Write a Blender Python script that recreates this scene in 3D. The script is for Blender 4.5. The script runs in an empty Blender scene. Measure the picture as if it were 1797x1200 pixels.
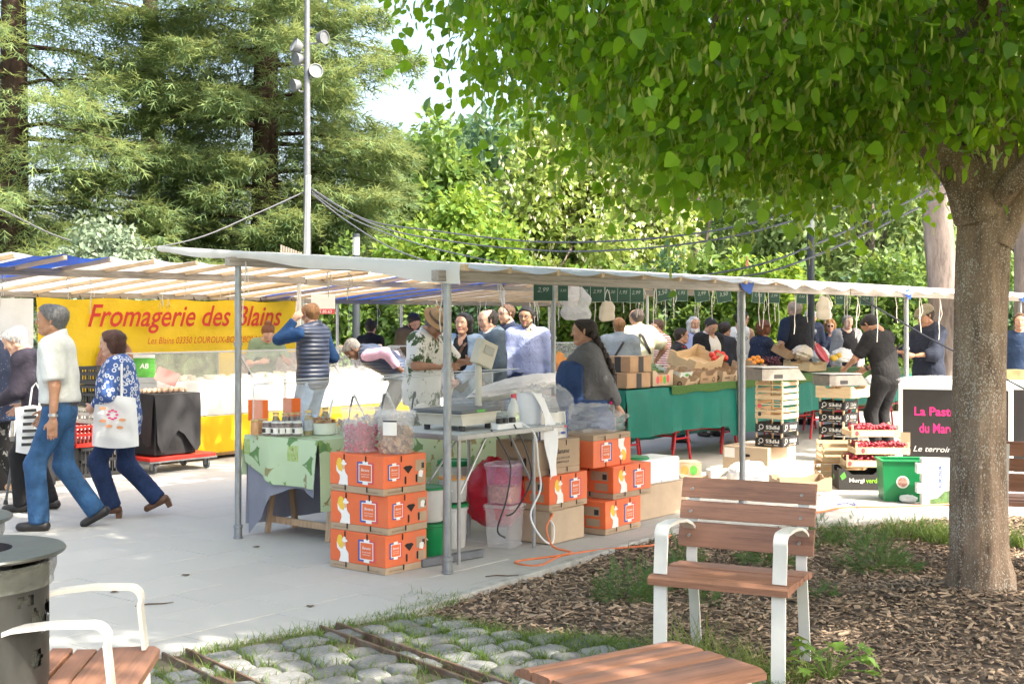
import bpy, math, random
import numpy as np
from mathutils import Matrix, Vector
random.seed(7); rng = np.random.default_rng(7)
scn = bpy.context.scene; COL = scn.collection
R = math.radians; PI = math.pi
# ------------------------------------------------------------------ camera
FPX = 2250.0                                   # focal length in pixels of the 1797 px wide photograph
cd = bpy.data.cameras.new('camera'); cam = bpy.data.objects.new('camera', cd); COL.objects.link(cam)
cd.sensor_width = 36; cd.lens = 36*FPX/1797; cd.shift_y = -40/1797; cd.clip_start = .05; cd.clip_end = 2000
cam.location = (0, 0, 1.6); cam.rotation_euler = (PI/2, 0, 0); scn.camera = cam
# ------------------------------------------------------------------ sky, sun, exposure
SUN_EL, SUN_AZ = 47.0, 122.0                    # elevation; azimuth from +Y towards +X
w = bpy.data.worlds.new('World'); scn.world = w; w.use_nodes = True
nt = w.node_tree; nt.nodes.clear()
sky = nt.nodes.new('ShaderNodeTexSky'); sky.sky_type = 'NISHITA'; sky.sun_disc = False
sky.sun_elevation = R(SUN_EL); sky.sun_rotation = R(SUN_AZ); sky.air_density = 1.0; sky.dust_density = 6.0; sky.ozone_density = 1.0
bg = nt.nodes.new('ShaderNodeBackground'); bg.inputs[1].default_value = 0.15
wo = nt.nodes.new('ShaderNodeOutputWorld'); nt.links.new(sky.outputs[0], bg.inputs[0]); nt.links.new(bg.outputs[0], wo.inputs[0])
sd = bpy.data.lights.new('sun', 'SUN'); sun = bpy.data.objects.new('sun', sd); COL.objects.link(sun)
sd.energy = 2.6; sd.angle = R(.55); sd.color = (1, .93, .82)
sv = Vector((math.sin(R(SUN_AZ))*math.cos(R(SUN_EL)), math.cos(R(SUN_AZ))*math.cos(R(SUN_EL)), math.sin(R(SUN_EL))))
sun.rotation_euler = sv.to_track_quat('Z', 'Y').to_euler(); sun.location = (20, 0, 30)
vs = scn.view_settings; vs.view_transform = 'Standard'; vs.look = 'None'; vs.exposure = 2.15; vs.gamma = 1; vs.use_curve_mapping = False
if hasattr(vs,'use_white_balance'): vs.use_white_balance = True; vs.white_balance_temperature = 6720     # the photograph is balanced for open shade
# ------------------------------------------------------------------ measures of the place
P2 = Vector((-.408, 8.09, 0)); U = Vector((.625, .7806, 0)); V = Vector((-.7806, .625, 0)); AU = math.atan2(.7806, .625)
def S(a, b, z=0): return P2 + U*a + V*b + Vector((0, 0, z))          # market frame: along / across the stall row
def G(px, py, z=0):                                                  # ground (or height z) point seen at a photo pixel
    y = (1.6-z)*FPX/(py-560); return Vector(((px-898.5)/FPX*y, y, z))
def PY(px, py, y): return Vector(((px-898.5)/FPX*y, y, 1.6-(py-560)/FPX*y))
def onb(px, b):
    k = (px-898.5)/FPX; t = (k*(8.09+.625*b)+.408+.7806*b)/(.625-.7806*k); return S(t, b)
# ------------------------------------------------------------------ tags and objects
def tag(o, label=None, cat=None, group=None, kind=None):
    if label: o['label'] = label
    if cat: o['category'] = cat
    if group: o['group'] = group
    if kind: o['kind'] = kind
    return o
def empty(name, loc=(0, 0, 0), rz=0, label=None, cat=None, group=None, s=1):
    o = bpy.data.objects.new(name, None); COL.objects.link(o); o.location = loc; o.rotation_euler = (0, 0, rz); o.scale = (s, s, s)
    o.empty_display_size = .1
    return tag(o, label, cat, group)
def kids(o): return [c for c in bpy.data.objects if c.parent == o]
def tree_of(o, idx=None): return (o, [tree_of(c) for c in o.children])
def copy_tree(o, parent=None):
    c = o.copy(); COL.objects.link(c); c.parent = parent
    for ch in list(o.children): copy_tree(ch, c)
    return c
def npmesh(name, V_, F_, mats=(), smooth=False, mi=None, sharp=None):
    V_ = np.asarray(V_, np.float32).reshape(-1, 3); F_ = np.asarray(F_, np.int32)
    me = bpy.data.meshes.new(name); n, k = F_.shape
    me.vertices.add(len(V_)); me.vertices.foreach_set('co', V_.ravel())
    me.loops.add(n*k); me.loops.foreach_set('vertex_index', F_.ravel())
    me.polygons.add(n); me.polygons.foreach_set('loop_start', np.arange(0, n*k, k, dtype=np.int32))
    for m in mats: me.materials.append(m)
    if mi is not None: me.polygons.foreach_set('material_index', np.asarray(mi, np.int32))
    me.polygons.foreach_set('use_smooth', np.full(n, bool(smooth)))
    me.update(calc_edges=True)
    if sharp: me.set_sharp_from_angle(angle=R(sharp))
    return me
def place(name, me, parent=None, loc=None, rot=None, label=None, cat=None, group=None, kind=None, sc_=None):
    o = bpy.data.objects.new(name, me); COL.objects.link(o)
    if parent: o.parent = parent
    if loc is not None: o.location = loc
    if rot is not None: o.rotation_euler = rot
    if sc_ is not None: o.scale = sc_ if hasattr(sc_, '__len__') else (sc_,)*3
    return tag(o, label, cat, group, kind)
class MB:
    def __init__(s): s.v = []; s.f = []; s.m = []; s.T = None; s.mi = 0
    def add(s, vs_, fs):
        b = len(s.v)
        s.v += [tuple(s.T @ Vector(p)) for p in vs_] if s.T is not None else [tuple(p) for p in vs_]
        s.f += [tuple(i+b for i in f) for f in fs]; s.m += [s.mi]*len(fs); return s
    def box(s, x0, x1, y0, y1, z0, z1, bev=0.0):
        if bev <= 0:
            v = [(x0,y0,z0),(x1,y0,z0),(x1,y1,z0),(x0,y1,z0),(x0,y0,z1),(x1,y0,z1),(x1,y1,z1),(x0,y1,z1)]
            return s.add(v, [(0,3,2,1),(4,5,6,7),(0,1,5,4),(1,2,6,5),(2,3,7,6),(3,0,4,7)])
        v = []; ids = {}; c = ((x0,x1),(y0,y1),(z0,z1)); bev = min(bev, *(abs(a[1]-a[0])*.45 for a in c))
        for i in (0,1):
            for j in (0,1):
                for k in (0,1):
                    for ax in range(3):
                        p = [c[0][i],c[1][j],c[2][k]]
                        for q in range(3):
                            if q != ax: p[q] += bev*(1 if (i,j,k)[q]==0 else -1)
                        ids[i,j,k,ax] = len(v); v.append(tuple(p))
        f = []
        for ax in range(3):
            o1, o2 = [q for q in range(3) if q != ax]
            for e in (0,1):
                lo = []
                for (a,b) in ((0,0),(1,0),(1,1),(0,1)):
                    t = [0,0,0]; t[ax]=e; t[o1]=a; t[o2]=b; lo.append(ids[t[0],t[1],t[2],ax])
                if (e==1) == (ax!=1): f.append(tuple(lo))
                else: f.append(tuple(lo[::-1]))
            for a in (0,1):
                for b in (0,1):
                    t0=[0,0,0]; t0[o1]=a; t0[o2]=b; t1=list(t0); t0[ax]=0; t1[ax]=1
                    q=[ids[(*t0,o1)],ids[(*t1,o1)],ids[(*t1,o2)],ids[(*t0,o2)]]
                    if ((a==b) == (ax!=1)): q=q[::-1]
                    f.append(tuple(q[::-1]))
        for i in (0,1):
            for j in (0,1):
                for k in (0,1):
                    t=(ids[i,j,k,0],ids[i,j,k,1],ids[i,j,k,2]); f.append(t if (i+j+k)%2 else t[::-1])
        return s.add(v, f)
    def bar(s, p0, p1, wx, wz, bev=0.0, up=(0,0,1)):                   # rectangular bar between two points
        p0=Vector(p0); p1=Vector(p1); d=p1-p0; L=d.length; x=d.normalized(); u_=Vector(up); y=u_.cross(x)
        if y.length<1e-4: y=Vector((0,1,0)).cross(x)
        y.normalize(); z=x.cross(y); T0=s.T
        M_=Matrix(((x.x,y.x,z.x,p0.x),(x.y,y.y,z.y,p0.y),(x.z,y.z,z.z,p0.z),(0,0,0,1)))
        s.T=(T0 @ M_) if T0 is not None else M_
        s.box(0,L,-wx/2,wx/2,-wz/2,wz/2,bev); s.T=T0; return s
    def tube(s, pts, r, n=8, cap=True):
        pts=[Vector(p) for p in pts]; m=len(pts); rs=r if hasattr(r,'__len__') else [r]*m
        v=[]; d0=(pts[1]-pts[0]).normalized(); a=Vector((0,0,1)) if abs(d0.z)<.9 else Vector((1,0,0)); nx=d0.cross(a).normalized()
        for i,p in enumerate(pts):
            d=((pts[min(i+1,m-1)]-pts[max(i-1,0)])).normalized(); nx=(nx-d*nx.dot(d)).normalized(); ny=d.cross(nx)
            for k in range(n):
                t=2*PI*k/n; v.append(p+nx*(rs[i]*math.cos(t))+ny*(rs[i]*math.sin(t)))
        f=[(i*n+k,i*n+(k+1)%n,(i+1)*n+(k+1)%n,(i+1)*n+k) for i in range(m-1) for k in range(n)]
        if cap: f+=[tuple(range(n))[::-1],tuple((m-1)*n+k for k in range(n))]
        return s.add(v,f)
    def lathe(s, prof, n=20, c=(0,0,0), cap=(True,True)):
        v=[(c[0]+r*math.cos(2*PI*k/n),c[1]+r*math.sin(2*PI*k/n),c[2]+z) for r,z in prof for k in range(n)]; m=len(prof)
        f=[(i*n+k,i*n+(k+1)%n,(i+1)*n+(k+1)%n,(i+1)*n+k) for i in range(m-1) for k in range(n)]
        if cap[0]: f.append(tuple(range(n))[::-1])
        if cap[1]: f.append(tuple((m-1)*n+k for k in range(n)))
        return s.add(v,f)
    def prism(s, poly, h0, h1, fn=None):                                # poly in 2-D; fn maps (x,y,h) to 3-D
        fn=fn or (lambda x,y,h:(x,y,h)); n=len(poly)
        v=[fn(x,y,h0) for x,y in poly]+[fn(x,y,h1) for x,y in poly]
        return s.add(v,[tuple(range(n))[::-1],tuple(range(n,2*n))]+[(i,(i+1)%n,n+(i+1)%n,n+i) for i in range(n)])
    def flat(s, poly, fn): return s.add([fn(x,y) for x,y in poly],[tuple(range(len(poly)))])
    def sheet(s, nu, nv, fn):
        v=[fn(i/nu,j/nv) for i in range(nu+1) for j in range(nv+1)]
        return s.add(v,[(i*(nv+1)+j,(i+1)*(nv+1)+j,(i+1)*(nv+1)+j+1,i*(nv+1)+j+1) for i in range(nu) for j in range(nv)])
    def ball(s, c, r, n=10, m=7, sq=(1,1,1)):
        v=[(c[0],c[1],c[2]-r*sq[2])]
        for i in range(1,m):
            a=-PI/2+PI*i/m
            v+=[(c[0]+r*sq[0]*math.cos(a)*math.cos(2*PI*k/n),c[1]+r*sq[1]*math.cos(a)*math.sin(2*PI*k/n),c[2]+r*sq[2]*math.sin(a)) for k in range(n)]
        v.append((c[0],c[1],c[2]+r*sq[2])); t=len(v)-1
        f=[(0,1+(k+1)%n,1+k) for k in range(n)]
        f+=[(1+i*n+k,1+i*n+(k+1)%n,1+(i+1)*n+(k+1)%n,1+(i+1)*n+k) for i in range(m-2) for k in range(n)]
        f+=[(t,1+(m-2)*n+k,1+(m-2)*n+(k+1)%n) for k in range(n)]
        return s.add(v,f)
    def mesh(s, name, mats, smooth=False, sharp=35):
        me=bpy.data.meshes.new(name); me.from_pydata(s.v,[],s.f)
        for m in (mats if isinstance(mats,(list,tuple)) else [mats]): me.materials.append(m)
        if any(s.m): me.polygons.foreach_set('material_index',s.m)
        if smooth:
            me.polygons.foreach_set('use_smooth',[True]*len(s.f)); me.update(); me.set_sharp_from_angle(angle=R(sharp))
        me.update(); return me
    def build(s, name, mats, parent=None, loc=None, rot=None, smooth=False, sharp=35, **k):
        return place(name, s.mesh(name,mats,smooth,sharp), parent, loc, rot, **k)
# ------------------------------------------------------------------ materials
MATS = {}
def nodes(name):
    m=bpy.data.materials.new(name); m.use_nodes=True; t=m.node_tree; t.nodes.clear()
    out=t.nodes.new('ShaderNodeOutputMaterial'); MATS[name]=m; return m,t,out
def N(t, typ, **k):
    n=t.nodes.new(typ)
    for a,b in k.items():
        if a[0]=='i' and a[1:].isdigit(): n.inputs[int(a[1:])].default_value=b
        else: setattr(n,a,b)
    return n
def c4(c): return (*c,1) if len(c)==3 else c
def mix(t, fac, a, b, typ='MIX'):
    n=N(t,'ShaderNodeMix',data_type='RGBA',blend_type=typ)
    for s_,x in ((0,fac),(6,a),(7,b)):
        if isinstance(x,bpy.types.NodeSocket): t.links.new(x,n.inputs[s_])
        elif s_==0: n.inputs[0].default_value=x
        else: n.inputs[s_].default_value=c4(x)
    return n.outputs[2]
def ramp(t, src, pts):
    r=N(t,'ShaderNodeValToRGB'); e=r.color_ramp.elements
    while len(e)<len(pts): e.new(.5)
    for q,(p,c) in zip(e,pts): q.position=p; q.color=c4(c) if hasattr(c,'__len__') else (c,c,c,1)
    t.links.new(src,r.inputs[0]); return r.outputs[0]
def noise(t, sc_, det=5, rough=.6, coord='Object', stretch=None):
    tc=N(t,'ShaderNodeTexCoord'); src=tc.outputs[coord]
    if stretch:
        mp=N(t,'ShaderNodeMapping'); mp.inputs['Scale'].default_value=stretch; t.links.new(src,mp.inputs[0]); src=mp.outputs[0]
    n=N(t,'ShaderNodeTexNoise'); n.inputs['Scale'].default_value=sc_; n.inputs['Detail'].default_value=det; n.inputs['Roughness'].default_value=rough
    t.links.new(src,n.inputs['Vector']); return n.outputs[0]
def mul(c,k): return tuple(min(1,x*k) for x in c[:3])
def finish(t, out, col, rough=.6, metal=0, bump=None, bstr=.2, bdist=.01, spec=.5, transl=0, tcol=None, alpha=None, coat=0, rsock=None):
    p=N(t,'ShaderNodeBsdfPrincipled'); p.inputs['Roughness'].default_value=rough; p.inputs['Metallic'].default_value=metal
    p.inputs['Specular IOR Level'].default_value=spec; p.inputs['Coat Weight'].default_value=coat
    if isinstance(col,bpy.types.NodeSocket): t.links.new(col,p.inputs[0])
    else: p.inputs[0].default_value=c4(col)
    if rsock is not None: t.links.new(rsock,p.inputs['Roughness'])
    if bump is not None:
        b=N(t,'ShaderNodeBump'); b.inputs['Strength'].default_value=bstr; b.inputs['Distance'].default_value=bdist
        t.links.new(bump,b.inputs['Height']); t.links.new(b.outputs[0],p.inputs['Normal'])
    sh=p.outputs[0]
    if transl:
        tr=N(t,'ShaderNodeBsdfTranslucent'); q=tcol if tcol is not None else col
        if isinstance(q,bpy.types.NodeSocket): t.links.new(q,tr.inputs[0])
        else: tr.inputs[0].default_value=c4(q)
        ms=N(t,'ShaderNodeMixShader'); ms.inputs[0].default_value=transl; t.links.new(sh,ms.inputs[1]); t.links.new(tr.outputs[0],ms.inputs[2]); sh=ms.outputs[0]
    if alpha is not None:
        tr=N(t,'ShaderNodeBsdfTransparent'); ms=N(t,'ShaderNodeMixShader')
        if isinstance(alpha,bpy.types.NodeSocket): t.links.new(alpha,ms.inputs[0])
        else: ms.inputs[0].default_value=alpha
        t.links.new(tr.outputs[0],ms.inputs[1]); t.links.new(sh,ms.inputs[2]); sh=ms.outputs[0]
    t.links.new(sh,out.inputs[0])
def pm(name, col, rough=.6, var=.12, sc_=9, bump=.15, bsc=70, metal=0, transl=0, alpha=None, stretch=None, rnd=0, dirt=None, spec=.5, coat=0, bdist=.004):
    if name in MATS: return MATS[name]
    m,t,out=nodes(name); f=noise(t,sc_,stretch=stretch)
    f=ramp(t,f,[(.3,0),(.7,1)]); c=mix(t,f,mul(col,1-var),mul(col,1+var))
    if dirt:
        g=ramp(t,noise(t,sc_*.37,7,.7),[(.48,0),(.72,1)]); c=mix(t,g,c,dirt)
    if rnd:
        oi=N(t,'ShaderNodeObjectInfo'); mr=N(t,'ShaderNodeMapRange'); t.links.new(oi.outputs['Random'],mr.inputs[0]); mr.inputs[3].default_value=1-rnd; mr.inputs[4].default_value=1+rnd
        hs=N(t,'ShaderNodeHueSaturation'); t.links.new(mr.outputs[0],hs.inputs['Value']); t.links.new(c,hs.inputs['Color']); c=hs.outputs[0]
    b=noise(t,bsc,3,stretch=stretch) if bump else None
    finish(t,out,c,rough,metal,b,bump,bdist,spec,transl,None,alpha,coat); return m
def wood(name, col, dark, ax=(1,14,14), sc_=3.0, rough=.55, bump=.25, rnd=.1):
    if name in MATS: return MATS[name]
    m,t,out=nodes(name); a=noise(t,sc_,6,.65,stretch=ax); b=noise(t,sc_*6,4,.7,stretch=ax)
    f=N(t,'ShaderNodeMath',operation='MULTIPLY_ADD'); t.links.new(a,f.inputs[0]); f.inputs[1].default_value=.65; 
    g=N(t,'ShaderNodeMath',operation='MULTIPLY'); t.links.new(b,g.inputs[0]); g.inputs[1].default_value=.35; t.links.new(g.outputs[0],f.inputs[2])
    c=ramp(t,f.outputs[0],[(.36,dark),(.52,col),(.68,mul(col,1.18))])
    oi=N(t,'ShaderNodeObjectInfo'); mr=N(t,'ShaderNodeMapRange'); t.links.new(oi.outputs['Random'],mr.inputs[0]); mr.inputs[3].default_value=1-rnd; mr.inputs[4].default_value=1+rnd
    hs=N(t,'ShaderNodeHueSaturation'); t.links.new(mr.outputs[0],hs.inputs['Value']); t.links.new(c,hs.inputs['Color'])
    finish(t,out,hs.outputs[0],rough,0,f.outputs[0],bump,.004); return m
def leafmat(name, c1, c2, transl=.4, tc=None, rough=.45, spec=.4):
    if name in MATS: return MATS[name]
    m,t,out=nodes(name); g=N(t,'ShaderNodeNewGeometry'); c=ramp(t,g.outputs['Random Per Island'],[(0,c1),(.6,tuple((a+b)/2 for a,b in zip(c1,c2))),(1,c2)])
    tcol=mix(t,1.0,c,tc or (1.6,1.5,.5),'MULTIPLY') if tc is None else mix(t,.5,c,tc)
    if tc is None:
        pass
    finish(t,out,c,rough,0,None,spec=spec,transl=transl,tcol=tcol); return m
# ------------------------------------------------------------------ text meshes, made while the scene is still empty
TXT = {}
def prep_text(items):
    for key,body,shear,off in items:
        cu=bpy.data.curves.new('lettering','FONT'); cu.body=body; cu.size=1; cu.shear=shear; cu.offset=off; cu.align_x='CENTER'; cu.align_y='CENTER'; cu.resolution_u=3
        cu.extrude=0
        o=bpy.data.objects.new('lettering',cu); COL.objects.link(o); dg=bpy.context.evaluated_depsgraph_get()
        me=bpy.data.meshes.new_from_object(o.evaluated_get(dg)); me.name='lettering'; me.materials.clear()
        n=len(me.vertices); a=np.empty(n*3,np.float32); me.vertices.foreach_get('co',a); a=a.reshape(-1,3)
        c=(a.max(0)+a.min(0))/2; a-=c; a[:,2]=0; TXT[key]=(me,a.max(0)-a.min(0)); me.vertices.foreach_set('co',a.ravel())
        bpy.data.objects.remove(o); bpy.data.curves.remove(cu)
def text(key, m, parent, loc, rot, width=None, height=None, name='lettering'):
    me0,sz=TXT[key]; k=(key,m.name)
    if k not in TXT:
        me=me0.copy(); me.materials.append(m); TXT[k]=me
    s_=width/sz[0] if width else height/sz[1]; sy=height/sz[1] if height else s_
    return place(name,TXT[k],parent,loc,rot,sc_=(s_,sy,1))
prep_text([('from','Fromagerie des Blains',.35,.012),('blains','Les Blains 03350 LOUROUX-BOURBONNAIS',.25,.0),('banane','Banane',.3,.004),('guad','DE GUADELOUPE',0,.004),('mart','& MARTINIQUE',0,.004),
 ('pipes','PIPES',0,.012),('past','La Pastèque',0,.02),('maroc','du Maroc...',0,.015),('terroir','Le terroir en plus',.3,.0),('euro','EUROSUR',0,.02),('murgi','Murgi',0,.008),('verde','verde',0,.02),
 ('choc','Chouchou',.3,.01),('porto','a Porta do Portugal',.2,.0),('ab','AB',.15,.02),('world','WORLD',0,.01),('less','LESS',0,.01),('price','2,99',.3,.0),('price2','3,50',.3,.0),('price3','1,95',.3,.0),
 ('selection','SÉLECTION PLANTEUR',0,.0),('phone','01.85.63',0,.01),('petite','la Sott',.4,.01)])
# ================================================================== SETTING
def inpoly(p, poly):
    c=False; j=len(poly)-1
    for i in range(len(poly)):
        a,b=poly[i],poly[j]
        if (a[1]>p[1])!=(b[1]>p[1]) and p[0]<(b[0]-a[0])*(p[1]-a[1])/(b[1]-a[1])+a[0]: c=not c
        j=i
    return c
def px_of(p): return 898.5+p[0]/p[1]*FPX, 560+(1.6-p[2])/p[1]*FPX
A_=(-.617,6.99); B_=(1.277,9.86); C_=(2.38,10.06); D_=(3.5,10.4)
BED=[A_,B_,C_,D_,(9,12),(9,1.5),(1.9,1.5),(1.5,4.5),(1.3,5.5),(1.12,5.85),(.566,6.316),(.149,6.49)]
PAVE=[(-5.56,3.0),(-1.66,6.15),A_,B_,C_,D_,(9,12),(14,13),(22,22.3),(-22,22.3),(-22,3)]
def subdiv(poly, n):
    o=[]
    for i in range(len(poly)):
        a,b=poly[i],poly[(i+1)%len(poly)]
        o+=[(a[0]+(b[0]-a[0])*k/n,a[1]+(b[1]-a[1])*k/n) for k in range(n)]
    return o
m_soil=pm('soil',(.12,.085,.055),.95,.3,4,.6,30)
m_far=pm('park_ground',(.13,.15,.06),.95,.3,.6,.4,20)
g=MB(); g.sheet(1,1,lambda u,v:(-400+800*u,-60+860*v,-.09)); g.build('ground',m_far,kind='structure')
# pavement sheet: pale granite with faint courses beyond the slabs that are built one by one
def pave_mat(name, brick):
    m,t,out=nodes(name); tc=N(t,'ShaderNodeTexCoord')
    n1=noise(t,420,3,.8); n2=noise(t,1.3,6,.65); n3=noise(t,7,5,.7)
    c=ramp(t,n1,[(.30,(.30,.295,.28)),(.5,(.435,.428,.405)),(.72,(.55,.54,.51))])
    c=mix(t,ramp(t,n2,[(.42,0),(.7,.5)]),c,(.42,.40,.37)); c=mix(t,ramp(t,n3,[(.62,0),(.76,.30)]),c,(.30,.28,.25)); c=mix(t,ramp(t,noise(t,26,2,.5),[(.755,0),(.775,.6)]),c,(.12,.11,.10))
    if brick:
        mp=N(t,'ShaderNodeMapping'); mp.inputs['Rotation'].default_value=(0,0,-AU); t.links.new(tc.outputs['Object'],mp.inputs[0])
        br=N(t,'ShaderNodeTexBrick'); t.links.new(mp.outputs[0],br.inputs[0]); br.inputs['Scale'].default_value=1; br.inputs['Brick Width'].default_value=.62; br.inputs['Row Height'].default_value=.42
        br.inputs['Mortar Size'].default_value=.005; br.inputs['Color1'].default_value=(.95,.95,.95,1); br.inputs['Color2'].default_value=(1,1,1,1); br.inputs['Mortar'].default_value=(.78,.76,.73,1)
        c=mix(t,1.0,c,br.outputs[0],'MULTIPLY')
    else:
        oi=N(t,'ShaderNodeObjectInfo'); mr=N(t,'ShaderNodeMapRange'); t.links.new(oi.outputs['Random'],mr.inputs[0]); mr.inputs[3].default_value=.965; mr.inputs[4].default_value=1.025
        hs=N(t,'ShaderNodeHueSaturation'); t.links.new(mr.outputs[0],hs.inputs['Value']); t.links.new(c,hs.inputs['Color']); c=hs.outputs[0]
    finish(t,out,c,.85,0,n1,.12,.003); return m
m_pave=pave_mat('granite_paving',True); m_slab=pave_mat('granite_slab',False)
g=MB(); g.prism(PAVE,-.085,-.0035); pave=g.build('pavement',m_pave,kind='structure')
k=0; bm_=MB(); bm_.box(0,.6175,0,.4175,-.025,0,.0015); slab_me=bm_.mesh('slab',m_slab)
for ib in range(-6,16):
    for ia in range(-10,6):
        a=ia*.62+(.31 if ib%2 else 0)+.07*((ib*7)%3); b=ib*.42; cs=[S(a+i*.614,b+j*.414) for i in (0,1) for j in (0,1)]; c=sum(cs,Vector())/4
        if not all(inpoly((q.x,q.y),PAVE) for q in cs) or c.y>10.4: continue
        x,y=px_of(c)
        if -80<x<900 and y<1260 and k<295:
            place('slab',slab_me,pave,S(a,b,.0012*math.sin(ia*3.1+ib*5.7)),(0,0,AU)); k+=1
# kerb strip of concrete along the planting bed
m_conc=pm('kerb_concrete',(.40,.395,.37),.9,.2,9,.4,60,dirt=(.2,.19,.16))
def kerb(pts, wdt, z):
    g=MB()
    for p,q in zip(pts[:-1],pts[1:]):
        d=(Vector(q)-Vector(p)).normalized(); n=Vector((-d.y,d.x)); L=(Vector(q)-Vector(p)).length; ns=max(1,round(L/1.0))
        for i in range(ns):
            a=Vector(p)+d*(L*i/ns+.004); b=Vector(p)+d*(L*(i+1)/ns-.004)
            g.bar((a.x,a.y,z-.07),(b.x,b.y,z-.07),wdt,.14,.006)
    return g.build('kerb',m_conc,kind='structure')
kerb([A_,B_,C_,D_,(9,12)],.07,.004)
# cobbles ------------------------------------------------------------
E1=Vector((.78,.63,0)).normalized(); E2=Vector((.63,-.78,0)).normalized()
cob_poly=[(-5.56,3.0),(-1.66,6.15),A_,(.149,6.49),(.566,6.316),(1.12,5.85),(1.3,5.5),(1.5,4.5),(1.9,1.5),(-5.56,1.5)]
g=MB(); g.prism(cob_poly,-.08,-.022); cobb=g.build('cobble_paving',pm('joint_earth',(.16,.14,.085),.95,.35,12,.7,50),kind='structure')
m_cob=pm('cobble_granite',(.225,.228,.23),.75,.25,14,.5,120,rnd=.32,dirt=(.16,.15,.12),bdist=.008); cob_mes=[]
for q in range(6):
    n=14; g=MB(); rr=random.Random(q)
    ph=[rr.uniform(-.1,.1) for _ in range(n)]
    def ring(sz,z,jz=0): return [(sz*(1+ph[i])*math.copysign(abs(math.cos(2*PI*i/n))**.55,math.cos(2*PI*i/n)),sz*(1+ph[i])*math.copysign(abs(math.sin(2*PI*i/n))**.55,math.sin(2*PI*i/n)),z+rr.uniform(-jz,jz)) for i in range(n)]
    v=ring(.5,-.5)+ring(.5,.06,.03)+ring(.465,.15,.03)+ring(.36,.185,.035)+[(0,0,.19)]
    f=[(r*n+i,r*n+(i+1)%n,(r+1)*n+(i+1)%n,(r+1)*n+i) for r in range(3) for i in range(n)]+[(3*n+i,3*n+(i+1)%n,4*n) for i in range(n)]
    g.add(v,f); cob_mes.append(g.mesh('cobble',m_cob,True,50))
cob_pos=[]; rr=random.Random(3); row=0; O0=Vector((A_[0],A_[1],0)); d2=.12
STRIPS=[((Vector(G(565,1102))-O0).dot(E1))+q for q in (0,.10)]+[((Vector(G(298,1150))-O0).dot(E1))+q for q in (-.02,.10)]
while d2<3.2:
    wd=rr.uniform(.165,.205); d1=-4.5+rr.uniform(0,.1)
    while d1<2.6:
        ln=rr.uniform(.15,.25); p=O0+E1*(d1+ln/2)+E2*(d2+wd/2); d1+=ln
        if any(s_-.02<(p-O0).dot(E1)<s_+.03 for s_ in STRIPS): continue
        if not inpoly((p.x,p.y),cob_poly): continue
        x,y=px_of(p)
        if y>1330 or x<100 or x>1500: continue
        cob_pos.append((p,wd))
        if len(cob_pos)<=298:
            place('cobble',rr.choice(cob_mes),cobb,(p.x,p.y,-.013+rr.uniform(-.005,.004)),(rr.uniform(-.05,.05),rr.uniform(-.05,.05),math.atan2(E1.y,E1.x)+rr.choice((0,PI))+rr.uniform(-.12,.12)),sc_=((ln-.020)*rr.uniform(.94,1.06),(wd-.020)*rr.uniform(.94,1.06),.075))
    d2+=wd
m_rust=pm('rusted_steel',(.17,.105,.07),.85,.4,20,.4,90,metal=.3,dirt=(.25,.2,.16))
for i in (0,2):
    g=MB()
    for s_ in STRIPS[i:i+2]:
        a=O0+E1*s_+E2*(.02); b=O0+E1*s_+E2*3.0; g.bar((a.x,a.y,-.03),(b.x,b.y,-.03),.014,.09,.002)
    a=O0+E1*(STRIPS[i]+.05)+E2*.02; b=O0+E1*(STRIPS[i]+.05)+E2*3.0; g.bar((a.x,a.y,-.035),(b.x,b.y,-.035),.075,.03)
    g.build('drain_channel',m_rust,label='rusty twin steel drain channel crossing the cobbles, '+('leading towards the orange box stack' if i==0 else 'beside the slatted chair at left'),cat='drain',group='drain channels in the cobbles')
# scatter of alike pieces ----------------------------------------------
def basis(d, n):
    d=d/np.linalg.norm(d,axis=1,keepdims=True); n=n-(n*d).sum(1,keepdims=True)*d; l=np.linalg.norm(n,axis=1,keepdims=True)
    bad=l[:,0]<1e-4
    if bad.any(): n[bad]=np.cross(d[bad],np.array([.3,.5,.8])); l=np.linalg.norm(n,axis=1,keepdims=True)
    n=n/l; return np.cross(d,n),d,n
def scatter_mesh(name, tv, tf, P, D, Nn, S_, mats, smooth=False, mi=None):
    tv=np.asarray(tv,float); tf=np.asarray(tf,int); X,Y,Z=basis(np.array(D,float),np.array(Nn,float)); S_=np.asarray(S_,float)
    if S_.ndim==1: S_=np.stack([S_,S_,S_],1)
    T=tv[None,:,:]*S_[:,None,:]
    W=P[:,None,:]+T[:,:,0:1]*X[:,None,:]+T[:,:,1:2]*Y[:,None,:]+T[:,:,2:3]*Z[:,None,:]
    F=tf[None,:,:]+(np.arange(len(P))*len(tv))[:,None,None]
    return npmesh(name,W.reshape(-1,3),F.reshape(-1,tf.shape[1]),mats,smooth,None if mi is None else np.repeat(mi,len(tf)))
def rdir(n,g_=rng): v=g_.normal(size=(n,3)); return v/np.linalg.norm(v,axis=1,keepdims=True)
LEAF=([(0,0,0),(-.36,.08,.05),(-.46,.40,.08),(-.27,.78,.04),(0,1.08,-.06),(.27,.78,.04),(.46,.40,.08),(.36,.08,.05),(0,.5,-.02)],[(8,i,i+1) for i in range(8-1)]+[(8,7,0)])
RHOMB=([(0,0,0),(-.3,.5,.06),(0,1,0),(.3,.5,.06)],[(0,1,2,3)])
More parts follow.
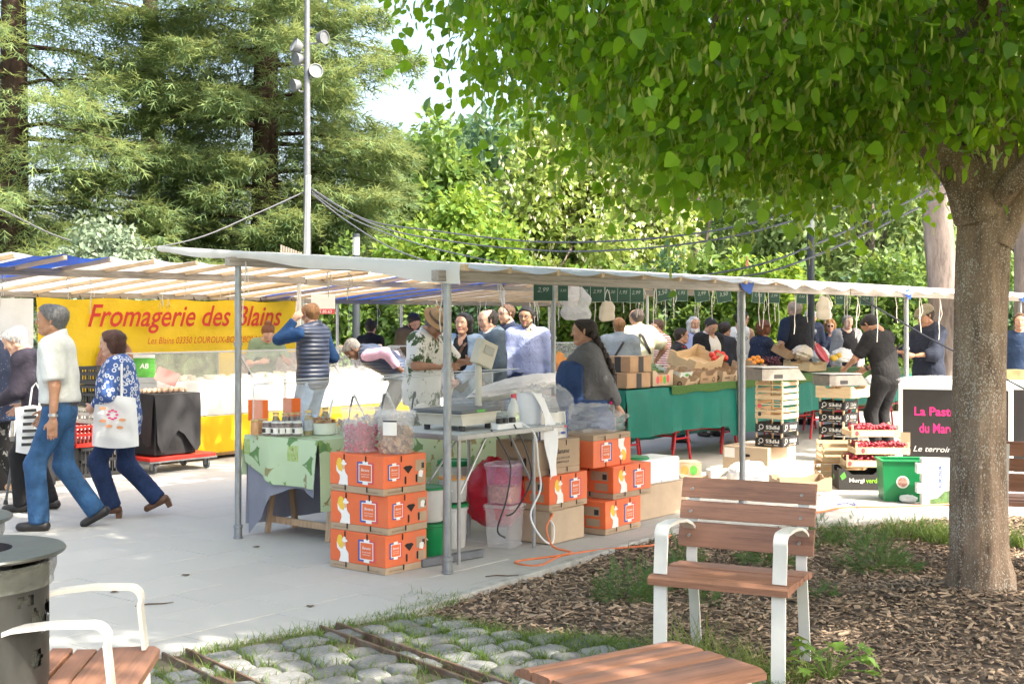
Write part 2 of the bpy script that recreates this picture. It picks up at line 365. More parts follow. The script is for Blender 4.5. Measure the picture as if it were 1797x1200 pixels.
# mulch bed ---------------------------------------------------------------
def bed_z(x,y): 
    d=math.hypot(x-2.71,y-7.35); return -.035+.10*math.exp(-(d/.55)**2)+.012*math.sin(x*3.1)*math.cos(y*2.7)
g=MB(); nx,ny=70,80; ids={}; vv=[]; ff=[]
for i in range(nx):
    for j in range(ny):
        x=-.8+9.6*i/nx; y=1.6+10.2*j/ny
        cs=[(x,y),(x+9.6/nx,y),(x+9.6/nx,y+10.2/ny),(x,y+10.2/ny)]
        if not inpoly((x+.07,y+.06),BED): continue
        q=[]
        for c in cs:
            k_=(round(c[0],3),round(c[1],3))
            if k_ not in ids: ids[k_]=len(vv); vv.append((c[0],c[1],bed_z(*c)))
            q.append(ids[k_])
        ff.append(tuple(q))
g.add(vv,ff); g.build('mulch_bed',pm('mulch_earth',(.085,.06,.042),.95,.4,18,.8,60),smooth=True,kind='structure')
m_chip=leafmat('bark_chip',(.08,.055,.037),(.43,.32,.225),0.0,(.2,.15,.1),.85,.25)
g_=np.random.default_rng(11); P=[]
while len(P)<24000:
    x=g_.uniform(-.7,5.2); y=g_.uniform(4.4,11.3)
    if y<6 and g_.random()<.35: continue
    if inpoly((x,y),BED) and abs(x/y)<.47 and math.hypot(x-2.71,y-7.42)>.22: P.append((x,y,bed_z(x,y)+g_.uniform(-.004,.022)))
P=np.array(P); n=len(P); a=g_.uniform(0,2*PI,n); D=np.stack([np.cos(a),np.sin(a),g_.normal(0,.22,n)],1); Nn=np.stack([g_.normal(0,.35,n),g_.normal(0,.35,n),np.ones(n)],1)
L=g_.gamma(2.4,.0125,n)+.010; L=np.minimum(L,.12); W=np.clip(g_.gamma(2.5,.0045,n)+.003,.003,.03); H=g_.uniform(.003,.009,n)
CH=([(-.5,-.5,-.3),(.5,-.42,-.3),(.42,.5,-.3),(-.35,.46,-.3),(-.42,-.45,.5),(.36,-.4,.35),(.4,.44,.5),(-.3,.42,.4)],[(4,5,6,7),(0,1,5,4),(1,2,6,5),(2,3,7,6),(3,0,4,7)])
place('bark_mulch',scatter_mesh('bark_mulch',CH[0],CH[1],P,D,Nn,np.stack([W,L,H],1),[m_chip]),label='brown shredded bark mulch covering the tree bed',cat='mulch',kind='stuff')
# grass -------------------------------------------------------------------
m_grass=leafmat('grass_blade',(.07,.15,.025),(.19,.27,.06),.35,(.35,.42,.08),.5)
BLADE=([(-.5,0,0),(.5,0,0),(-.38,.45,.10),(.38,.45,.10),(-.2,.8,.3),(.2,.8,.3),(0,1,.52)],[(0,1,3),(0,3,2),(2,3,5),(2,5,4),(4,5,6)])
def blades(name, P, ln, mats, lean=.45, wd=.006, gg=None):
    gg=gg or np.random.default_rng(5); n=len(P); a=gg.uniform(0,2*PI,n); h=np.stack([np.cos(a),np.sin(a),np.zeros(n)],1); s_=np.abs(gg.normal(lean,.25,n))[:,None]
    D=np.array([0,0,1.])+h*s_; W=gg.uniform(.6,1.3,n)*wd
    return scatter_mesh(name,BLADE[0],BLADE[1],P,D,h+np.array([0,0,-.2]),np.stack([W,ln,ln],1),mats)
P=[]; rr=random.Random(8)
for (p,wd) in cob_pos:
    edge=min(1.,.25+abs(px_of(p)[0]-640)/900+(.35 if p.y>6.3 else 0))
    for _ in range(int(240*edge*rr.random()**.5)):
        q=p+E1*rr.choice((-1,1))*rr.uniform(.075,.125)+E2*rr.uniform(-.11,.11) if rr.random()<.5 else p+E2*rr.choice((-1,1))*rr.uniform(.075,.115)+E1*rr.uniform(-.11,.11)
        if inpoly((q.x,q.y),cob_poly): P.append((q.x,q.y,-.02))
def strip_grass(a,b,n,sp):
    for _ in range(n):
        t=rr.random(); P.append((a[0]+(b[0]-a[0])*t+rr.gauss(0,sp),a[1]+(b[1]-a[1])*t+rr.gauss(0,sp),-.02))
strip_grass((-1.6,6.13),A_,500,.03); strip_grass(A_,(.149,6.49),500,.05); strip_grass((.149,6.49),(.6,6.3),900,.06); strip_grass((.6,6.3),(1.2,5.8),900,.07); strip_grass(A_,(-.3,7.4),260,.04)
P=np.array(P); g_=np.random.default_rng(21)
place('joint_grass',blades('joint_grass',P,g_.uniform(.03,.09,len(P)),[m_grass],.6,.0045,g_),label='green grass growing in the joints between cobbles',cat='grass',kind='stuff')
def tuft(px,py,n,r,ln,label,lean=.5,wd=.006,loc=None,mat=None):
    c=loc or G(px,py); gg=np.random.default_rng(int(px)); a=gg.uniform(0,2*PI,n); q=r*np.sqrt(gg.random(n)); P=np.stack([q*np.cos(a),q*np.sin(a)*.8,np.full(n,-.03)],1)
    place('grass_tuft',blades('grass_tuft',P,gg.uniform(.5,1,n)*ln,[mat or m_grass],lean,wd,gg),loc=(c.x,c.y,0),label=label,cat='grass',group='grass tufts in and around the tree bed')
m_gy=leafmat('yellow_green_blade',(.16,.24,.05),(.33,.38,.11),.4,(.5,.5,.12),.5)  # paler, yellower blades for the tufts beside the armchair
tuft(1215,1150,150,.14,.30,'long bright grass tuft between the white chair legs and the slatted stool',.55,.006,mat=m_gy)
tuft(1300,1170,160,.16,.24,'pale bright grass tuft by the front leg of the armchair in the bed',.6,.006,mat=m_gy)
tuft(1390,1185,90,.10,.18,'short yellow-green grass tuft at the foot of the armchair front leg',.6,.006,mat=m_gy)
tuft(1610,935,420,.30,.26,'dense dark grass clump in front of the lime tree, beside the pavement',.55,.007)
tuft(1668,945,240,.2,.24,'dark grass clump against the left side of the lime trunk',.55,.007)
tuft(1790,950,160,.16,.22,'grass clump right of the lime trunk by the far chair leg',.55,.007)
tuft(745,1045,60,.12,.14,'thin grass tuft at the pavement corner of the mulch bed',.8,.004)
# weeds: feathery plants and one leafy plant ---------------------------------
m_weed=leafmat('weed_leaf',(.045,.115,.03),(.12,.22,.06),.3,(.25,.36,.07),.5); m_weed2=leafmat('bright_weed_leaf',(.12,.24,.04),(.24,.36,.08),.4,(.45,.52,.1),.5)
FEATH=([(0,0,0),(.05,.5,0),(-.02,1,.05)]+sum([[(0,.15+.12*i,0),(s_*.30*(1-.08*i),.36+.12*i,.03),(s_*.02,.22+.12*i,0)] for i in range(6) for s_ in (-1,1)],[]),[(0,1,2)]+[(3+3*i,4+3*i,5+3*i) for i in range(12)])
def weed(px,py,n,r,h,label,mat):
    c=G(px,py); gg=np.random.default_rng(int(px*3)); st=empty('weed_plant',(c.x,c.y,bed_z(c.x,c.y)),0,label,'weed','weeds growing in the mulch bed')
    a=gg.uniform(0,2*PI,n); q=r*np.sqrt(gg.random(n)); P=np.stack([q*np.cos(a),q*np.sin(a),h*gg.random(n)**1.3*(1.05-q/r*.75)],1)
    D=P*np.array([1,1,.6])+np.array([0,0,.08*h+.02])+gg.normal(0,.05,(n,3)); Nn=np.array([0,0,1.])+gg.normal(0,.5,(n,3))
    place('foliage',scatter_mesh('foliage',FEATH[0],FEATH[1],P,D,Nn,gg.uniform(.05,.105,n),[mat]),st)
    s_=MB()
    for i in range(7): s_.tube([(0,0,-.02),(P[i][0]*.4,P[i][1]*.4,P[i][2]*.5),tuple(P[i])],.0022,5)
    s_.build('stem',mat,st)
weed(1098,1045,260,.17,.30,'feathery green weed in the mulch left of the armchair',m_weed)
weed(1190,1025,150,.14,.2,'low green weed behind the armchair left legs',m_weed)
weed(1195,985,110,.12,.22,'ferny weed seen under the armchair left arm',m_weed)
weed(1345,985,190,.16,.22,'green weed seen below the armchair backrest near its right front leg',m_weed)
weed(1440,1040,40,.09,.12,'small weed in the mulch right of the armchair',m_weed)
weed(1430,950,170,.17,.24,'green weed right of the armchair backrest at the pavement edge',m_weed)
weed(1500,945,260,.2,.2,'wide low weed in the shade between armchair and lime trunk',m_weed)
weed(1540,990,420,.24,.26,'large feathery weed clump in the mulch left of the lime trunk',m_weed)
weed(1240,1050,40,.07,.12,'tiny weed under the armchair seat',m_weed)
MAPLE=([(0,0,0),(-.2,.12,.03),(-.52,.2,.05),(-.3,.42,.02),(-.42,.8,.0),(-.12,.66,.03),(0,1.08,-.06),(.12,.66,.03),(.42,.8,0),(.3,.42,.02),(.52,.2,.05),(.2,.12,.03),(0,.4,-.02)],[(12,i,i+1) for i in range(11)]+[(12,11,0)])
c=G(1455,1185); pl=empty('leafy_plant',(c.x,c.y,-.03),0,'bright leafy plant with lobed leaves right of the armchair front leg','plant')
gg=np.random.default_rng(4); s_=MB(); lm=MB(); lm.add(MAPLE[0],MAPLE[1]); lme=lm.mesh('leaf',m_weed2,True,80)
for i in range(26):
    a=gg.uniform(0,2*PI); r_=.20*math.sqrt(gg.random()); z=.03+.17*gg.random()*(1-r_*2)+.02; p=Vector((r_*math.cos(a),r_*math.sin(a)*.8,z)); s_.tube([(0,0,0),p*.5+Vector((0,0,.03)),p],.0022,5)
    o=place('leaf',lme,pl,p,None,sc_=gg.uniform(.06,.10)); o.rotation_euler=(gg.uniform(-.7,.5),gg.uniform(-.5,.5),a-PI/2+gg.normal(0,.5))
s_.build('stem',m_weed2,pl)
# ================================================================== TREES
def bark(name, col, light, spots=0.0, sc_=9):
    m,t,out=nodes(name); a=noise(t,sc_,7,.75,stretch=(1,1,.22)); b=noise(t,sc_*5,5,.7,stretch=(1,1,.4))
    c=ramp(t,a,[(.34,mul(col,.35)),(.47,mul(col,.85)),(.56,mul(col,1.1)),(.70,mul(col,1.55))])
    if spots:
        l=noise(t,110,5,.7,stretch=(1,1,.75)); big=noise(t,4.3,4,.6); ad=N(t,'ShaderNodeMath',operation='MULTIPLY_ADD'); t.links.new(big,ad.inputs[0]); ad.inputs[1].default_value=.28; t.links.new(l,ad.inputs[2])
        c=mix(t,ramp(t,ad.outputs[0],[(.755-spots*.06,0),(.79-spots*.06,1)]),c,light)
    ad=N(t,'ShaderNodeMath',operation='ADD'); t.links.new(a,ad.inputs[0]); t.links.new(b,ad.inputs[1])
    finish(t,out,c,.9,0,ad.outputs[0],.7,.012,.2); return m
m_bark=bark('lime_bark',(.245,.175,.122),(.46,.42,.35),1.0); m_bark2=bark('grey_bark',(.20,.165,.15),(.3,.3,.3),0,5); m_bark3=bark('red_bark',(.052,.034,.027),(.3,.3,.3),0,4)
def trunk(pts, rs, n=40, ridge=.05, seed=1, name='trunk', mat=None, parent=None, sub=6):
    pts=[Vector(p) for p in pts]; r0=random.Random(seed); P=[]; Q=[]
    for i in range(len(pts)-1):
        for k in range(sub):
            t=k/sub; a=pts[max(i-1,0)]; b=pts[i]; c=pts[i+1]; d=pts[min(i+2,len(pts)-1)]
            P.append(.5*((2*b)+(c-a)*t+(2*a-5*b+4*c-d)*t*t+(3*b-a-3*c+d)*t**3)); Q.append(rs[i]+(rs[i+1]-rs[i])*(t*t*(3-2*t)))
    P.append(pts[-1]); Q.append(rs[-1]); ph=[r0.uniform(0,6.28) for _ in range(8)]; V_=[]; nx=Vector((1,0,0))
    for i,(p,r) in enumerate(zip(P,Q)):
        d=(P[min(i+1,len(P)-1)]-P[max(i-1,0)]).normalized(); nx=(nx-d*nx.dot(d)).normalized(); ny=d.cross(nx)
        for k in range(n):
            t=2*PI*k/n; z=i*.35
            w_=1+ridge*(.5*math.sin(5*t+ph[0]+.3*math.sin(z))+.35*math.sin(11*t+ph[1]+.5*math.sin(z*.8+ph[2]))+.45*abs(math.sin(9*t+ph[3]+.4*math.sin(z*.6)))+.3*math.sin(z*1.3+ph[4]+2*t))
            V_.append(p+(nx*math.cos(t)+ny*math.sin(t))*(r*w_))
    m=len(P); F_=[(i*n+k,i*n+(k+1)%n,(i+1)*n+(k+1)%n,(i+1)*n+k) for i in range(m-1) for k in range(n)]
    me=npmesh(name,[tuple(v) for v in V_],F_,[mat],True); return place(name,me,parent)
# ---- the lime trees
m_lime=leafmat('lime_leaf',(.020,.095,.006),(.18,.37,.022),.48,(.56,.84,.03),.38,.35)  # leaf greens spread wide: shade and highlight contrast put into the colour
m_bract=leafmat('lime_bract',(.27,.36,.07),(.42,.48,.13),.5,(.62,.68,.14),.5,.3)
BR=([(0,0,0),(-.13,.3,.04),(-.10,.75,.06),(0,1,0),(.10,.75,.06),(.13,.3,.04)],[(0,1,2),(0,2,3),(0,3,4),(0,4,5)])
LEAF4=([(0,0,0),(-.40,.22,.05),(-.34,.68,.05),(0,1.08,-.06),(.34,.68,.05),(.40,.22,.05)],[(0,2,1),(0,3,2),(0,4,3),(0,5,4)])
def lime_tree(loc, label, ntw, nup, R0, zb0, seed, singles=0, trunk_pts=None, near_raise=True, lobes=()):
    gg=np.random.default_rng(seed); x0,y0=loc; root=empty('lime_tree',(x0,y0,0),0,label,'tree','lime trees over the square')
    base=bed_z(x0,y0) if singles else 0
    trunk([(0,0,base-.12),(0,0,base+.02),(-.01,0,base+.25),(-.015,.0,.9),(.0,0,1.6),(.02,0,2.15),(.03,0,2.45),(.05,.05,3.4),(.0,.1,5.0)],[.23,.186,.162,.148,.144,.146,.170,.115,.05],56,.05,seed,mat=m_bark,parent=root,sub=8)
    for i in range(9):
        a=i*2.4+seed; L=R0*gg.uniform(.55,.85); z=2.3+.22*i
        pts=[(0.03,0,z-.1),(L*.35*math.cos(a),L*.35*math.sin(a),z+.45),(L*.7*math.cos(a+.2),L*.7*math.sin(a+.2),z+.75),(L*math.cos(a+.3),L*math.sin(a+.3),z+.6)]
        g=MB(); g.tube(pts,[.07,.045,.025,.01],9); g.build('branch',m_bark,root,smooth=True)
    if singles:
        trunk([(.05,-.02,2.05),(.17,-.05,2.32),(.30,-.08,2.47),(.42,-.05,2.75)],[.13,.11,.085,.06],24,.07,seed+3,'branch_stub',m_bark,root,5)
        trunk([(-.02,-.04,2.2),(-.14,-.08,2.44),(-.34,-.1,2.62),(-.7,-.1,3.0)],[.15,.12,.09,.06],24,.07,seed+4,'branch_stub',m_bark,root,5)
    def zb(x,y):
        r=math.hypot(x,y); z=zb0+.05*r*r+.78*max(0,r-2.0)+.3*math.exp(-(r/.7)**2)+.20*math.sin(1.7*x+seed)*math.cos(2.1*y+1)+.16*math.sin(4.1*x+2*y)*math.sin(3.3*y+x)
        if near_raise: z+=max(0,(6.75-(y+y0)))*.62
        for lx,ly,lr,ld in lobes: z-=ld*math.exp(-((x-lx)**2+(y-ly)**2)/lr**2)
        return z
    P=[];D=[];Nn=[];S_=[]; BP=[];BD=[];BN=[];BS=[]
    for i in range(ntw+nup):
        up=i>=ntw; a=gg.uniform(0,2*PI); r=R0*math.sqrt(gg.random()); x,y=r*math.cos(a),r*math.sin(a)
        if up:
            x*=1.28; y*=1.28; z=zb(x*.6,y*.6)+1.5+(r/R0)*.9+gg.random()*(5.6-(r/R0)**2*2.6)
            if math.hypot(x,y)>2.6: z=max(z,4.75+.3*gg.random())
        else: z=zb(x,y)+min(gg.exponential(.55),2.2)
        o=np.array([math.cos(a),math.sin(a),0])*(.25+.15*gg.random())+gg.normal(0,.15,3); m=14 if up else 20
        for j in range(m):
            t=(j+.5)/m; p=np.array([x,y,z])+o*t*(1.2 if not up else 1.8)+np.array([0,0,.22*t-.42*t*t])+gg.normal(0,.075,3)
            if singles and math.hypot(p[0],p[1])<.24 and p[2]<2.5: continue
            P.append(p); d=gg.normal(0,.55,3)+o*.8; d[2]-=.75; D.append(d); q=gg.normal(0,.6,3)+o*.6; q[2]+=.55; Nn.append(q); S_.append((.19 if up else .071)*gg.uniform(.58,1.25))
            if not up and gg.random()<.24:
                for _ in range(2):
                    BP.append(p+gg.normal(0,.035,3)); BD.append(gg.normal(0,.25,3)+np.array([0,0,-1.])); BN.append(gg.normal(0,1,3)); BS.append(gg.uniform(.055,.085))
    P=np.array(P);D=np.array(D);Nn=np.array(Nn);S_=np.array(S_); keep=np.ones(len(P),bool)
    if singles:
        W=P+np.array([x0,y0,0]); px=898.5+W[:,0]/W[:,1]*FPX; py=560+(1.6-W[:,2])/W[:,1]*FPX
        vis=(px>640)&(px<1790)&(py>8)&(W[:,1]>3); low=np.array([p[2]-zb(p[0],p[1]) for p in P])
        score=np.where(vis,S_/W[:,1]*60-low*.35,-9); idx=np.argsort(-score)[:singles]; keep[idx]=False
        mo=bpy.data.materials['lime_leaf'].copy(); mo.name='lime_leaf_single'; t=mo.node_tree
        oi=N(t,'ShaderNodeObjectInfo')
        for l in list(t.links):
            if l.from_socket.name=='Random Per Island': to=l.to_socket; t.links.remove(l); t.links.new(oi.outputs['Random'],to)
        g=MB(); g.add(LEAF[0],LEAF[1]); g.tube([(0,0,0),(0,-.2,.02),(.03,-.42,.1)],.012,4,False); lme=g.mesh('leaf',mo,True,80)
        X,Y,Z=basis(D[idx],Nn[idx])
        for q,i in enumerate(idx):
            M_=Matrix(((X[q][0],Y[q][0],Z[q][0],0),(X[q][1],Y[q][1],Z[q][1],0),(X[q][2],Y[q][2],Z[q][2],0),(0,0,0,1)))
            o=place('leaf',lme,root,tuple(P[i]),None,sc_=float(S_[i])*1.05); o.rotation_euler=M_.to_euler()
    lo_=keep&(S_<.0895) if singles else np.zeros(len(P),bool); hi_=keep&~lo_
    if singles: place('crown',scatter_mesh('crown',LEAF4[0],LEAF4[1],P[lo_],D[lo_],Nn[lo_],S_[lo_],[m_lime],True),root,kind='stuff')
    place('upper_crown' if singles else 'crown',scatter_mesh('upper_crown',LEAF4[0],LEAF4[1],P[hi_],D[hi_],Nn[hi_],S_[hi_],[m_lime],True),root,kind='stuff')
    place('flower_bracts',scatter_mesh('flower_bracts',BR[0],BR[1],np.array(BP),np.array(BD),np.array(BN),np.array(BS),[m_bract],True),root,kind='stuff')
    g=MB()
    for i in range(130):
        a=gg.uniform(0,2*PI); r=R0*.8*math.sqrt(gg.random()); x,y=r*math.cos(a),r*math.sin(a); z=zb(x,y)+.5; g.tube([(x*.7,y*.7,z+.6),(x*.9,y*.9,z+.25),(x*1.0,y*1.0,z-.15),(x*1.04,y*1.04,z-.5)],[.016,.011,.007,.003],5)
    g.build('twigs',m_bark,root,kind='stuff')
    return root
lime_tree((2.71,7.42),'lime tree with speckled bark trunk and wide leafy crown overhanging the armchair',3200,520,3.05,2.54,5,300,lobes=((-1.5,-.5,.30,.40),(-2.1,-.3,.30,.33),(-.9,-.2,.5,.15)))
lime_tree((-4.9,4.7),'lime tree whose leaf tips hang in at the top left corner',150,220,2.75,3.05,9,0,near_raise=False)
lime_tree((5.4,2.3),'lime tree standing out of view to the right of the slatted stool',120,1000,3.2,2.8,12,0,near_raise=False)
# ---- conifers
m_con=leafmat('redwood_needles',(.055,.12,.06),(.25,.33,.13),.4,(.50,.54,.17),.6,.25); m_con2=leafmat('dark_needles',(.05,.09,.045),(.15,.20,.085),.15,(.14,.17,.05),.6,.2)  # redwood sprays coloured at random between painted shadow green and sunlit yellow
SPR=([(-.035,0,0),(.04,.4,0),(0,1.1,0)]+sum([[(0,.02+.30*i,0),(s_*(.40-.1*i),.46+.28*i,-.08),(0,.14+.30*i,0)] for i in range(2) for s_ in (-1,1)],[]),[(0,1,2)]+[(3+3*i,4+3*i,5+3*i) for i in range(4)])
def conifer(px, Y, h, rmax, nb, ns, seed, label, mat, zlow=1.0, dens=1.0):
    gg=np.random.default_rng(seed); X=(px-898.5)/FPX*Y; root=empty('conifer_tree',(X,Y,0),0,label,'tree','conifers beyond the cheese stall')
    trunk([(0,0,-.2),(0,0,.6),(.05,0,h*.3),(0,.05,h*.65),(0,0,h)],[.5,.38,.27,.15,.03],20,.06,seed,mat=m_bark3,parent=root,sub=5)
    P=[];D=[];Nn=[];S_=[]; lb=MB()
    for i in range(nb):
        f=(i+.5)/nb; z=zlow+(h-zlow)*f**1.75; f=(z-zlow)/(h-zlow); a=i*2.39996+gg.normal(0,.25); L=rmax*(1-f)**.5*gg.uniform(.62,1.15)+.3
        o=np.array([math.cos(a),math.sin(a),0.]); s=np.array([-math.sin(a),math.cos(a),0.]); up=gg.uniform(.05,.22); dr=gg.uniform(.25,.42)
        f_=lambda t:np.array([0,0,z])+o*L*t+np.array([0,0,L*(up*t-dr*t*t+.13*t**4)])
        if i%2==0: lb.tube([tuple(f_(t)) for t in (0,.3,.6,.9)],[.05+.02*L/rmax,.04,.025,.01],5,False)
        n=int(ns*dens*(.35+L/rmax)*(1 if z<10.5 else .25))
        t=gg.random(n)**.55*.92+.10; sd=gg.normal(0,1,n)*(.16+.19*L*(1.08-t)*t**.3); dz=-np.abs(gg.normal(0,.26,n))-.12*np.abs(sd)
        for q in range(n):
            p=f_(t[q])+s*sd[q]+np.array([0,0,dz[q]+.05]); P.append(p); d=o*.8+s*(sd[q]*.9)+gg.normal(0,.35,3); d[2]+=-.25+.25*gg.random(); D.append(d); v=gg.normal(0,.45,3); v[2]+=1; Nn.append(v)
        S_.append(gg.uniform(.22,.47,n))
    lb.build('limbs',m_bark3,root,smooth=True,kind='stuff')
    place('crown',scatter_mesh('crown',SPR[0],SPR[1],np.array(P),np.array(D),np.array(Nn),np.concatenate(S_),[mat]),root,kind='stuff')
conifer(462,29,22,3.75,210,430,2,'tall pale green redwood behind the floodlight mast',m_con,1.4)
conifer(20,27,21,4.3,160,290,3,'big redwood at the left edge with a dark trunk',m_con,2.2,.9)
conifer(262,36,22,4.2,100,210,6,'dark conifer standing back between the two big redwoods',m_con2,1.0,.42)
# ---- broadleaf trees and shrubs
def leafy(name, px, Y, zc, rad, n, ls, mat, label, seed, cat='tree', group=None, clumps=40, trunk_r=.15, trunk_mat=None, hollow=.45, tmpl=RHOMB, lean=0, extra=None, trunk_h=None):
    gg=np.random.default_rng(seed); X=(px-898.5)/FPX*Y; root=empty(name,(X,Y,0),0,label,cat,group); rad=np.array(rad)
    cc=rdir(clumps,gg)*(hollow+(1-hollow)*gg.random((clumps,1))**.6); cr=gg.uniform(.22,.42,clumps)
    k=gg.integers(0,clumps,n); v=rdir(n,gg); q=gg.random((n,1))**.4
    Pn=cc[k]+v*q*cr[k][:,None]; P=Pn*rad+np.array([0,0,zc]); P[:,0]+=lean*(P[:,2]-zc); P[:,2]=np.maximum(P[:,2],.05)
    D=v*.6+gg.normal(0,.6,(n,3)); D[:,2]-=.25; Nn=v*.9+gg.normal(0,.5,(n,3))+np.array([0,0,.5])
    place('crown',scatter_mesh('crown',tmpl[0],tmpl[1],P,D,Nn,gg.uniform(.6,1.2,n)*ls,[mat]),root,kind='stuff')
    th=trunk_h or zc
    trunk([(0,0,-.1),(.03,0,th*.4),(-.04,.02,th*.8),(0,0,th+rad[2]*.45)],[trunk_r*1.2,trunk_r,trunk_r*.8,trunk_r*.3],14,.05,seed,mat=trunk_mat or m_bark2,parent=root,sub=4)
    g=MB()
    for i in range(10):
        c_=cc[i]*rad*.8+np.array([0,0,zc]); g.tube([(0,0,th*.7),tuple(c_*.5+np.array([0,0,th*.42])),tuple(c_)],[trunk_r*.4,trunk_r*.25,trunk_r*.1],5,False)
    g.build('limbs',trunk_mat or m_bark2,root,smooth=True,kind='stuff')
    if extra:
        m2,n2,s2=extra; k=gg.integers(0,clumps,n2); P=(cc[k]+rdir(n2,gg)*cr[k][:,None]*.95)*rad+np.array([0,0,zc]); D=np.tile([0,0,-1.],(n2,1))+gg.normal(0,.2,(n2,3))
        place('blossom',scatter_mesh('blossom',tmpl[0],tmpl[1],P,D,rdir(n2,gg),gg.uniform(.7,1.2,n2)*s2,[m2]),root,kind='stuff')
    return root
L_=leafmat
m_dark=L_('dark_leaf',(.05,.115,.06),(.13,.22,.105),.4,(.2,.32,.11)); m_mid=L_('mid_leaf',(.075,.16,.04),(.19,.29,.07),.45,(.38,.5,.09)); m_brt=L_('bright_leaf',(.10,.22,.03),(.24,.36,.06),.45,(.5,.58,.08))
m_loc=L_('locust_leaf',(.13,.22,.04),(.30,.38,.10),.45,(.5,.56,.13)); m_blo=L_('locust_blossom',(.62,.62,.45),(.78,.76,.62),.3,(.8,.8,.6)); m_pale=L_('pale_leaf',(.12,.20,.075),(.26,.35,.14),.42,(.46,.55,.18)); m_oliv=L_('silver_leaf',(.13,.20,.13),(.27,.34,.23),.3,(.35,.42,.25))
leafy('broadleaf_tree',850,46,5.2,(3.4,3,3.5),14000,.38,m_dark,'dark bluish broadleaf tree far behind the market, left of the blossoming tree',31,group='broadleaf trees behind the market',clumps=60)
leafy('broadleaf_tree',742,40,4.7,(2.0,2,2.9),9000,.34,m_mid,'mid green tree against the right flank of the redwood',32,group='broadleaf trees behind the market')
leafy('broadleaf_tree',770,52,5.6,(3.2,3,3.6),9000,.42,m_dark,'dark distant tree showing below the patch of sky',33,group='broadleaf trees behind the market')
leafy('broadleaf_tree',805,25,2.5,(1.45,1.4,1.35),11000,.17,m_brt,'bright fresh green small tree just above the canopy edge',34,group='broadleaf trees behind the market',trunk_r=.08)
leafy('blossom_tree',1030,27,3.3,(2.0,1.9,2.0),21000,.19,m_loc,'pale yellow-green tree hung with white blossom above the canopy',35,group='broadleaf trees behind the market',trunk_r=.1,extra=(m_blo,5200,.105),clumps=64,trunk_h=4.4)
for q,(px,Y,zc,rad,n,mt,lb) in enumerate([(1225,30,3.2,(2.6,2,2.9),13000,m_pale,'pale green feathery tree right of the blossom tree'),(1390,33,3.6,(2.6,2,3.2),12000,m_mid,'green tree behind the dark lamp column'),(1530,29,3.3,(2.2,2,2.9),12000,m_pale,'pale green tree between lamp column and leaning trunk'),(1700,31,3.4,(2.6,2,3.0),11000,m_mid,'green tree behind the lime trunk'),(1100,40,5.4,(3.4,3,3.8),11000,m_mid,'tall green tree high behind the blossom tree'),(1330,44,6.2,(4,3,4.2),11000,m_dark,'tall dark tree far behind the produce stall')]):
    leafy('broadleaf_tree',px,Y,zc,rad,n,.2 if Y<35 else .36,mt,lb,40+q,group='broadleaf trees behind the market',clumps=44)
leafy('silver_shrub',178,21,2.05,(.78,.7,1.15),6500,.13,m_oliv,'silvery pale shrub rising behind the cheese stall roof',60,'shrub',trunk_r=.04,hollow=.2)
# hedge of separate laurel bushes behind the market
for q in range(16):
    px=590+q*82; Y=24.2+.7*math.sin(q*1.9)
    leafy('hedge_shrub',px,Y,1.25,(.98,.6,1.45+.25*math.sin(q*2.3)),5600,.16,(m_mid,m_brt,m_mid,m_dark)[q%4],
      ('broad leafed green shrub %s' % ['behind the bun-haired woman','behind the bearded man','behind the fedora','behind the denim jacket woman','behind the bald man in the hoodie','left of the thin stall post','behind the hanging plastic bag','behind the long braid','behind the cream tote bag','behind the strap-shouldered man','behind the white-bearded man','behind the vest top woman','behind the black vest man','behind the sunglasses woman','behind the flat cap man','right of the lime trunk'][q]),70+q,'shrub','hedge shrubs behind the market',clumps=22,trunk_r=.04,hollow=.2)
# the wood far behind as one mass
gg=np.random.default_rng(90); n=46000; x=gg.uniform(-34,42,n); top=6.6+2.0*np.sin(x*.33)+1.6*np.sin(x*.9+1)+np.where(x<-6,-4.2,0)+np.where((x>-6)&(x<-2.5),-2.5,0); z=gg.random(n)*top; y=62+3*np.sin(x*.5+z*.7)-2.0*np.abs(np.sin(z*1.3+x*.8))+gg.normal(0,.8,n)
P=np.stack([x,y,z],1); D=rdir(n,gg); Nn=rdir(n,gg)*.7+np.array([0,-.8,.6])
place('woodland',scatter_mesh('woodland',RHOMB[0],RHOMB[1],P,D,Nn,gg.uniform(.5,1.1,n),[m_dark]),label='distant green wood closing the view behind the park',cat='wood',kind='stuff')
# two big old trunks at right
for px,Y,w_,ln,lb in ((1652,17.5,.19,-.10,'large leaning grey trunk seen left of the lime tree'),(1800,18,.20,.04,'large grey trunk cut by the right edge of the picture')):
    X=(px-898.5)/FPX*Y; r_=empty('old_tree',(X,Y,0),0,lb,'tree','old trees behind the produce stall')
    trunk([(.10,0,-.1),(.08,0,1),(.04+ln*.4,0,2.3),(ln,0,3.6),(ln*2.2,0,6)],[.34,w_*1.12,w_,w_,w_*.6],22,.07,px,mat=m_bark2,parent=r_)
    gg=np.random.default_rng(px); n=8000; v=rdir(n,gg); P=v*np.array([2.8,2.6,1.9])*(.4+.6*gg.random((n,1)))+np.array([ln*2,0,7.2])
    place('crown',scatter_mesh('crown',RHOMB[0],RHOMB[1],P,v+gg.normal(0,.6,(n,3)),v+gg.normal(0,.6,(n,3))+np.array([0,0,.5]),gg.uniform(.22,.4,n),[m_mid]),r_,kind='stuff')
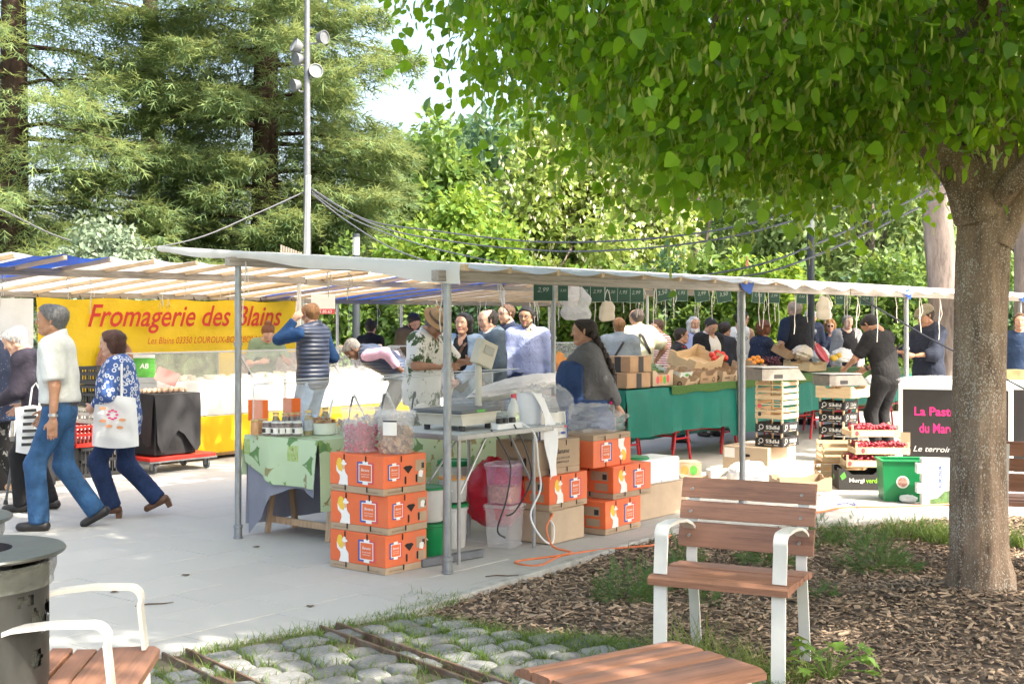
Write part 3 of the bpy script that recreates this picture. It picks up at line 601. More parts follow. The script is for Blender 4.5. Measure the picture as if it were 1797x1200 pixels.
# ================================================================== MARKET STALL FRAMES
m_galv=pm('galvanised_steel',(.30,.32,.34),.45,.22,30,.12,120,metal=.75,stretch=(1,1,.3)); m_alu=pm('aluminium',(.40,.41,.42),.4,.1,30,.08,90,metal=.8)
m_beam=wood('weathered_beam',(.36,.32,.28),(.16,.13,.11),(.5,14,14),4); m_raft=wood('pale_rafter',(.62,.47,.31),(.45,.31,.19),(10,.6,10),4)
m_tarp=pm('white_tarpaulin',(.80,.80,.79),.55,.05,2,.15,9,transl=.38,bdist=.02,dirt=(.68,.67,.63)); m_cream=pm('cream_tarpaulin',(.80,.77,.70),.6,.05,2,.15,9,transl=.5,bdist=.02); m_blue=pm('blue_tarpaulin',(.012,.085,.45),.45,.15,3,.2,9,transl=.3,bdist=.02)
m_rope=pm('white_rope',(.66,.63,.57),.8,.1,60,.3,200)
AX=(0,0,AU)
def rope(parent, a, b, z, L, seed):
    r_=random.Random(seed); g=MB(); x=a; y=b; pts=[(x,y,z)]
    for i in range(5): x+=r_.uniform(-.012,.012); y+=r_.uniform(-.012,.012); pts.append((x,y,z-L*(i+1)/5))
    g.tube(pts,.0042,5)
    if r_.random()<.6: g.tube([pts[0],(pts[2][0]+.03,pts[2][1]-.02,pts[2][2]),(pts[3][0]+.035,pts[3][1],pts[3][2]+.02)],.0036,5); g.ball(pts[3],.011,6,5)
    g.build('tie_string',m_rope,parent,smooth=True)
def stall(origin_label, posts, beams, rafters, canopies, ropes, cat='stall'):
    root=empty('market_stall',P2,AU,origin_label,cat,'market stalls on the square')
    for i,(a,b,z,r_,mt) in enumerate(posts):
        g=MB(); g.tube([(a,b,.02),(a,b,z)],r_,16); o=g.build('post',mt,root,smooth=True)
        g=MB(); g.lathe([(r_*1.05,.0),(r_*1.5,.0),(r_*1.5,.012),(r_*1.25,.016),(r_*1.25,.075),(r_*1.4,.08),(r_*1.4,.10),(r_*1.02,.105)],16,(a,b,0),(False,False)); g.build('socket',mt,o,smooth=True)
        g=MB(); g.lathe([(r_*1.02,-.03),(r_*1.35,-.03),(r_*1.35,.0),(r_*1.02,0)],14,(a,b,z-.55),(False,False)); g.build('collar',mt,o,smooth=True)
    for (p,q,wx,wz) in beams: g=MB(); g.bar(p,q,wx,wz,.004); g.build('beam',m_beam,root)
    for (p,q) in rafters: g=MB(); g.bar(p,q,.038,.042,.003); g.build('rafter',m_raft,root)
    for nm,fn,nu,nv,mt in canopies: g=MB(); g.sheet(nu,nv,fn); g.build(nm,mt,root,smooth=True,sharp=60)
    for i,(a,b,z,L) in enumerate(ropes): rope(root,a,b,z,L,i*7+len(ropes))
    return root
# ---- near stall row S (dried fruit and produce): low front beam at b=0, higher rear beam at b=2.04
PA=[0,3.84,7.52,11.44]
def zS(b): return 1.905+.072*b
RS=[.0+.54*i for i in range(25)]
def can_fn(a0,a1,b0,b1,drop=.0):
    def fn(u,v):
        a=a0+(a1-a0)*u; b=b0+(b1-b0)*v; ph=(a/.54)%1; sag=math.sin(PI*ph)
        z=zS(b)+.046-.020*sag*(.6+.4*math.sin(a*2.1+b*3))
        if v<.06: z-=(.018 if a<4.6 else .06)*sag*(1-v/.06)+.004
        return (a,b,z)
    return fn
def val_fn(u,v):                       # tarpaulin folded down over the end rafter
    b=-.14+3.09*u; d=(.05+.075*(1-u)**1.5+.012*math.sin(u*17))*v; return (-.035-.01*math.sin(PI*v)-.012*v*math.sin(u*9),b,zS(b)+.048-d)
rr=random.Random(2)
ropS=[(a,0.03,1.86,L) for a,L in [(.55,.22),(1.5,.16),(4.2,.32),(4.9,.4),(5.6,.26),(6.3,.45),(6.8,.5),(7.3,.3),(8.0,.42),(8.6,.5),(9.5,.35),(10.3,.5),(10.9,.55)]]+[(rr.uniform(.5,11),2.02,1.98,rr.uniform(.2,.5)) for _ in range(26)]+[(0.02,1.98,2.02,.45),(.03,2.1,2.0,.3),(.05,.1,1.87,.35)]
stall('long near market stall with white sloping canopy, grey steel posts and weathered front beam',
  [(a,0,1.845,.026,m_galv) for a in PA]+[(a,2.04,1.985,.024,m_galv) for a in PA],
  [((-.12,0,1.872),(6.0,0,1.872),.06,.068),((6.02,0,1.872),(13.2,0,1.872),.06,.068),((-.1,2.04,2.018),(6.4,2.04,2.018),.06,.065),((6.42,2.04,2.018),(13.2,2.04,2.018),.06,.065)],
  [((a,-.075 if i else -.16,zS(-.075)+.0225),(a,2.95,zS(2.95)+.0225)) for i,a in enumerate(RS)],
  [('canopy',can_fn(-.03,6.48,-.10,2.97),96,14,m_tarp),('canopy',can_fn(6.47,12.98,-.12,2.97),96,14,m_tarp),('canopy_valance',val_fn,40,4,m_tarp)],ropS)
for a in (3.84,7.45,11.4):
    g=MB(); g.sheet(8,4,lambda u,v:(a-.13+.26*u,-.045-.02*math.sin(PI*u),1.915-.10*v*math.sin(PI*u)-.01*math.sin(u*12)))
    g.build('tarp_corner',m_blue,None,P2,AX,smooth=True,label='blue tarpaulin corner tied over the front beam '+{3.84:'above the steel post behind the armchair',7.45:'left of the flat cap man',11.4:'right of the lime trunk'}[a],cat='tarpaulin',group='blue tarpaulin corners')
# ---- row C: cheese stall and the stall beyond it, high near edge
def zC(b): return 2.10-.085*(b-6.2)
def canC(a0,a1,b0=5.35,b1=8.6,lift=.03):
    def fn(u,v):
        a=a0+(a1-a0)*u; b=b0+(b1-b0)*v; ph=((a-.16)/.5)%1; s_=math.sin(PI*ph); return (a,b,zC(b)+lift-.035*s_*(1 if v<.1 else .7)+.008*math.sin(b*5+a))
    return fn
m_white_post=pm('pale_steel',(.66,.64,.60),.5,.1,20,.1,90,metal=.2)
rr=random.Random(5)
stall('cheese stall frame with cream canopy, pale rafters and a blue canopy strip at left',
  [(a,6.2,2.03,.026,m_white_post) for a in (-2.4,.35,4.32)]+[(a,8.4,1.86,.024,m_white_post) for a in (-2.3,1.9,6.3)],
  [((-3,6.2,2.065),(4.4,6.2,2.065),.06,.075),((-3,8.4,1.89),(6.35,8.4,1.89),.06,.07)],
  [((.16+.5*i,5.33,zC(5.33)),(.16+.5*i,8.62,zC(8.62))) for i in range(-6,10)],
  [('canopy',canC(-3,.35),30,10,m_cream),('canopy_strip',canC(.35,1.18),8,10,m_blue),('canopy',canC(1.18,4.7),34,10,m_cream)],
  [(rr.uniform(1.2,4.2),8.36,1.87,rr.uniform(.12,.3)) for _ in range(7)]+[(rr.uniform(.5,4),6.2,2.03,rr.uniform(.15,.4)) for _ in range(8)])
stall('far market stall with white and blue canopy panels behind the customers in the aisle',
  [(a,6.2,2.0,.024,m_white_post) for a in (8.2,12.0)]+[(a,8.4,1.82,.022,m_white_post) for a in (7.04,8.4,9.26,12.2)],
  [((4.42,6.2,2.045),(14,6.2,2.045),.06,.07),((6.4,8.4,1.86),(14,8.4,1.86),.06,.07)],
  [((4.7+.5*i,5.4,zC(5.4)-.02),(4.7+.5*i,8.62,zC(8.62)-.02)) for i in range(19)],
  [('canopy',canC(4.72,5.6,5.45,8.6,.01),8,8,m_cream),('canopy_strip',canC(5.6,6.1,5.45,8.6,.01),6,8,m_blue),('canopy',canC(6.1,6.7,5.45,8.6,.01),8,8,m_cream),('canopy_strip',canC(6.7,8.3,5.45,8.65,.0),14,8,m_blue),('canopy',canC(8.3,14,5.45,8.6,.01),40,8,m_tarp)],
  [(rr.uniform(6.5,13.8),rr.choice((6.2,8.4)),1.86,rr.uniform(.2,.5)) for _ in range(30)])
# guy rope at the right of the produce stall
g=MB(); a=PY(1487,510,13.8); b=PY(1797,682,11.5); g.tube([a,(a+b)/2+Vector((0,0,-.02)),b,b+(b-a)*.4],.008,6); g.build('guy_rope',pm('dark_rope',(.03,.035,.05),.7),smooth=True,label='dark guy rope running down from the front beam past the lime trunk',cat='rope')
# ================================================================== POLES, MAST, CABLES
m_mast=pm('mast_grey',(.15,.16,.175),.5,.15,10,.1,60,metal=.3); m_dk=pm('lamp_column_dark',(.045,.055,.065),.45,.15,10,.1,60,metal=.2); m_black=pm('black_plastic',(.025,.025,.027),.5,.2,20,.1,90)
Y=24; X=(539-898.5)/FPX*Y; mast=empty('floodlight_mast',(X,Y,0),0,'tall grey mast carrying five round floodlights in front of the redwood','mast')
g=MB(); g.tube([(0,0,0),(0,0,4.4),(0,0,9.5)],[.085,.065,.04],14); g.build('pole',m_mast,mast,smooth=True)
m_lens=pm('lamp_glass',(.55,.56,.55),.15,.1,30,0); m_lens_d=pm('lamp_glass_dark',(.10,.16,.15),.12,.1,30,0)
for i,(px,py,ry,rx,sz,lm) in enumerate([(521,82,-1,-.3,.135,m_lens),(565,66,1,.5,.125,m_mast),(523,104,-.8,.7,.12,m_mast),(553,126,.45,.2,.13,m_lens_d),(519,150,-.9,.8,.12,m_mast)]):
    p=PY(px,py,Y)-Vector((X,Y,0)); r_=bpy.data.objects.new('floodlight',None)
    g=MB(); g.lathe([(.3*sz,-.75*sz),(.75*sz,-.6*sz),(sz,.25*sz),(sz*1.05,.55*sz),(sz*.95,.55*sz),(sz*.9,.35*sz)],18,cap=(True,False)); o=g.build('floodlight',m_mast,mast,p,(PI/2+rx*.5-.2,0,ry),smooth=True)
    g=MB(); g.lathe([(.0,.36*sz),(sz*.93,.36*sz)],18,cap=(False,False)); g.build('lens',lm,o)
    g=MB(); g.tube([(0,0,p.z-.12),(p.x*.6,0,p.z-.12),(p.x,p.y,p.z-.04)],.018,6); g.build('bracket',m_mast,mast,smooth=True)
g=MB(); a=PY(531,445,Y-.3); b=PY(541,308,Y-.2); g.bar(a-Vector((0,0,2.8)),b,.10,.05,.004); g.build('leaning_board',pm('whitewashed_board',(.66,.64,.60),.7,.1,8,.2,50),label='long white board leaning against the floodlight mast',cat='board')
def lamp_col(px,Y,ytop,yglass,r_,lb):
    X=(px-898.5)/FPX*Y; zt=PY(px,ytop,Y).z; zg=PY(px,yglass,Y).z; o=empty('lamp_column',(X,Y,0),0,lb,'lamp','lamp columns of the park')
    g=MB(); g.tube([(0,0,0),(0,0,zg)],r_,16); g.build('column',m_dk,o,smooth=True)
    g=MB(); g.lathe([(r_*.98,zg+.004),(r_*.98,zt-.06)],16,cap=(False,False)); g.build('glass_tube',pm('lamp_tube',(.7,.72,.72),.2,.05,9,0,alpha=.45),o,smooth=True)
    g=MB(); g.lathe([(r_*1.02,zt-.06),(r_*1.02,zt),(0,zt+.005)],16,cap=(False,False)); g.build('cap',m_dk,o,smooth=True)
    g=MB(); g.tube([(0,0,zg),(0,0,zt-.06)],r_*.35,8); g.build('light_source',m_galv,o,smooth=True)
lamp_col(1423,19.5,371,408,.058,'dark lamp column with glass top behind the produce stall'); lamp_col(625,21.5,410,448,.062,'slim lamp column with glass top behind the blue canopy strip')
g=MB(); p=PY(1310,433,25); g.bar((p.x,p.y,0),(p.x,p.y,p.z),.075,.075,.005,up=(1,0,0)); g.build('rust_post',pm('rust_red_paint',(.26,.09,.06),.7,.2),label='rust red square post rising behind the canopy',cat='post')
fe=empty('picket_fence',(0,0,0),0,'small weathered picket fence piece beside the foot of the mast','fence'); m_pick=wood('picket_wood',(.33,.28,.23),(.18,.15,.12),(12,12,.6),4)
for i in range(9):
    p=PY(494+i*4.2,430+i*1.6,23.2); g=MB(); g.box(p.x-.016,p.x+.016,p.y-.008,p.y+.008,.2,p.z,.002); g.build('picket',m_pick,fe)
g=MB(); a=PY(492,440,23.22); b=PY(531,452,23.22); g.bar(a,b,.02,.05); g.build('rail',m_pick,fe); g=MB(); g.bar((a.x,a.y,.6),(b.x,b.y,.6),.02,.05); g.build('rail',m_pick,fe)
m_cab=pm('cable_rubber',(.09,.095,.11),.6,.1)
def cable(pts, label, r_=.014, mat=None, name='cable', cat='cable', group='cables strung from the mast'):
    g=MB(); P=[Vector(p) for p in pts]; out=[]
    for i in range(len(P)-1):
        for k in range(6):
            t=k/6; a=P[max(i-1,0)]; b=P[i]; c=P[i+1]; d=P[min(i+2,len(P)-1)]; out.append(.5*((2*b)+(c-a)*t+(2*a-5*b+4*c-d)*t*t+(3*b-a-3*c+d)*t**3))
    out.append(P[-1]); g.tube(out,r_,6); return g.build(name,mat or m_cab,smooth=True,label=label,cat=cat,group=group)
cable([PY(-120,320,20),PY(0,367,20.5),PY(110,418,21.5),PY(220,438,22.5),PY(340,420,23),PY(450,375,23.5),PY(534,337,23.9)],'cable sagging left from the mast above the cheese stall roof')
cable([PY(545,330,23.9),PY(640,385,23),PY(760,405,22),PY(920,423,20.5),PY(1050,424,19.5),PY(1180,415,18.5),PY(1300,396,17.5),PY(1420,363,16.5),PY(1520,320,15.5)],'upper of the long cables curving right from the mast')
cable([PY(545,333,23.9),PY(660,396,23),PY(800,425,22),PY(960,440,20.5),PY(1100,438,19.5),PY(1260,420,18),PY(1400,385,16.8),PY(1500,352,15.5),PY(1640,290,14)],'lower of the long cables curving right from the mast')
cable([PY(545,336,23.9),PY(620,385,23),PY(740,430,22),PY(880,462,21)],'cable dropping from the mast to the canopy ridge left of the blossom tree',.012)
cable([PY(545,338,23.9),PY(600,382,23),PY(680,432,22),PY(760,462,21.5)],'steepest cable dropping from the mast to the near canopy',.012)
cable([PY(1180,492,19),PY(1330,465,18),PY(1440,425,17),PY(1560,370,16),PY(1700,300,15)],'cable rising right in front of the leaning trunk, upper one')
cable([PY(1200,494,19.2),PY(1330,481,18.2),PY(1440,445,17.2),PY(1560,390,16.2),PY(1720,310,15)],'cable rising right in front of the leaning trunk, lower one')
# ================================================================== FOREGROUND FURNITURE
m_slat=wood('hardwood_slat',(.30,.145,.09),(.17,.08,.048),(.7,16,16),2.6,.5,.18,.08); m_frame=pm('cream_painted_steel',(.70,.69,.64),.38,.05,12,.06,80,spec=.5)
def flatbar(pts, wd, th):                       # a bent flat steel strip: pts in the (y,z) plane, width along x
    def f(x0):
        g=MB(); n=len(pts); v=[]
        for i,(y,z) in enumerate(pts):
            a=Vector(pts[max(i-1,0)]); b=Vector(pts[min(i+1,n-1)]); d=(b-a).normalized(); nn=Vector((-d.y,d.x))
            for sx in (-1,1):
                for sn in (-1,1): v.append((x0+sx*wd/2,y+nn.x*sn*th/2,z+nn.y*sn*th/2))
        fs=[]
        for i in range(n-1):
            a=i*4; b=a+4
            for p,q in ((0,1),(1,3),(3,2),(2,0)): fs.append((a+p,a+q,b+q,b+p))
        fs+=[(0,1,3,2),((n-1)*4,(n-1)*4+2,(n-1)*4+3,(n-1)*4+1)]
        g.add(v,fs); return g
    return f
def arc(c,r,a0,a1,n=6): return [(c[0]+r*math.cos(R(a0+(a1-a0)*i/n)),c[1]+r*math.sin(R(a0+(a1-a0)*i/n))) for i in range(n+1)]
def armchair(loc, rz, label):
    o=empty('armchair',loc,rz,label,'chair','slatted wooden armchairs')   # local: front is -y, x across, seat z .45
    for sx in (-1,1):
        x=sx*.275
        g=flatbar([(-.235,0),(-.225,.40)],.062,.016)(x); g.build('leg',m_frame,o,smooth=True,sharp=40)
        g=flatbar([(-.222,.455)]+[(-.205,.61)]+arc((-.165,.625),.045,180,90)+[(-.05,.672),(.07,.660),(.15,.635),(.215,.600),(.235,.585)],.062,.014)(x*1.01); g.build('armrest',m_frame,o,smooth=True,sharp=40)
        g=flatbar([(.285,0),(.245,.25),(.215,.42),(.205,.47),(.225,.62),(.27,.83)],.05,.016)(sx*.27); q=g.build('leg',m_frame,o,smooth=True,sharp=40)
        g=flatbar([(.30,0.0),(.258,.25),(.228,.42)],.012,.016)(sx*.27); g.build('leg_rib',m_frame,q,smooth=True,sharp=40)
        g=flatbar([(-.225,.40)]+arc((-.19,.39),.035,180,95,5)+[(0,.418),(.17,.412)]+arc((.18,.39),.035,90,20,4),.05,.012)(sx*.27); g.build('seat_support',m_frame,o,smooth=True,sharp=40)
    def slat(x0,x1,prof,name):
        g=MB(); n=len(prof); v=[(x,y,z) for x in (x0,x1) for y,z in prof]
        g.add(v,[tuple(range(n)),tuple(range(2*n-1,n-1,-1))]+[(i,n+i,n+(i+1)%n,(i+1)%n) for i in range(n)]); g.build(name,m_slat,o,smooth=True,sharp=40)
    slat(-.325,.325,[(-.262,.408),(-.265,.437),(-.245,.450),(-.06,.448),(-.056,.443),(-.056,.424),(-.06,.42),(-.24,.408)],'seat_slat')
    for i in range(3):
        y=-.048+i*.082; z=.450-.006*(i-1)**2; slat(-.325,.325,[(y,z-.026),(y,z-.004),(y+.004,z),(y+.068,z+.001),(y+.072,z-.003),(y+.072,z-.026)],'seat_slat')
    for z0,z1 in ((.515,.635),(.648,.735),(.748,.845)):
        y=lambda z:.188+(z-.5)*.20+.06*max(0,z-.7); slat(-.33,.33,[(y(z0),z0),(y(z0)-.012,z0+.004),((y(z0)+y(z1))/2-.018,(z0+z1)/2),(y(z1)-.012,z1-.004),(y(z1),z1),(y(z1)+.014,z1-.003),((y(z0)+y(z1))/2+.008,(z0+z1)/2),(y(z0)+.014,z0+.003)],'back_slat')
    for z_,y_ in ((.575,.178),(.69,.203),(.795,.229)):
        for x_ in (-.27,.27): g=MB(); g.tube([(x_,y_-.005,z_),(x_,y_-.022,z_)],.007,8); g.build('bolt',m_alu,o)
    return o
cl=G(1140,1000,.45); cr=G(1378,1022,.45); mid=(cl+cr)/2; dr=(cr-cl).normalized(); rz=math.atan2(dr.y,dr.x); fw=Vector((dr.y,-dr.x,0))
armchair((mid.x-fw.x*.265,mid.y-fw.y*.265,-.025),rz,'white framed hardwood armchair standing in the mulch, seen whole from the front')
armchair((-1.47,4.17,0),R(90)+R(6),'hardwood armchair cut by the lower left corner of the picture')
armchair((3.47,8.35,-.02),R(165),'armchair seen from behind at the right edge, beyond the lime trunk')
# low slatted stool
le=G(900,1165,.42); ba=G(1165,1117,.42); ri=G(1320,1172,.42); ex=(ba-le).normalized(); L=(ba-le).length; ey=Vector((ex.y,-ex.x,0))
st=empty('slatted_stool',(le.x,le.y,-.0),math.atan2(ex.y,ex.x),'low hardwood slatted stool in front of the armchair','stool')   # local x along slats, -y towards the camera
yy=0
for i,wd in enumerate((.105,.105,.105,.19)):
    y0=-yy-wd; g=MB(); z0=.385; v=[]; pr=[(0,-.0),(0,.03),(.01,.036),(wd-.01,.036),(wd,.03),(wd,0)]
    if i==0: pr=[(0,0),(0,.03),(.01,.036),(wd-.06,.034),(wd-.02,.022),(wd,.0)]
    if i==3: pr=[(0.0,0),(0.0,.02),(.03,.034),(wd-.01,.036),(wd,.03),(wd,0)]
    n=6; g.add([(x,y0+a,z0+b) for x in (-.0,L) for a,b in pr],[tuple(range(n)),tuple(range(2*n-1,n-1,-1))]+[(k,n+k,n+(k+1)%n,(k+1)%n) for k in range(n)]); g.build('seat_slat',m_slat,st,smooth=True,sharp=40); yy+=wd+.008
for x in (.03,L-.03):
    g=flatbar([(-.47,0),(-.46,.34)]+arc((-.42,.34),.04,180,95,5)+[(-.25,.384),(-.08,.38)]+arc((-.07,.34),.04,90,10,5)+[(-.028,.3),(-.02,0)],.05,.012)(x); g.build('leg_frame',m_frame,st,smooth=True,sharp=40)
# litter bins
m_bin=pm('bin_steel',(.045,.046,.044),.45,.5,5,.2,40,metal=.25,stretch=(1,1,.35),dirt=(.11,.105,.09)); m_lid=pm('bin_lid_steel',(.13,.138,.135),.35,.3,6,.15,30,metal=.7,dirt=(.12,.12,.11)); m_bag=pm('clear_bin_liner',(.16,.17,.15),.3,.2,20,.6,30,alpha=.5,bdist=.02)
def bin_(loc,label):
    o=empty('litter_bin',loc,.4,label,'bin','perforated steel litter bins'); rc=.235; n=30; rows=26; v=[];f=[]; rr=random.Random(3)
    holes=[(rr.uniform(0,2*PI),rr.uniform(.1,.70),rr.uniform(.012,.030)) for _ in range(70)]
    n=110; rows=74
    for j in range(rows+1):
        for i in range(n): v.append((rc*math.cos(2*PI*i/n),rc*math.sin(2*PI*i/n),.02+.81*j/rows))
    for j in range(rows):
        for i in range(n):
            a=2*PI*(i+.5)/n; z=.02+.76*(j+.5)/rows
            if any(((abs((a-h[0]+PI)%(2*PI)-PI)*rc)**2+(z-h[1])**2)<h[2]**2 for h in holes): continue
            f.append((j*n+i,j*n+(i+1)%n,(j+1)*n+(i+1)%n,(j+1)*n+i))
    g=MB(); g.add(v,f); g.build('body',m_bin,o,smooth=True)
    g=MB(); g.lathe([(.22,.06),(.22,.77),(.228,.842),(.258,.848),(.258,.82),(.248,.79),(.250,.77)],40,cap=(True,False)); g.build('liner_bag',m_bag,o,smooth=True)
    g=MB(); g.lathe([(.125,.868),(.283,.866),(.287,.872),(.283,.878),(.125,.880)],56,cap=(False,False)); g.f.append(tuple()) if 0 else None; g.build('lid',m_lid,o,smooth=True,sharp=30)
    g=MB(); g.lathe([(.125,.880),(.125,.80)],30,cap=(False,True)); g.build('lid_opening',m_black,o,smooth=True)
    for k in range(3): g=MB(); g.tube([(.2*math.cos(k*2.1),.2*math.sin(k*2.1),.76),(.2*math.cos(k*2.1),.2*math.sin(k*2.1),.868)],.008,8); g.build('lid_strut',m_bin,o,smooth=True)
bin_((-1.70,4.02,0),'nearer perforated steel litter bin behind the left armchair'); bin_((-2.12,4.66,0),'farther litter bin with only its lid edge in view at left')
# ================================================================== BOXES, BUCKETS AND STALL GOODS
m_kraft=pm('kraft_card',(.40,.29,.19),.85,.08,6,.12,120,rnd=.06); m_kraft2=pm('pale_kraft',(.47,.36,.25),.85,.08,6,.12,120,rnd=.05); m_orange=pm('orange_print',(.74,.145,.045),.6,.07,6,.10,60,rnd=.07,dirt=(.66,.19,.09)); m_hole=pm('dark_inside',(.02,.017,.015),.9)
m_pw=pm('print_white',(.80,.78,.74),.6,.03); m_py=pm('print_yellow',(.80,.50,.05),.6,.08,40); m_pb=pm('print_blue',(.05,.08,.33),.6,.05); m_pr=pm('print_red',(.62,.08,.10),.6,.05); m_ps=pm('print_skin',(.70,.42,.24),.6,.05); m_pk=pm('print_black',(.03,.03,.03),.6,.05); m_pg=pm('print_green',(.10,.38,.06),.6,.2,30); m_pink=pm('print_magenta',(.75,.02,.20),.6,.03)
FR=(PI/2,0,0); LR=(PI/2,0,-PI/2)
class Face:                                   # prints and cut-outs on the front (-y) or left (-x) face of a box
    def __init__(s,o,face,lx,ly): s.o=o; s.face=face; s.k=(lx if face=='L' else ly)/2; s.up=1
    def fn(s,d=.0015,sx=1):
        if s.face=='F': return lambda x,z:(x,-s.k-d,z)
        return lambda x,z:(-s.k-d,-x,z)
    def poly(s,name,pts,m,d=.0015): g=MB(); g.flat(pts,s.fn(d)); return g.build(name,m,s.o)
    def rect(s,name,x0,x1,z0,z1,m,d=.0015): return s.poly(name,[(x0,z0),(x1,z0),(x1,z1),(x0,z1)],m,d)
    def text(s,key,m,x,z,width=None,height=None,d=.003,flip=False):
        p=s.fn(d)(x,z); r_=FR if s.face=='F' else LR
        if flip: r_=(PI/2,PI,0) if s.face=='F' else (PI/2,PI,-PI/2)
        return text(key,m,s.o,p,r_,width,height)
def ell(cx,cz,rx,rz_,n=18,a0=0): return [(cx+rx*math.cos(a0+2*PI*i/n),cz+rz_*math.sin(a0+2*PI*i/n)) for i in range(n)]
def slot(fc,x,z,w_,h): fc.poly('hand_hole',[(x-w_/2,z-h/2+w_/2),(x-w_*.3,z-h/2),(x+w_*.3,z-h/2),(x+w_/2,z-h/2+w_/2),(x+w_/2,z+h/2-w_/2),(x+w_*.3,z+h/2),(x-w_*.3,z+h/2),(x-w_/2,z+h/2-w_/2)],m_hole,.0025)
def big_print(fc,c0,ly):                      # planter figure and stamp logo
    k=fc; z0=.045
    k.poly('print_bunch',ell(c0-.155,.165,.030,.052),m_py,.0015); k.poly('print_figure',[(c0-.165,.045),(c0-.075,.045),(c0-.078,.105),(c0-.10,.128),(c0-.105,.15),(c0-.125,.15),(c0-.13,.128),(c0-.16,.135),(c0-.186,.17),(c0-.182,.13),(c0-.152,.105),(c0-.150,.08)],m_pw,.002)
    k.poly('print_face',ell(c0-.117,.163,.014,.02),m_ps,.0022); k.poly('print_hat',ell(c0-.112,.182,.026,.010)+[],m_pw,.0026); k.poly('print_hat',ell(c0-.115,.193,.013,.014),m_pw,.0028)
def stamp(k,x,z,w_,h):
    k.rect('print_stamp',x-w_/2,x-w_/6,z-h/2,z+h/2,m_pb,.0018); k.rect('print_stamp',x-w_/6,x+w_/6,z-h/2-.006,z+h/2+.006,m_pw,.0019); k.rect('print_stamp',x+w_/6,x+w_/2,z-h/2,z+h/2,m_pr,.0018)
    k.rect('print_stamp',x-w_*.40,x+w_*.40,z-h*.42,z+h*.42,m_pw,.0024); k.rect('print_stamp',x-w_*.36,x+w_*.36,z-h*.375,z+h*.375,m_orange,.0028)
    k.text('banane',m_pw,x,z+h*.14,w_*.5,d=.0034); k.text('guad',m_pw,x,z-h*.06,w_*.5,d=.0034); k.text('mart',m_pw,x,z-h*.18,w_*.46,d=.0034)
def banana_box(label, loc, rz, long='F', colr=None, kraft=False, group='banana cartons at the dried fruit stall', flip=False):
    lx,ly=(.50,.38) if long=='F' else (.38,.50); h=.245; o=empty('banana_carton',loc,rz,label,'carton',group); rr=random.Random(label)
    inner=o
    g=MB(); mt=m_kraft if kraft else m_orange
    g.box(-lx/2,lx/2,-ly/2,ly/2,.044,h,.004); g.build('lid_sleeve',mt,o)
    g=MB(); g.box(-lx/2+.001,lx/2-.001,-ly/2+.001,ly/2-.001,0,.0435,.003); g.build('base_tray',m_kraft,o)
    for fcn in ('F','L'):
        fc=Face(o,fcn,lx,ly); isl=(fcn==long); w_=(lx if fcn=='F' else ly)
        for s_ in (-.22,.18) if isl else (-.1,): slot(fc,w_*s_,h-.022,.012,.04); slot(fc,w_*s_+.01,.03,.012,.036)
        if kraft:
            if isl: fc.text('banane',m_pk,.05,.165,.15); fc.text('guad',m_pk,.05,.115,.16); fc.text('mart',m_pk,.05,.085,.14)
            else: fc.text('banane',m_pk,-.02,.12,.09); slot(fc,.09,.09,.03,.08)
        elif isl:
            big_print(fc,-.0,w_); stamp(fc,.085,.135,.15,.135); fc.text('selection',m_pk,-w_*.32,.022,.11); fc.text('selection',m_pk,w_*.3,.018,.1)
        elif fcn=='L' and long=='F':
            fc.rect('print_label',-.02,.14,.135,.205,m_kraft); fc.rect('print_label',.02,.14,.06,.115,m_kraft); fc.rect('print_code',.09,.13,.145,.185,m_pk,.002); slot(fc,-.08,.10,.03,.06)
        else:
            stamp(fc,-.10,.145,.11,.10); fc.poly('hand_hole',[(-.02,.165),(.0,.175),(.045,.175),(.065,.165),(.025,.125)],m_hole,.0025); fc.rect('print_label',.09,.175,.135,.205,m_kraft); fc.rect('print_label',.11,.175,.055,.115,m_kraft); fc.rect('print_code',.145,.17,.15,.185,m_pk,.002); slot(fc,.0,.085,.016,.05); slot(fc,.1,.09,.016,.05); fc.text('selection',m_pk,-.1,.022,.12)
    if flip: o.rotation_euler=(PI,0,rz+PI); o.location.z+=h
    return o
def card_box(label, loc, rz, lx, ly, h, mt=None, extras=None, group='cardboard boxes on the market floor', name='cardboard_box', cat='box'):
    o=empty(name,loc,rz,label,cat,group); mt=mt or m_kraft2
    g=MB(); g.box(-lx/2,lx/2,-ly/2,ly/2,0,h-.003,.004); g.build('carton',mt,o)
    g=MB(); g.box(-lx/2+.002,lx/2-.002,-ly/2,-.0015,h-.0028,h,.001); g.build('flap',mt,o); g=MB(); g.box(-lx/2+.002,lx/2-.002,.0015,ly/2,h-.0028,h,.001); g.build('flap',mt,o)
    if extras: extras(Face(o,'F',lx,ly),Face(o,'L',lx,ly))
    return o
# stack of three at the corner post: long printed side to the left (-x face), short to the right
for i,(lb,da,r_) in enumerate((('lowest orange banana carton of the stack of three by the corner post',0,0),('middle orange banana carton of the stack of three by the corner post',.006,.03),('top orange banana carton of the stack of three, carrying two plastic tubs',-.005,-.015))):
    o=banana_box(lb,S(-.12+da,.49,.001+.2465*i),AU+r_*1.6,'L')
    fc_=Face(o,'F',.38,.50); z_=(.15,.17,.12)[i]; fc_.poly('torn_label',[(.115,z_-.02),(.15,z_-.028),(.16,z_+.012),(.135,z_+.02),(.118,z_+.012)],m_pw,.0035)
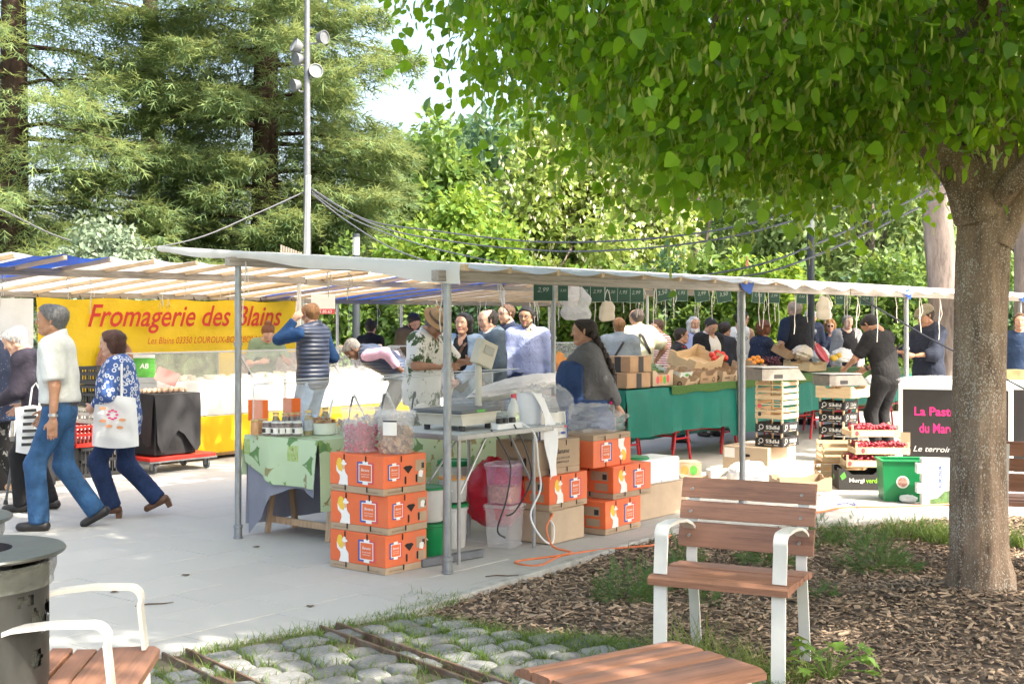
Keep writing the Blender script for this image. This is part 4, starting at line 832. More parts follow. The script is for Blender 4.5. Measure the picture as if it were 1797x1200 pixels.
# pile by the folding table
card_box('plain kraft box under the banana carton at the folding table leg',S(1.42,.30,0),AU+.03,.42,.40,.235)
banana_box('orange banana carton on the plain kraft box by the red bag',S(1.44,.30,.237),AU+.05)
banana_box('open brown kraft banana carton holding the printed carrier bag',S(1.37,.33,.484),AU-.05,kraft=True)
banana_box('bottom orange banana carton of the pile at the mulch edge',S(2.02,.21,0),AU+.03); banana_box('middle orange banana carton of the pile at the mulch edge',S(2.17,.22,.246),AU-.03); banana_box('upside-down banana carton heaped with clear plastic bags',S(1.98,.28,.493),AU,flip=True)
card_box('kraft box under the white catering tub with green lid',S(2.86,.36,0),AU-.02,.72,.36,.27)
# ---- plastic tubs and buckets
m_clear=pm('clear_plastic',(.78,.80,.82),.25,.06,8,0,alpha=.28); m_milk=pm('milky_plastic',(.72,.74,.73),.35,.06,8,.05,30,alpha=.72); m_green=pm('green_plastic',(.0,.20,.06),.4,.08,10,.05,60); m_wp=pm('white_plastic',(.74,.76,.76),.4,.05,8,.05,40)
def bucket(label, loc, r_, h, body, lid, fill=None, fh=.5, name='bucket', group='buckets under the folding table', handle=True, square=False, lidded=True):
    o=empty(name,loc,AU+.2,label,'bucket' if name=='bucket' else 'tub',group); n=4 if square else 28
    def pf(prof,k=1.0):
        if not square: return prof
        return [(r*1.38,z) for r,z in prof]
    def lathe(g,prof,cap):
        if not square: g.lathe(prof,28,cap=cap)
        else:
            m=len(prof); v=[]; nn=16
            for r,z in prof:
                for k in range(nn):
                    t=2*PI*k/nn+PI/nn; c,s_=math.cos(t),math.sin(t); v.append((r*math.copysign(abs(c)**.3,c)*.98,r*math.copysign(abs(s_)**.3,s_)*.98,z))
            f=[(i*nn+k,i*nn+(k+1)%nn,(i+1)*nn+(k+1)%nn,(i+1)*nn+k) for i in range(m-1) for k in range(nn)]
            if cap[0]: f.append(tuple(range(nn))[::-1])
            if cap[1]: f.append(tuple((m-1)*nn+k for k in range(nn)))
            g.add(v,f)
    g=MB(); lathe(g,[(r_*.84,0),(r_*.86,.004),(r_*.96,h*.86),(r_*1.05,h*.865),(r_*1.05,h*.90),(r_*.97,h*.905),(r_*.98,h)],(True,False)); g.build('body',body,o,smooth=True,sharp=30)
    if lidded: g=MB(); lathe(g,[(r_*1.03,h*.93),(r_*1.07,h*.93),(r_*1.07,h*.985),(r_*1.02,h),(r_*.92,h),(r_*.90,h*.985)],(False,True)); g.build('lid',lid,o,smooth=True,sharp=30)
    if fill: g=MB(); lathe(g,[(r_*.81,.008),(r_*.815+.1*r_*fh*.8,h*fh*.86)],(True,True)); g.build('contents',fill,o,smooth=True,sharp=40)
    if handle: g=MB(); g.tube([(r_*1.05*math.cos(t)*.98,-r_*1.06*math.sin(t)*.6-.0,h*.80-r_*.85*math.sin(t)) for t in [PI*i/10 for i in range(11)]],.004,6); g.build('handle',m_wp,o,smooth=True)
    return o
m_olive=pm('pickled_brown',(.30,.15,.04),.5,.4,40,.5,60); m_black_ol=pm('black_olives',(.03,.02,.018),.35,.5,50,.6,70); m_paste=pm('pale_paste',(.45,.33,.25),.6,.15,30); m_hib=pm('candied_hibiscus',(.62,.04,.14),.5,.5,45,.8,70); m_ging=pm('dried_fruit_slices',(.55,.36,.20),.6,.4,40,.8,60); m_olid=pm('orange_lid',(.70,.30,.05),.45,.1)
def at_s(px,py): p=G(px,py); return p
bucket('white bucket with brown pickle and green lid, upper of the pair beside the steel post',S(.42,.55,.225),.115,.235,m_milk,m_green,m_olive,.45)
bucket('green bucket at the foot of the corner post',S(.40,.52,0),.112,.22,m_green,m_green)
bucket('black olive bucket with orange lid standing on a tall white bucket',S(.74,.60,.32),.105,.17,m_milk,m_olid,m_black_ol,.75)
bucket('tall whitish bucket with green lid and pale paste inside',S(.72,.60,0),.115,.31,m_milk,m_green,m_paste,.4)
bucket('white bucket with green lid half hidden behind the orange carton stack',S(.28,.85,.0),.11,.44,m_milk,m_green,m_olive,.3)
bucket('small milky bucket with green lid deep under the folding table',S(1.15,.95,0),.12,.55,m_milk,m_green,None)
bucket('lower clear square tub with a white label under the folding table',S(.98,.33,0),.118,.30,m_clear,m_clear,None,name='tub',square=True,handle=False)
bucket('upper pink tinted square tub of dried slices on the lower clear tub',S(.99,.34,.302),.113,.285,pm('pink_tint_plastic',(.72,.42,.62),.3,.06,8,0,alpha=.35),m_clear,m_ging,.5,name='tub',square=True,handle=False)
bucket('clear tub of pink candied hibiscus on the orange carton stack',S(-.165,.60,.742),.13,.285,m_clear,m_clear,None,.62,name='tub',group='clear tubs of dried goods',handle=False)
bucket('clear tub of dried ginger slices with a paper label on the carton stack',S(-.08,.37,.742),.125,.27,m_clear,m_clear,None,.62,name='tub',group='clear tubs of dried goods',handle=False)
def heap(parent, r_, h, n, mats, tmpl, sz, seed, z0=.01, kind='stuff', name='contents'):
    gg=np.random.default_rng(seed); a=gg.uniform(0,2*PI,n); q=r_*np.sqrt(gg.random(n)); P=np.stack([q*np.cos(a),q*np.sin(a),z0+gg.random(n)*h*(1+.12*np.sin(a*3))],1)
    place(name,scatter_mesh(name,tmpl[0],tmpl[1],P,rdir(n,gg),rdir(n,gg),gg.uniform(.7,1.2,n)*sz,mats),parent,kind=kind)
STAR=([(0,0,.12)]+[(.5*math.cos(PI*i/5)*(1 if i%2 else .4),.5*math.sin(PI*i/5)*(1 if i%2 else .4),0) for i in range(10)],[(0,1+i,1+(i+1)%10) for i in range(10)])
DISC=([(0,0,.1)]+[(.5*math.cos(PI*i/4)*(1+.12*(i%2)),.5*math.sin(PI*i/4),.05*(i%3)) for i in range(8)],[(0,1+i,1+(i+1)%8) for i in range(8)])
tb=[o for o in bpy.data.objects if o.name.startswith('tub') and o.parent is None]
hb=[o for o in tb if 'hibiscus' in o['label']][0]; gi=[o for o in tb if 'ginger' in o['label']][0]
heap(hb,.105,.15,420,[pm('hibiscus_flower',(.55,.02,.10),.5,.3,60,.2,90)],STAR,.042,1); heap(gi,.10,.145,420,[pm('ginger_slice',(.52,.33,.17),.6,.3,60,.2,90)],DISC,.04,2)
fc=Face(gi,'L',.236,.2); p=MB(); 
g=MB(); g.sheet(6,1,lambda u,v:(.1265*math.cos(PI+.25-.75*u+0.35),.1265*math.sin(PI+.25-.75*u+.35)*1.0,.12+.10*v)); g.build('paper_label',m_pw,gi,smooth=True)
g=MB(); g.sheet(6,1,lambda u,v:(.1275*math.cos(PI+.25-.75*u+0.35),.1275*math.sin(PI+.25-.75*u+.35)*1.0,.205+.012*v)); g.build('label_bar',m_pk,gi,smooth=True)
# white catering tub, small buckets by the produce stall
bx=empty('catering_tub',S(2.80,.33,.271),AU-.05,'white rectangular catering tub with a green round lid on the kraft box','tub')
g=MB(); g.box(-.29,.29,-.15,.15,0,.20,.012); g.build('body',m_wp,bx,smooth=True,sharp=40); g=MB(); g.lathe([(.10,.20),(.125,.20),(.125,.215),(.115,.222),(0,.222)],28,(-.15,0,0),(False,False)); g.build('lid',m_green,bx,smooth=True,sharp=30); g=MB(); g.box(.02,.10,-.158,-.15,.01,.03,.002); g.build('catch',m_wp,bx)
bucket('small milky bucket with green lid behind the top banana carton, upper one',S(2.75,.85,.62),.075,.14,m_milk,m_green,m_olive,.3,group='small buckets beside the produce table'); bucket('small milky bucket with green lid behind the pile, lower one',S(2.95,.80,.30),.085,.32,m_milk,m_green,None,group='small buckets beside the produce table'); bucket('grey-white bucket with green lid wedged between banana cartons and kraft box',S(2.42,.30,0),.075,.19,m_milk,m_green,None,group='small buckets beside the produce table')
# crumpled bags --------------------------------------------------------------
def crumple(name, label, cat, loc, rad, mat, seed, amp=.22, rz=0, group=None, hang=False, n=26, m=18, sq=1.0):
    r_=random.Random(seed); g=MB(); ph=[(r_.uniform(1,5),r_.uniform(1,5),r_.uniform(0,6.3),r_.uniform(.3,1)) for _ in range(9)]; v=[]; f=[]
    for i in range(m+1):
        a=-PI/2+PI*i/m
        for k in range(n):
            t=2*PI*k/n; d=1+amp*sum(w_*(abs(math.sin(p*t+q*a*1.7+o))-.5) for p,q,o,w_ in ph)/3; c=math.cos(a); x=rad[0]*d*c*math.cos(t); y=rad[1]*d*c*math.sin(t); z=rad[2]*d*math.sin(a)
            if hang: s_=max(.10,1-max(0,math.sin(a))**1.3*.86); x*=s_; y*=s_
            v.append((x,y,max(z,-rad[2]*sq)+rad[2]*sq))
    for i in range(m):
        for k in range(n): f.append((i*n+k,i*n+(k+1)%n,(i+1)*n+(k+1)%n,(i+1)*n+k))
    g.add(v,f); return g.build(name,mat,None,loc,(0,0,rz),smooth=True,sharp=48 if not hang else 60,label=label,cat=cat,group=group)
m_film=pm('clear_film',(.80,.82,.84),.10,.1,12,.7,20,alpha=.20,bdist=.03,spec=1.0); m_redbag=pm('red_film',(.55,.01,.03),.3,.15,10,.6,16,alpha=.85,bdist=.02); m_wbag=pm('white_film',(.78,.79,.80),.4,.05,10,.5,18,alpha=.92,bdist=.02)
crumple('red_bag','shiny red plastic bag hanging behind the square tubs','bag',S(1.12,.52,.10),(.21,.14,.24),m_redbag,4)
g=MB(); crumple('clear_bag','heap of clear plastic film on the upside-down banana carton','plastic bag',S(2.00,.28,.742),(.27,.19,.105),m_film,5,.5,AU,'clear plastic bags',sq=.8); crumple('clear_bag','clear plastic bag blown up behind the carrier bag','plastic bag',S(1.95,.62,.80),(.14,.12,.13),m_film,6,.5,.3,'clear plastic bags'); crumple('clear_bag','clear film stuffed in the top of the printed carrier bag','plastic bag',S(1.40,.38,.90),(.14,.10,.10),m_film,8,.5,AU,'clear plastic bags')
cb=empty('carrier_bag',S(1.42,.33,.60),AU-.05,'white carrier bag with fish and wave print standing in the kraft carton','bag')
m_cbag=pm('woven_bag',(.74,.73,.68),.5,.05,8,.2,40)
g=MB(); g.sheet(10,8,lambda u,v:(-.17+.34*u-.0*v,-.11+.03*math.sin(u*9)*v+.02*v,.32*v)); g.sheet(10,8,lambda u,v:(-.17+.34*u,.11-.02*math.sin(u*7)*v,.30*v)); g.sheet(6,8,lambda u,v:(-.17+.02*math.sin(v*5),-.11+.22*u+.02*v*(1-u),.31*v)); g.sheet(6,8,lambda u,v:(.17-.02*v,-.11+.22*u+.02*v*(1-u),.31*v)); g.build('bag_body',m_cbag,cb,smooth=True)
fb=lambda x,z:(x,-.118+.02*z,z)
def fp(name,pts,m): g=MB(); g.flat(pts,lambda x,z:(x,-.122-.01+.045*z,z)); g.build(name,m,cb)
fp('print_fish',ell(.0,.12,.035,.028)+[],m_pg); fp('print_fish_tail',[(-.03,.12),(-.06,.14),(-.06,.095)],m_pg); fp('print_small_fish',ell(.09,.17,.03,.010),m_pb); fp('print_small_fish',ell(.12,.215,.018,.009),m_pr); text('petite',m_pink,cb,(.06,-.132,.06),(PI/2,-.25,0),.16)
for i in range(5):
    g=MB()
    for q in (.030,.022,.014): g.tube([(-.13+i*.065+q*math.cos(t),-.131+.045*.24+.0,.245-q*math.sin(t)) for t in [PI*k/8 for k in range(9)]],.0016,4,False)
    g.build('print_wave',pm('print_teal',(.18,.36,.42),.6),cb)
for x in (-.155,.165): g=MB(); g.bar((x,-.112,.0),(x*.98,-.10,.33),.012,.004); g.build('blue_edge',m_pb,cb)
# ================================================================== DRIED FRUIT STALL: tables
m_cloth=None
def tablecloth_mat():
    m,t,out=nodes('leaf_print_oilcloth'); tc=N(t,'ShaderNodeTexCoord')
    def vor(sc_,metric,ex,rot,off):
        mp=N(t,'ShaderNodeMapping'); mp.inputs['Rotation'].default_value=rot; mp.inputs['Location'].default_value=off; t.links.new(tc.outputs['Object'],mp.inputs[0])
        v=N(t,'ShaderNodeTexVoronoi',distance=metric); v.inputs['Scale'].default_value=sc_; v.inputs['Randomness'].default_value=.8
        if metric=='MINKOWSKI': v.inputs['Exponent'].default_value=ex
        t.links.new(mp.outputs[0],v.inputs[0]); return v
    c=mix(t,ramp(t,noise(t,2,3),[(.3,0),(.7,1)]),(.40,.53,.31),(.48,.60,.40)); n=noise(t,30,4,.7)
    sq=vor(3.6,'CHEBYCHEV',1,(0,0,0),(0,0,0)); pick=ramp(t,sq.outputs['Color'],[(.55,0),(.56,1)]); f=mix(t,1.0,ramp(t,sq.outputs['Distance'],[(.20,1),(.205,0)]),pick,'MULTIPLY')
    c=mix(t,f,c,mix(t,ramp(t,n,[(.45,0),(.6,1)]),(.30,.44,.12),(.42,.52,.24)))
    for sc_,ex,rot,off,col in ((4.4,.62,(.5,.4,.7),(.3,.1,.2),(.07,.19,.045)),(5.6,.55,(1.1,.2,.2),(1.3,2.1,.7),(.15,.27,.06)),(6.5,.6,(.2,.9,1.3),(4.3,.4,2.2),(.24,.20,.08))):
        v=vor(sc_,'MINKOWSKI',ex,rot,off); c=mix(t,ramp(t,v.outputs['Distance'],[(.60,.95),(.66,0)]),c,mix(t,n,mul(col,.7),mul(col,1.5)))
    finish(t,out,c,.4,0,noise(t,6,2),.1,.01); return m
m_cloth=tablecloth_mat(); m_grey_cloth=pm('grey_linen',(.27,.28,.34),.85,.1,5,.3,200,transl=.15); m_pine=wood('pine_batten',(.50,.34,.21),(.36,.23,.13),(10,10,.7),4)
ta=empty('trestle_table',P2,AU,'trestle table under leaf-print cloth at the left end of the dried fruit stall','table')
g=MB(); g.box(.17,3.38,1.37,2.13,.715,.74); g.build('tabletop',m_pine,ta)
for a0 in (.45,1.8,3.1):
    for b0 in (1.42,2.08):
        for da in (-.14,.14): g=MB(); g.bar((a0+da,b0,.0),(a0+da*.25,b0+(.02 if b0<1.7 else -.02),.712),.045,.03,.003); g.build('leg',m_pine,ta)
    g=MB(); g.bar((a0-.11,1.41,.10),(a0-.11,2.09,.10),.02,.05,.002); g.build('crossbar',m_pine,ta); g=MB(); g.bar((a0,1.40,.69),(a0,2.10,.69),.05,.045,.002); g.build('top_rail',m_pine,ta)
def drape(a0,a1,b0,b1,z,drops,seed,n=26):     # cloth over a table: drops = (front -b, left -a, back, right)
    g=MB(); r_=random.Random(seed); p1,p2=r_.uniform(0,6),r_.uniform(0,6)
    g.sheet(12,6,lambda u,v:(a0+(a1-a0)*u,b0+(b1-b0)*v,z+.002*math.sin(u*9+v*5)))
    def skirt(fx,dr,L):
        g.sheet(max(8,int(L*14)),7,lambda u,v:fx(u,v,dr(u)))
    w_=lambda s_,v:v*(.022*math.sin(s_*13+p1)+.014*math.sin(s_*29+p2))
    if drops[0]: skirt(lambda u,v,d:(a0+(a1-a0)*u,b0-.012*min(1,v*4)-w_((a1-a0)*u,v)-.01*v,z-d*v),drops[0],a1-a0)
    if drops[1]: skirt(lambda u,v,d:(a0-.012*min(1,v*4)-w_((b1-b0)*u+2,v)-.01*v,b0+(b1-b0)*u,z-d*v),drops[1],b1-b0)
    if drops[2]: skirt(lambda u,v,d:(a0+(a1-a0)*u,b1+.012*min(1,v*4)+w_((a1-a0)*u+4,v),z-d*v),drops[2],a1-a0)
    if drops[3]: skirt(lambda u,v,d:(a1+.012*min(1,v*4)+w_((b1-b0)*u+7,v),b0+(b1-b0)*u,z-d*v),drops[3],b1-b0)
    return g
K=lambda d:(lambda u:d)
drape(.15,3.40,1.35,2.15,.742,(K(.50),lambda u:.34-.16*max(0,u-.55)*2,K(.3),K(.3)),1).build('tablecloth',m_cloth,None,P2,AX,smooth=True,label='pale green leaf-print tablecloth on the trestle table with the jars',cat='tablecloth')
drape(.172,3.38,1.372,2.128,.737,(K(.40),lambda u:.40+.32*max(0,u-.62)/.38-.05*math.sin(u*6),K(.66),K(.6)),1).build('tablecloth',m_grey_cloth,None,P2,AX,smooth=True,label='grey linen undercloth hanging lower beneath the leaf-print cloth',cat='tablecloth')
# folding table with aluminium frame
ft=empty('folding_table',P2,AU,'aluminium folding table with scale and kitchen roll behind the corner post','table'); m_ftop=pm('grey_laminate',(.55,.57,.58),.45,.06)
g=MB(); g.box(.2,1.18,.08,.78,.828,.848,.004); g.build('tabletop',m_ftop,ft); g=MB(); g.box(.19,1.19,.062,.079,.815,.85,.003); g.box(.19,1.19,.781,.798,.815,.85,.003); g.box(.172,.189,.062,.798,.815,.85,.003); g.box(1.191,1.208,.062,.798,.815,.85,.003); g.build('edge_rail',m_alu,ft)
for a in (.26,1.06):
    for b in (.13,.73): g=MB(); g.tube([(a,b,0),(a,b,.82)],.0125,10); g.build('leg',m_alu,ft,smooth=True)
for p_,q_ in (((.28,.73,.12),(1.0,.73,.80)),((.28,.14,.45),(.55,.14,.81)),((1.05,.14,.45),(.80,.14,.81))): g=MB(); g.tube([p_,q_],.008,8); g.build('brace',m_alu,ft,smooth=True)
g=MB(); g.box(1.21,1.36,.10,.14,.825,.845,.003); g.build('extension_bar',m_alu,ft)
g=MB(); g.bar((.02,.25,.03),(.55,.18,.03),.05,.05,.004); g.build('floor_rail',m_mast,None,P2,AX,label='grey metal rail lying behind the foot of the corner post',cat='rail')
# scale with display on pole
m_cream_pl=pm('cream_plastic',(.55,.53,.45),.5,.06,12,.05,60); m_dgrey=pm('dark_grey_plastic',(.10,.11,.12),.45,.1)
sc_=empty('scale',S(.58,.42,.851),AU+.1,'cream shop scale with tilted display on a pole, on the folding table','scale',None,1.2)
g=MB(); g.prism([(-.16,0.03),(.16,.03),(.18,.09),(-.18,.09)],-.15,.15,lambda x,y,h:(x,h,y)); g.build('housing',m_cream_pl,sc_); g=MB(); g.box(-.205,.205,-.17,.17,.098,.118,.006); g.build('weighing_plate',m_dgrey,sc_); g=MB(); g.box(-.2,.2,-.165,.165,.091,.097); g.build('plate_tray',m_cream_pl,sc_)
for x in (-.13,.13):
    for y in (-.12,.12): g=MB(); g.tube([(x,y,0),(x,y,.032)],.018,8); g.build('foot',m_black,sc_,smooth=True)
g=MB(); g.tube([(.24,.02,.03),(.24,.02,.36)],.02,12); g.build('display_pole',m_cream_pl,sc_,smooth=True); g=MB(); g.box(.14,.26,-.03,.05,.03,.055,.004); g.build('pole_base',m_cream_pl,sc_)
g=MB(); g.box(-.085,.085,-.028,.028,-.075,.075,.006); dsp=g.build('display',m_cream_pl,sc_,(.27,.0,.42),(.15,.28,.0)); g=MB(); g.box(-.05,.05,-.031,-.0285,.0,.05); g.build('screen',pm('grey_screen',(.32,.33,.30),.3),dsp)
g=MB(); g.box(-.05,.03,-.1712,-.1705,.1,.116); g.build('green_label',m_pg,sc_)
# kitchen roll, spray bottle, power strip
kr=empty('kitchen_roll',S(1.22,.30,.85),AU,'large white paper roll with a long loose end hanging down','paper roll'); m_paper=pm('tissue_paper',(.80,.81,.82),.9,.03,20,.2,160)
g=MB(); g.lathe([(.022,0),(.092,0),(.095,.004),(.095,.212),(.092,.216),(.022,.216)],36,cap=(False,False)); g.build('roll',m_paper,kr,smooth=True,sharp=40); g=MB(); g.lathe([(.022,.002),(.022,.214)],16,cap=(False,False)); g.build('core',m_kraft,kr,smooth=True)
g=MB(); g.sheet(4,16,lambda u,v:(-.02+.06*v+(u-.5)*(.15-.04*v)+.01*math.sin(v*7),-.097-.10*min(1,v*3)-.015*math.sin(v*9+u*3),.21-.60*v-.06*(u-.5)*(1-v)-(.05*u if v>.9 else 0))); g.build('loose_end',m_paper,kr,smooth=True)
sp=empty('spray_bottle',S(.98,.25,.85),AU+.3,'white spray bottle with a red collar beside the paper roll','bottle'); m_bot=pm('white_bottle',(.74,.75,.70),.35,.03,9,0,transl=.2)
g=MB(); g.lathe([(.038,0),(.042,.006),(.042,.10),(.034,.14),(.018,.175),(.014,.20)],20,cap=(True,True)); g.build('bottle_body',m_bot,sp,smooth=True); g=MB(); g.lathe([(.017,.198),(.019,.2),(.019,.222),(.015,.224)],16); g.build('collar',m_pr,sp,smooth=True); g=MB(); g.box(-.03,.045,-.012,.012,.225,.252,.006); g.build('trigger_head',m_bot,sp); g=MB(); g.prism([(.03,.225),(.045,.225),(.05,.18),(.042,.178)],-.006,.006,lambda x,y,h:(x,h,y)); g.build('trigger',m_pr,sp)
g=MB(); g.sheet(6,1,lambda u,v:(.0428*math.cos(-PI/2-.9+1.8*u),.0428*math.sin(-PI/2-.9+1.8*u),.02+.075*v)); g.build('label',pm('bottle_label',(.55,.62,.42),.5,.5,30),sp,smooth=True)
ps=empty('power_strip',S(.78,.14,.85),AU,'white power strip with plugs at the near edge of the folding table','power strip'); g=MB(); g.box(-.14,.14,-.03,.03,0,.04,.006); g.build('housing',m_wp,ps)
for x in (-.09,-.03,.05): g=MB(); g.box(x-.02,x+.02,-.018,.018,.04,.075,.004); g.build('plug',m_black,ps)
cable([S(.90,.11,.88),S(.97,.05,.80),S(.98,.03,.6),S(1.02,.04,.42),S(.92,.05,.25),S(.95,-.02,.10),S(1.05,-.04,.05),S(1.12,.0,.15),S(1.14,.05,.19)],'white power cord looping down in front of the square tubs',.0065,m_wp,'cable','cord','power cords at the folding table')
cable([S(.55,.10,.86),S(.60,.06,.78),S(.66,.02,.62),S(.62,.02,.40),S(.56,.05,.20),S(.70,.10,.12)],'black power cord hanging from the scale in front of the buckets',.006,m_black,'cable','cord','power cords at the folding table')
cable([S(.80,.10,.88),S(.86,.04,.7),S(.90,.03,.5),S(.80,.08,.3),S(.74,.12,.26)],'black power cord dropping from the power strip plugs',.006,m_black,'cable','cord','power cords at the folding table')
m_cord=pm('orange_cord',(.62,.16,.05),.5,.1)
cable([S(1.16,.06,.22),S(1.08,-.02,.24),S(.98,-.04,.16),S(.95,-.12,.05),S(.98,-.24,.012)]+[G(px,py,.0) for px,py in ((905,985),(945,992),(985,975),(1040,966),(1100,960),(1150,955),(1178,938))],'orange extension cord looping from the folding table over the mulch',.0075,m_cord,'extension_cord','cord','orange extension cords')
cable([G(px,py,.012) for px,py in ((1300,905),(1360,902),(1430,899),(1480,890),(1540,889),(1600,887),(1680,884),(1760,880))],'orange extension cord lying across the pavement towards the lime trunk',.0085,m_cord,'extension_cord','cord','orange extension cords')
cable([G(px,py,.008) for px,py in ((1470,885),(1485,882),(1500,887),(1496,880),(1508,891))],'thin blue cord scrap on the pavement',.004,m_pb,'cord_scrap','cord',None)
# ---- goods on the trestle table
m_glass=pm('jar_glass',(.85,.87,.86),.08,.03,8,0,alpha=.16); m_honey=pm('honey',(.62,.26,.03),.25,.1,8); m_jam=pm('dark_jam',(.09,.025,.015),.25,.2); m_oil=pm('olive_oil',(.24,.17,.01),.2,.15); m_oil2=pm('dark_vinegar',(.05,.035,.015),.2,.15); m_lidg=pm('gold_lid',(.60,.48,.25),.35,.05,9,0,metal=.6); m_lidw=pm('white_lid',(.72,.72,.68),.4,.03)
def jar(loc, r_, h, fill, lid, label, lab=True, group='jars on the leaf-print cloth', bottle=False):
    o=empty('bottle' if bottle else 'jar',loc,AU+random.uniform(-.2,.2),label,'bottle' if bottle else 'jar',group)
    if bottle: pr=[(r_*.9,0),(r_,.006),(r_,h*.55),(r_*.62,h*.80),(r_*.55,h*.93)]
    else: pr=[(r_*.9,0),(r_,.005),(r_,h*.76),(r_*.82,h*.86),(r_*.82,h*.9)]
    g=MB(); g.lathe(pr,18,cap=(True,False)); g.build('glass',m_glass,o,smooth=True); g=MB(); g.lathe([(q*.93,z+.003) for q,z in pr[:4 if not bottle else 4]],16); g.build('contents',fill,o,smooth=True,sharp=50)
    g=MB(); rl=r_*(.66 if bottle else .9); g.lathe([(rl,h*.9),(rl*1.04,h*.905),(rl*1.04,h*.99),(rl*.97,h),(0,h)],18,cap=(False,False)); g.build('lid',lid,o,smooth=True,sharp=35)
    if lab: g=MB(); g.sheet(8,1,lambda u,v:(1.02*r_*math.cos(PI*.65+PI*1.1*u),1.02*r_*math.sin(PI*.65+PI*1.1*u),h*(.16 if not bottle else .2)+h*.42*v)); q=g.build('paper_label',m_pw if not bottle else pm('bottle_leaf_label',(.35,.38,.42),.6,.3,40),o,smooth=True)
    if lab and not bottle: g=MB(); g.sheet(5,1,lambda u,v:(1.03*r_*math.cos(PI*.8+PI*.35*u),1.03*r_*math.sin(PI*.8+PI*.35*u),h*.22+h*.3*v)); g.build('label_emblem',m_pk,q,smooth=True)
zt=.745
def onT(px,b): p=onb(px,b); p.z=zt; return p
jar(onT(448,2.02),.036,.115,m_honey,m_lidg,'amber honey jar at the left end of the cloth',False); jar(onT(462,2.04),.036,.115,m_honey,m_lidg,'amber honey jar half hidden by the first labelled jar',False)
for px,b,nm in ((469,1.93,'leftmost dark labelled jar'),(484,1.85,'second dark labelled jar from the left'),(494,1.82,'third dark labelled jar from the left'),(506,1.79,'fourth dark labelled jar from the left'),(522,1.73,'rightmost dark labelled jar, beside the tall oil bottle')): jar(onT(px,b),.037,.105,m_jam,m_lidw,nm+' in the front row of jars')
jar(onT(484,2.04),.034,.155,m_oil,m_lidg,'golden oil bottle behind the labelled jars','1',bottle=True,group='oil bottles on the leaf-print cloth')
for px,nm in ((500,'left'),(511,'middle'),(522,'right')): jar(onT(px,1.98),.032,.15,m_oil2,m_lidg,nm+' one of three dark oil bottles behind the labelled jars',True,bottle=True,group='oil bottles on the leaf-print cloth')
jar(onT(541,1.70),.038,.185,m_oil,m_lidg,'tall olive oil bottle right of the labelled jars',True,bottle=True,group='oil bottles on the leaf-print cloth'); jar(onT(571,1.98),.034,.17,m_oil,m_lidg,'olive oil bottle standing behind the nut bowl',True,bottle=True,group='oil bottles on the leaf-print cloth'); jar(onT(663,1.9),.034,.15,m_oil,m_lidg,'olive oil bottle in the middle of the nut trays',True,bottle=True,group='oil bottles on the leaf-print cloth')
bw=empty('nut_bowl',onT(568,1.66),AU,'white oval bowl heaped with nuts','bowl'); g=MB(); g.lathe([(.07,0),(.085,.005),(.10,.085),(.105,.088),(.10,.09),(.085,.03),(0,.025)],28,cap=(True,False)); g.build('bowl',pm('white_ceramic',(.68,.72,.64),.3,.04),bw,smooth=True); heap(bw,.085,.045,110,[pm('nut_shell',(.42,.26,.13),.6,.3,60)],DISC,.03,5,.075,name='nuts')
g=MB(); g.tube([(.04,-.02,.11),(.10,.03,.20),(.14,.05,.245)],[.006,.009,.011],8); g.ball((.035,-.025,.105),.03,8,6,(1,1,.4)); g.build('scoop',m_wp,bw,smooth=True)
for i,(px,b,lb,mt) in enumerate([(612,1.55,'clear tub of brown spice with a steel ladle right of the nut bowl',m_paste),(640,1.75,'clear tub of olives in the row of trays',m_olive),(668,1.62,'clear tub of raisins behind the hibiscus tub',m_jam),(696,1.8,'clear tub of golden dried fruit under the glass guard',m_honey),(722,1.62,'clear tub of dark berries right of the ginger tub',m_black_ol),(700,1.45,'clear tub of mixed nuts behind the ginger tub',m_ging)]):
    o=bucket(lb,onT(px,b),.095,.12,m_clear,m_clear,None,.7,name='tub',group='open tubs on the trestle table',handle=False,lidded=False)
    heap(o,.075,.09,90,[mt],DISC,.028,20+i,.015)
    g=MB(); d=(-1)**i; g.tube([(.0,.0,.10),(.05*d,.02,.19),(.10*d,.03,.27)],[.005,.007,.01],8); g.ball((0,0,.095),.025,8,6,(1,1,.5)); g.build('ladle',m_wp if i%2 else m_dgrey,o,smooth=True)
m_card=pm('orange_card',(.82,.16,.02),.7,.03,9,.05,90)
for px,b,w_,h,lb,wr in ((453,2.13,.155,.155,'plain orange card clipped at the left end of the glass guard',0),(512,2.10,.14,.155,'orange card with handwriting right of the plain one',1)):
    p=onT(px,b); o=empty('price_card',(p.x,p.y,.84),-.12,lb,'card','orange cards on the glass guard'); g=MB(); g.box(-w_/2,w_/2,-.001,.001,0,h); g.build('card',m_card,o)
    if wr:
        g=MB(); r_=random.Random(4)
        for k in range(4):
            x=-w_*.4+.02*(k%2); z=h*(.82-.22*k)
            while x<w_*.3: l=r_.uniform(.008,.02); g.tube([(x,-.0025,z),(x+l/2,-.0025,z+r_.uniform(-.004,.006)),(x+l,-.0025,z)],.0008,4); x+=l+r_.uniform(.002,.01)
        g.build('handwriting',m_pr,o)
sg=empty('glass_guard',P2,AU,'clear acrylic sneeze guard along the customer side of the trestle table','screen'); m_acr=pm('acrylic',(.86,.88,.90),.05,.02,5,0,alpha=.19,spec=1.0); m_acre=pm('acrylic_edge',(.75,.8,.82),.1,.02,5,0,alpha=.5)
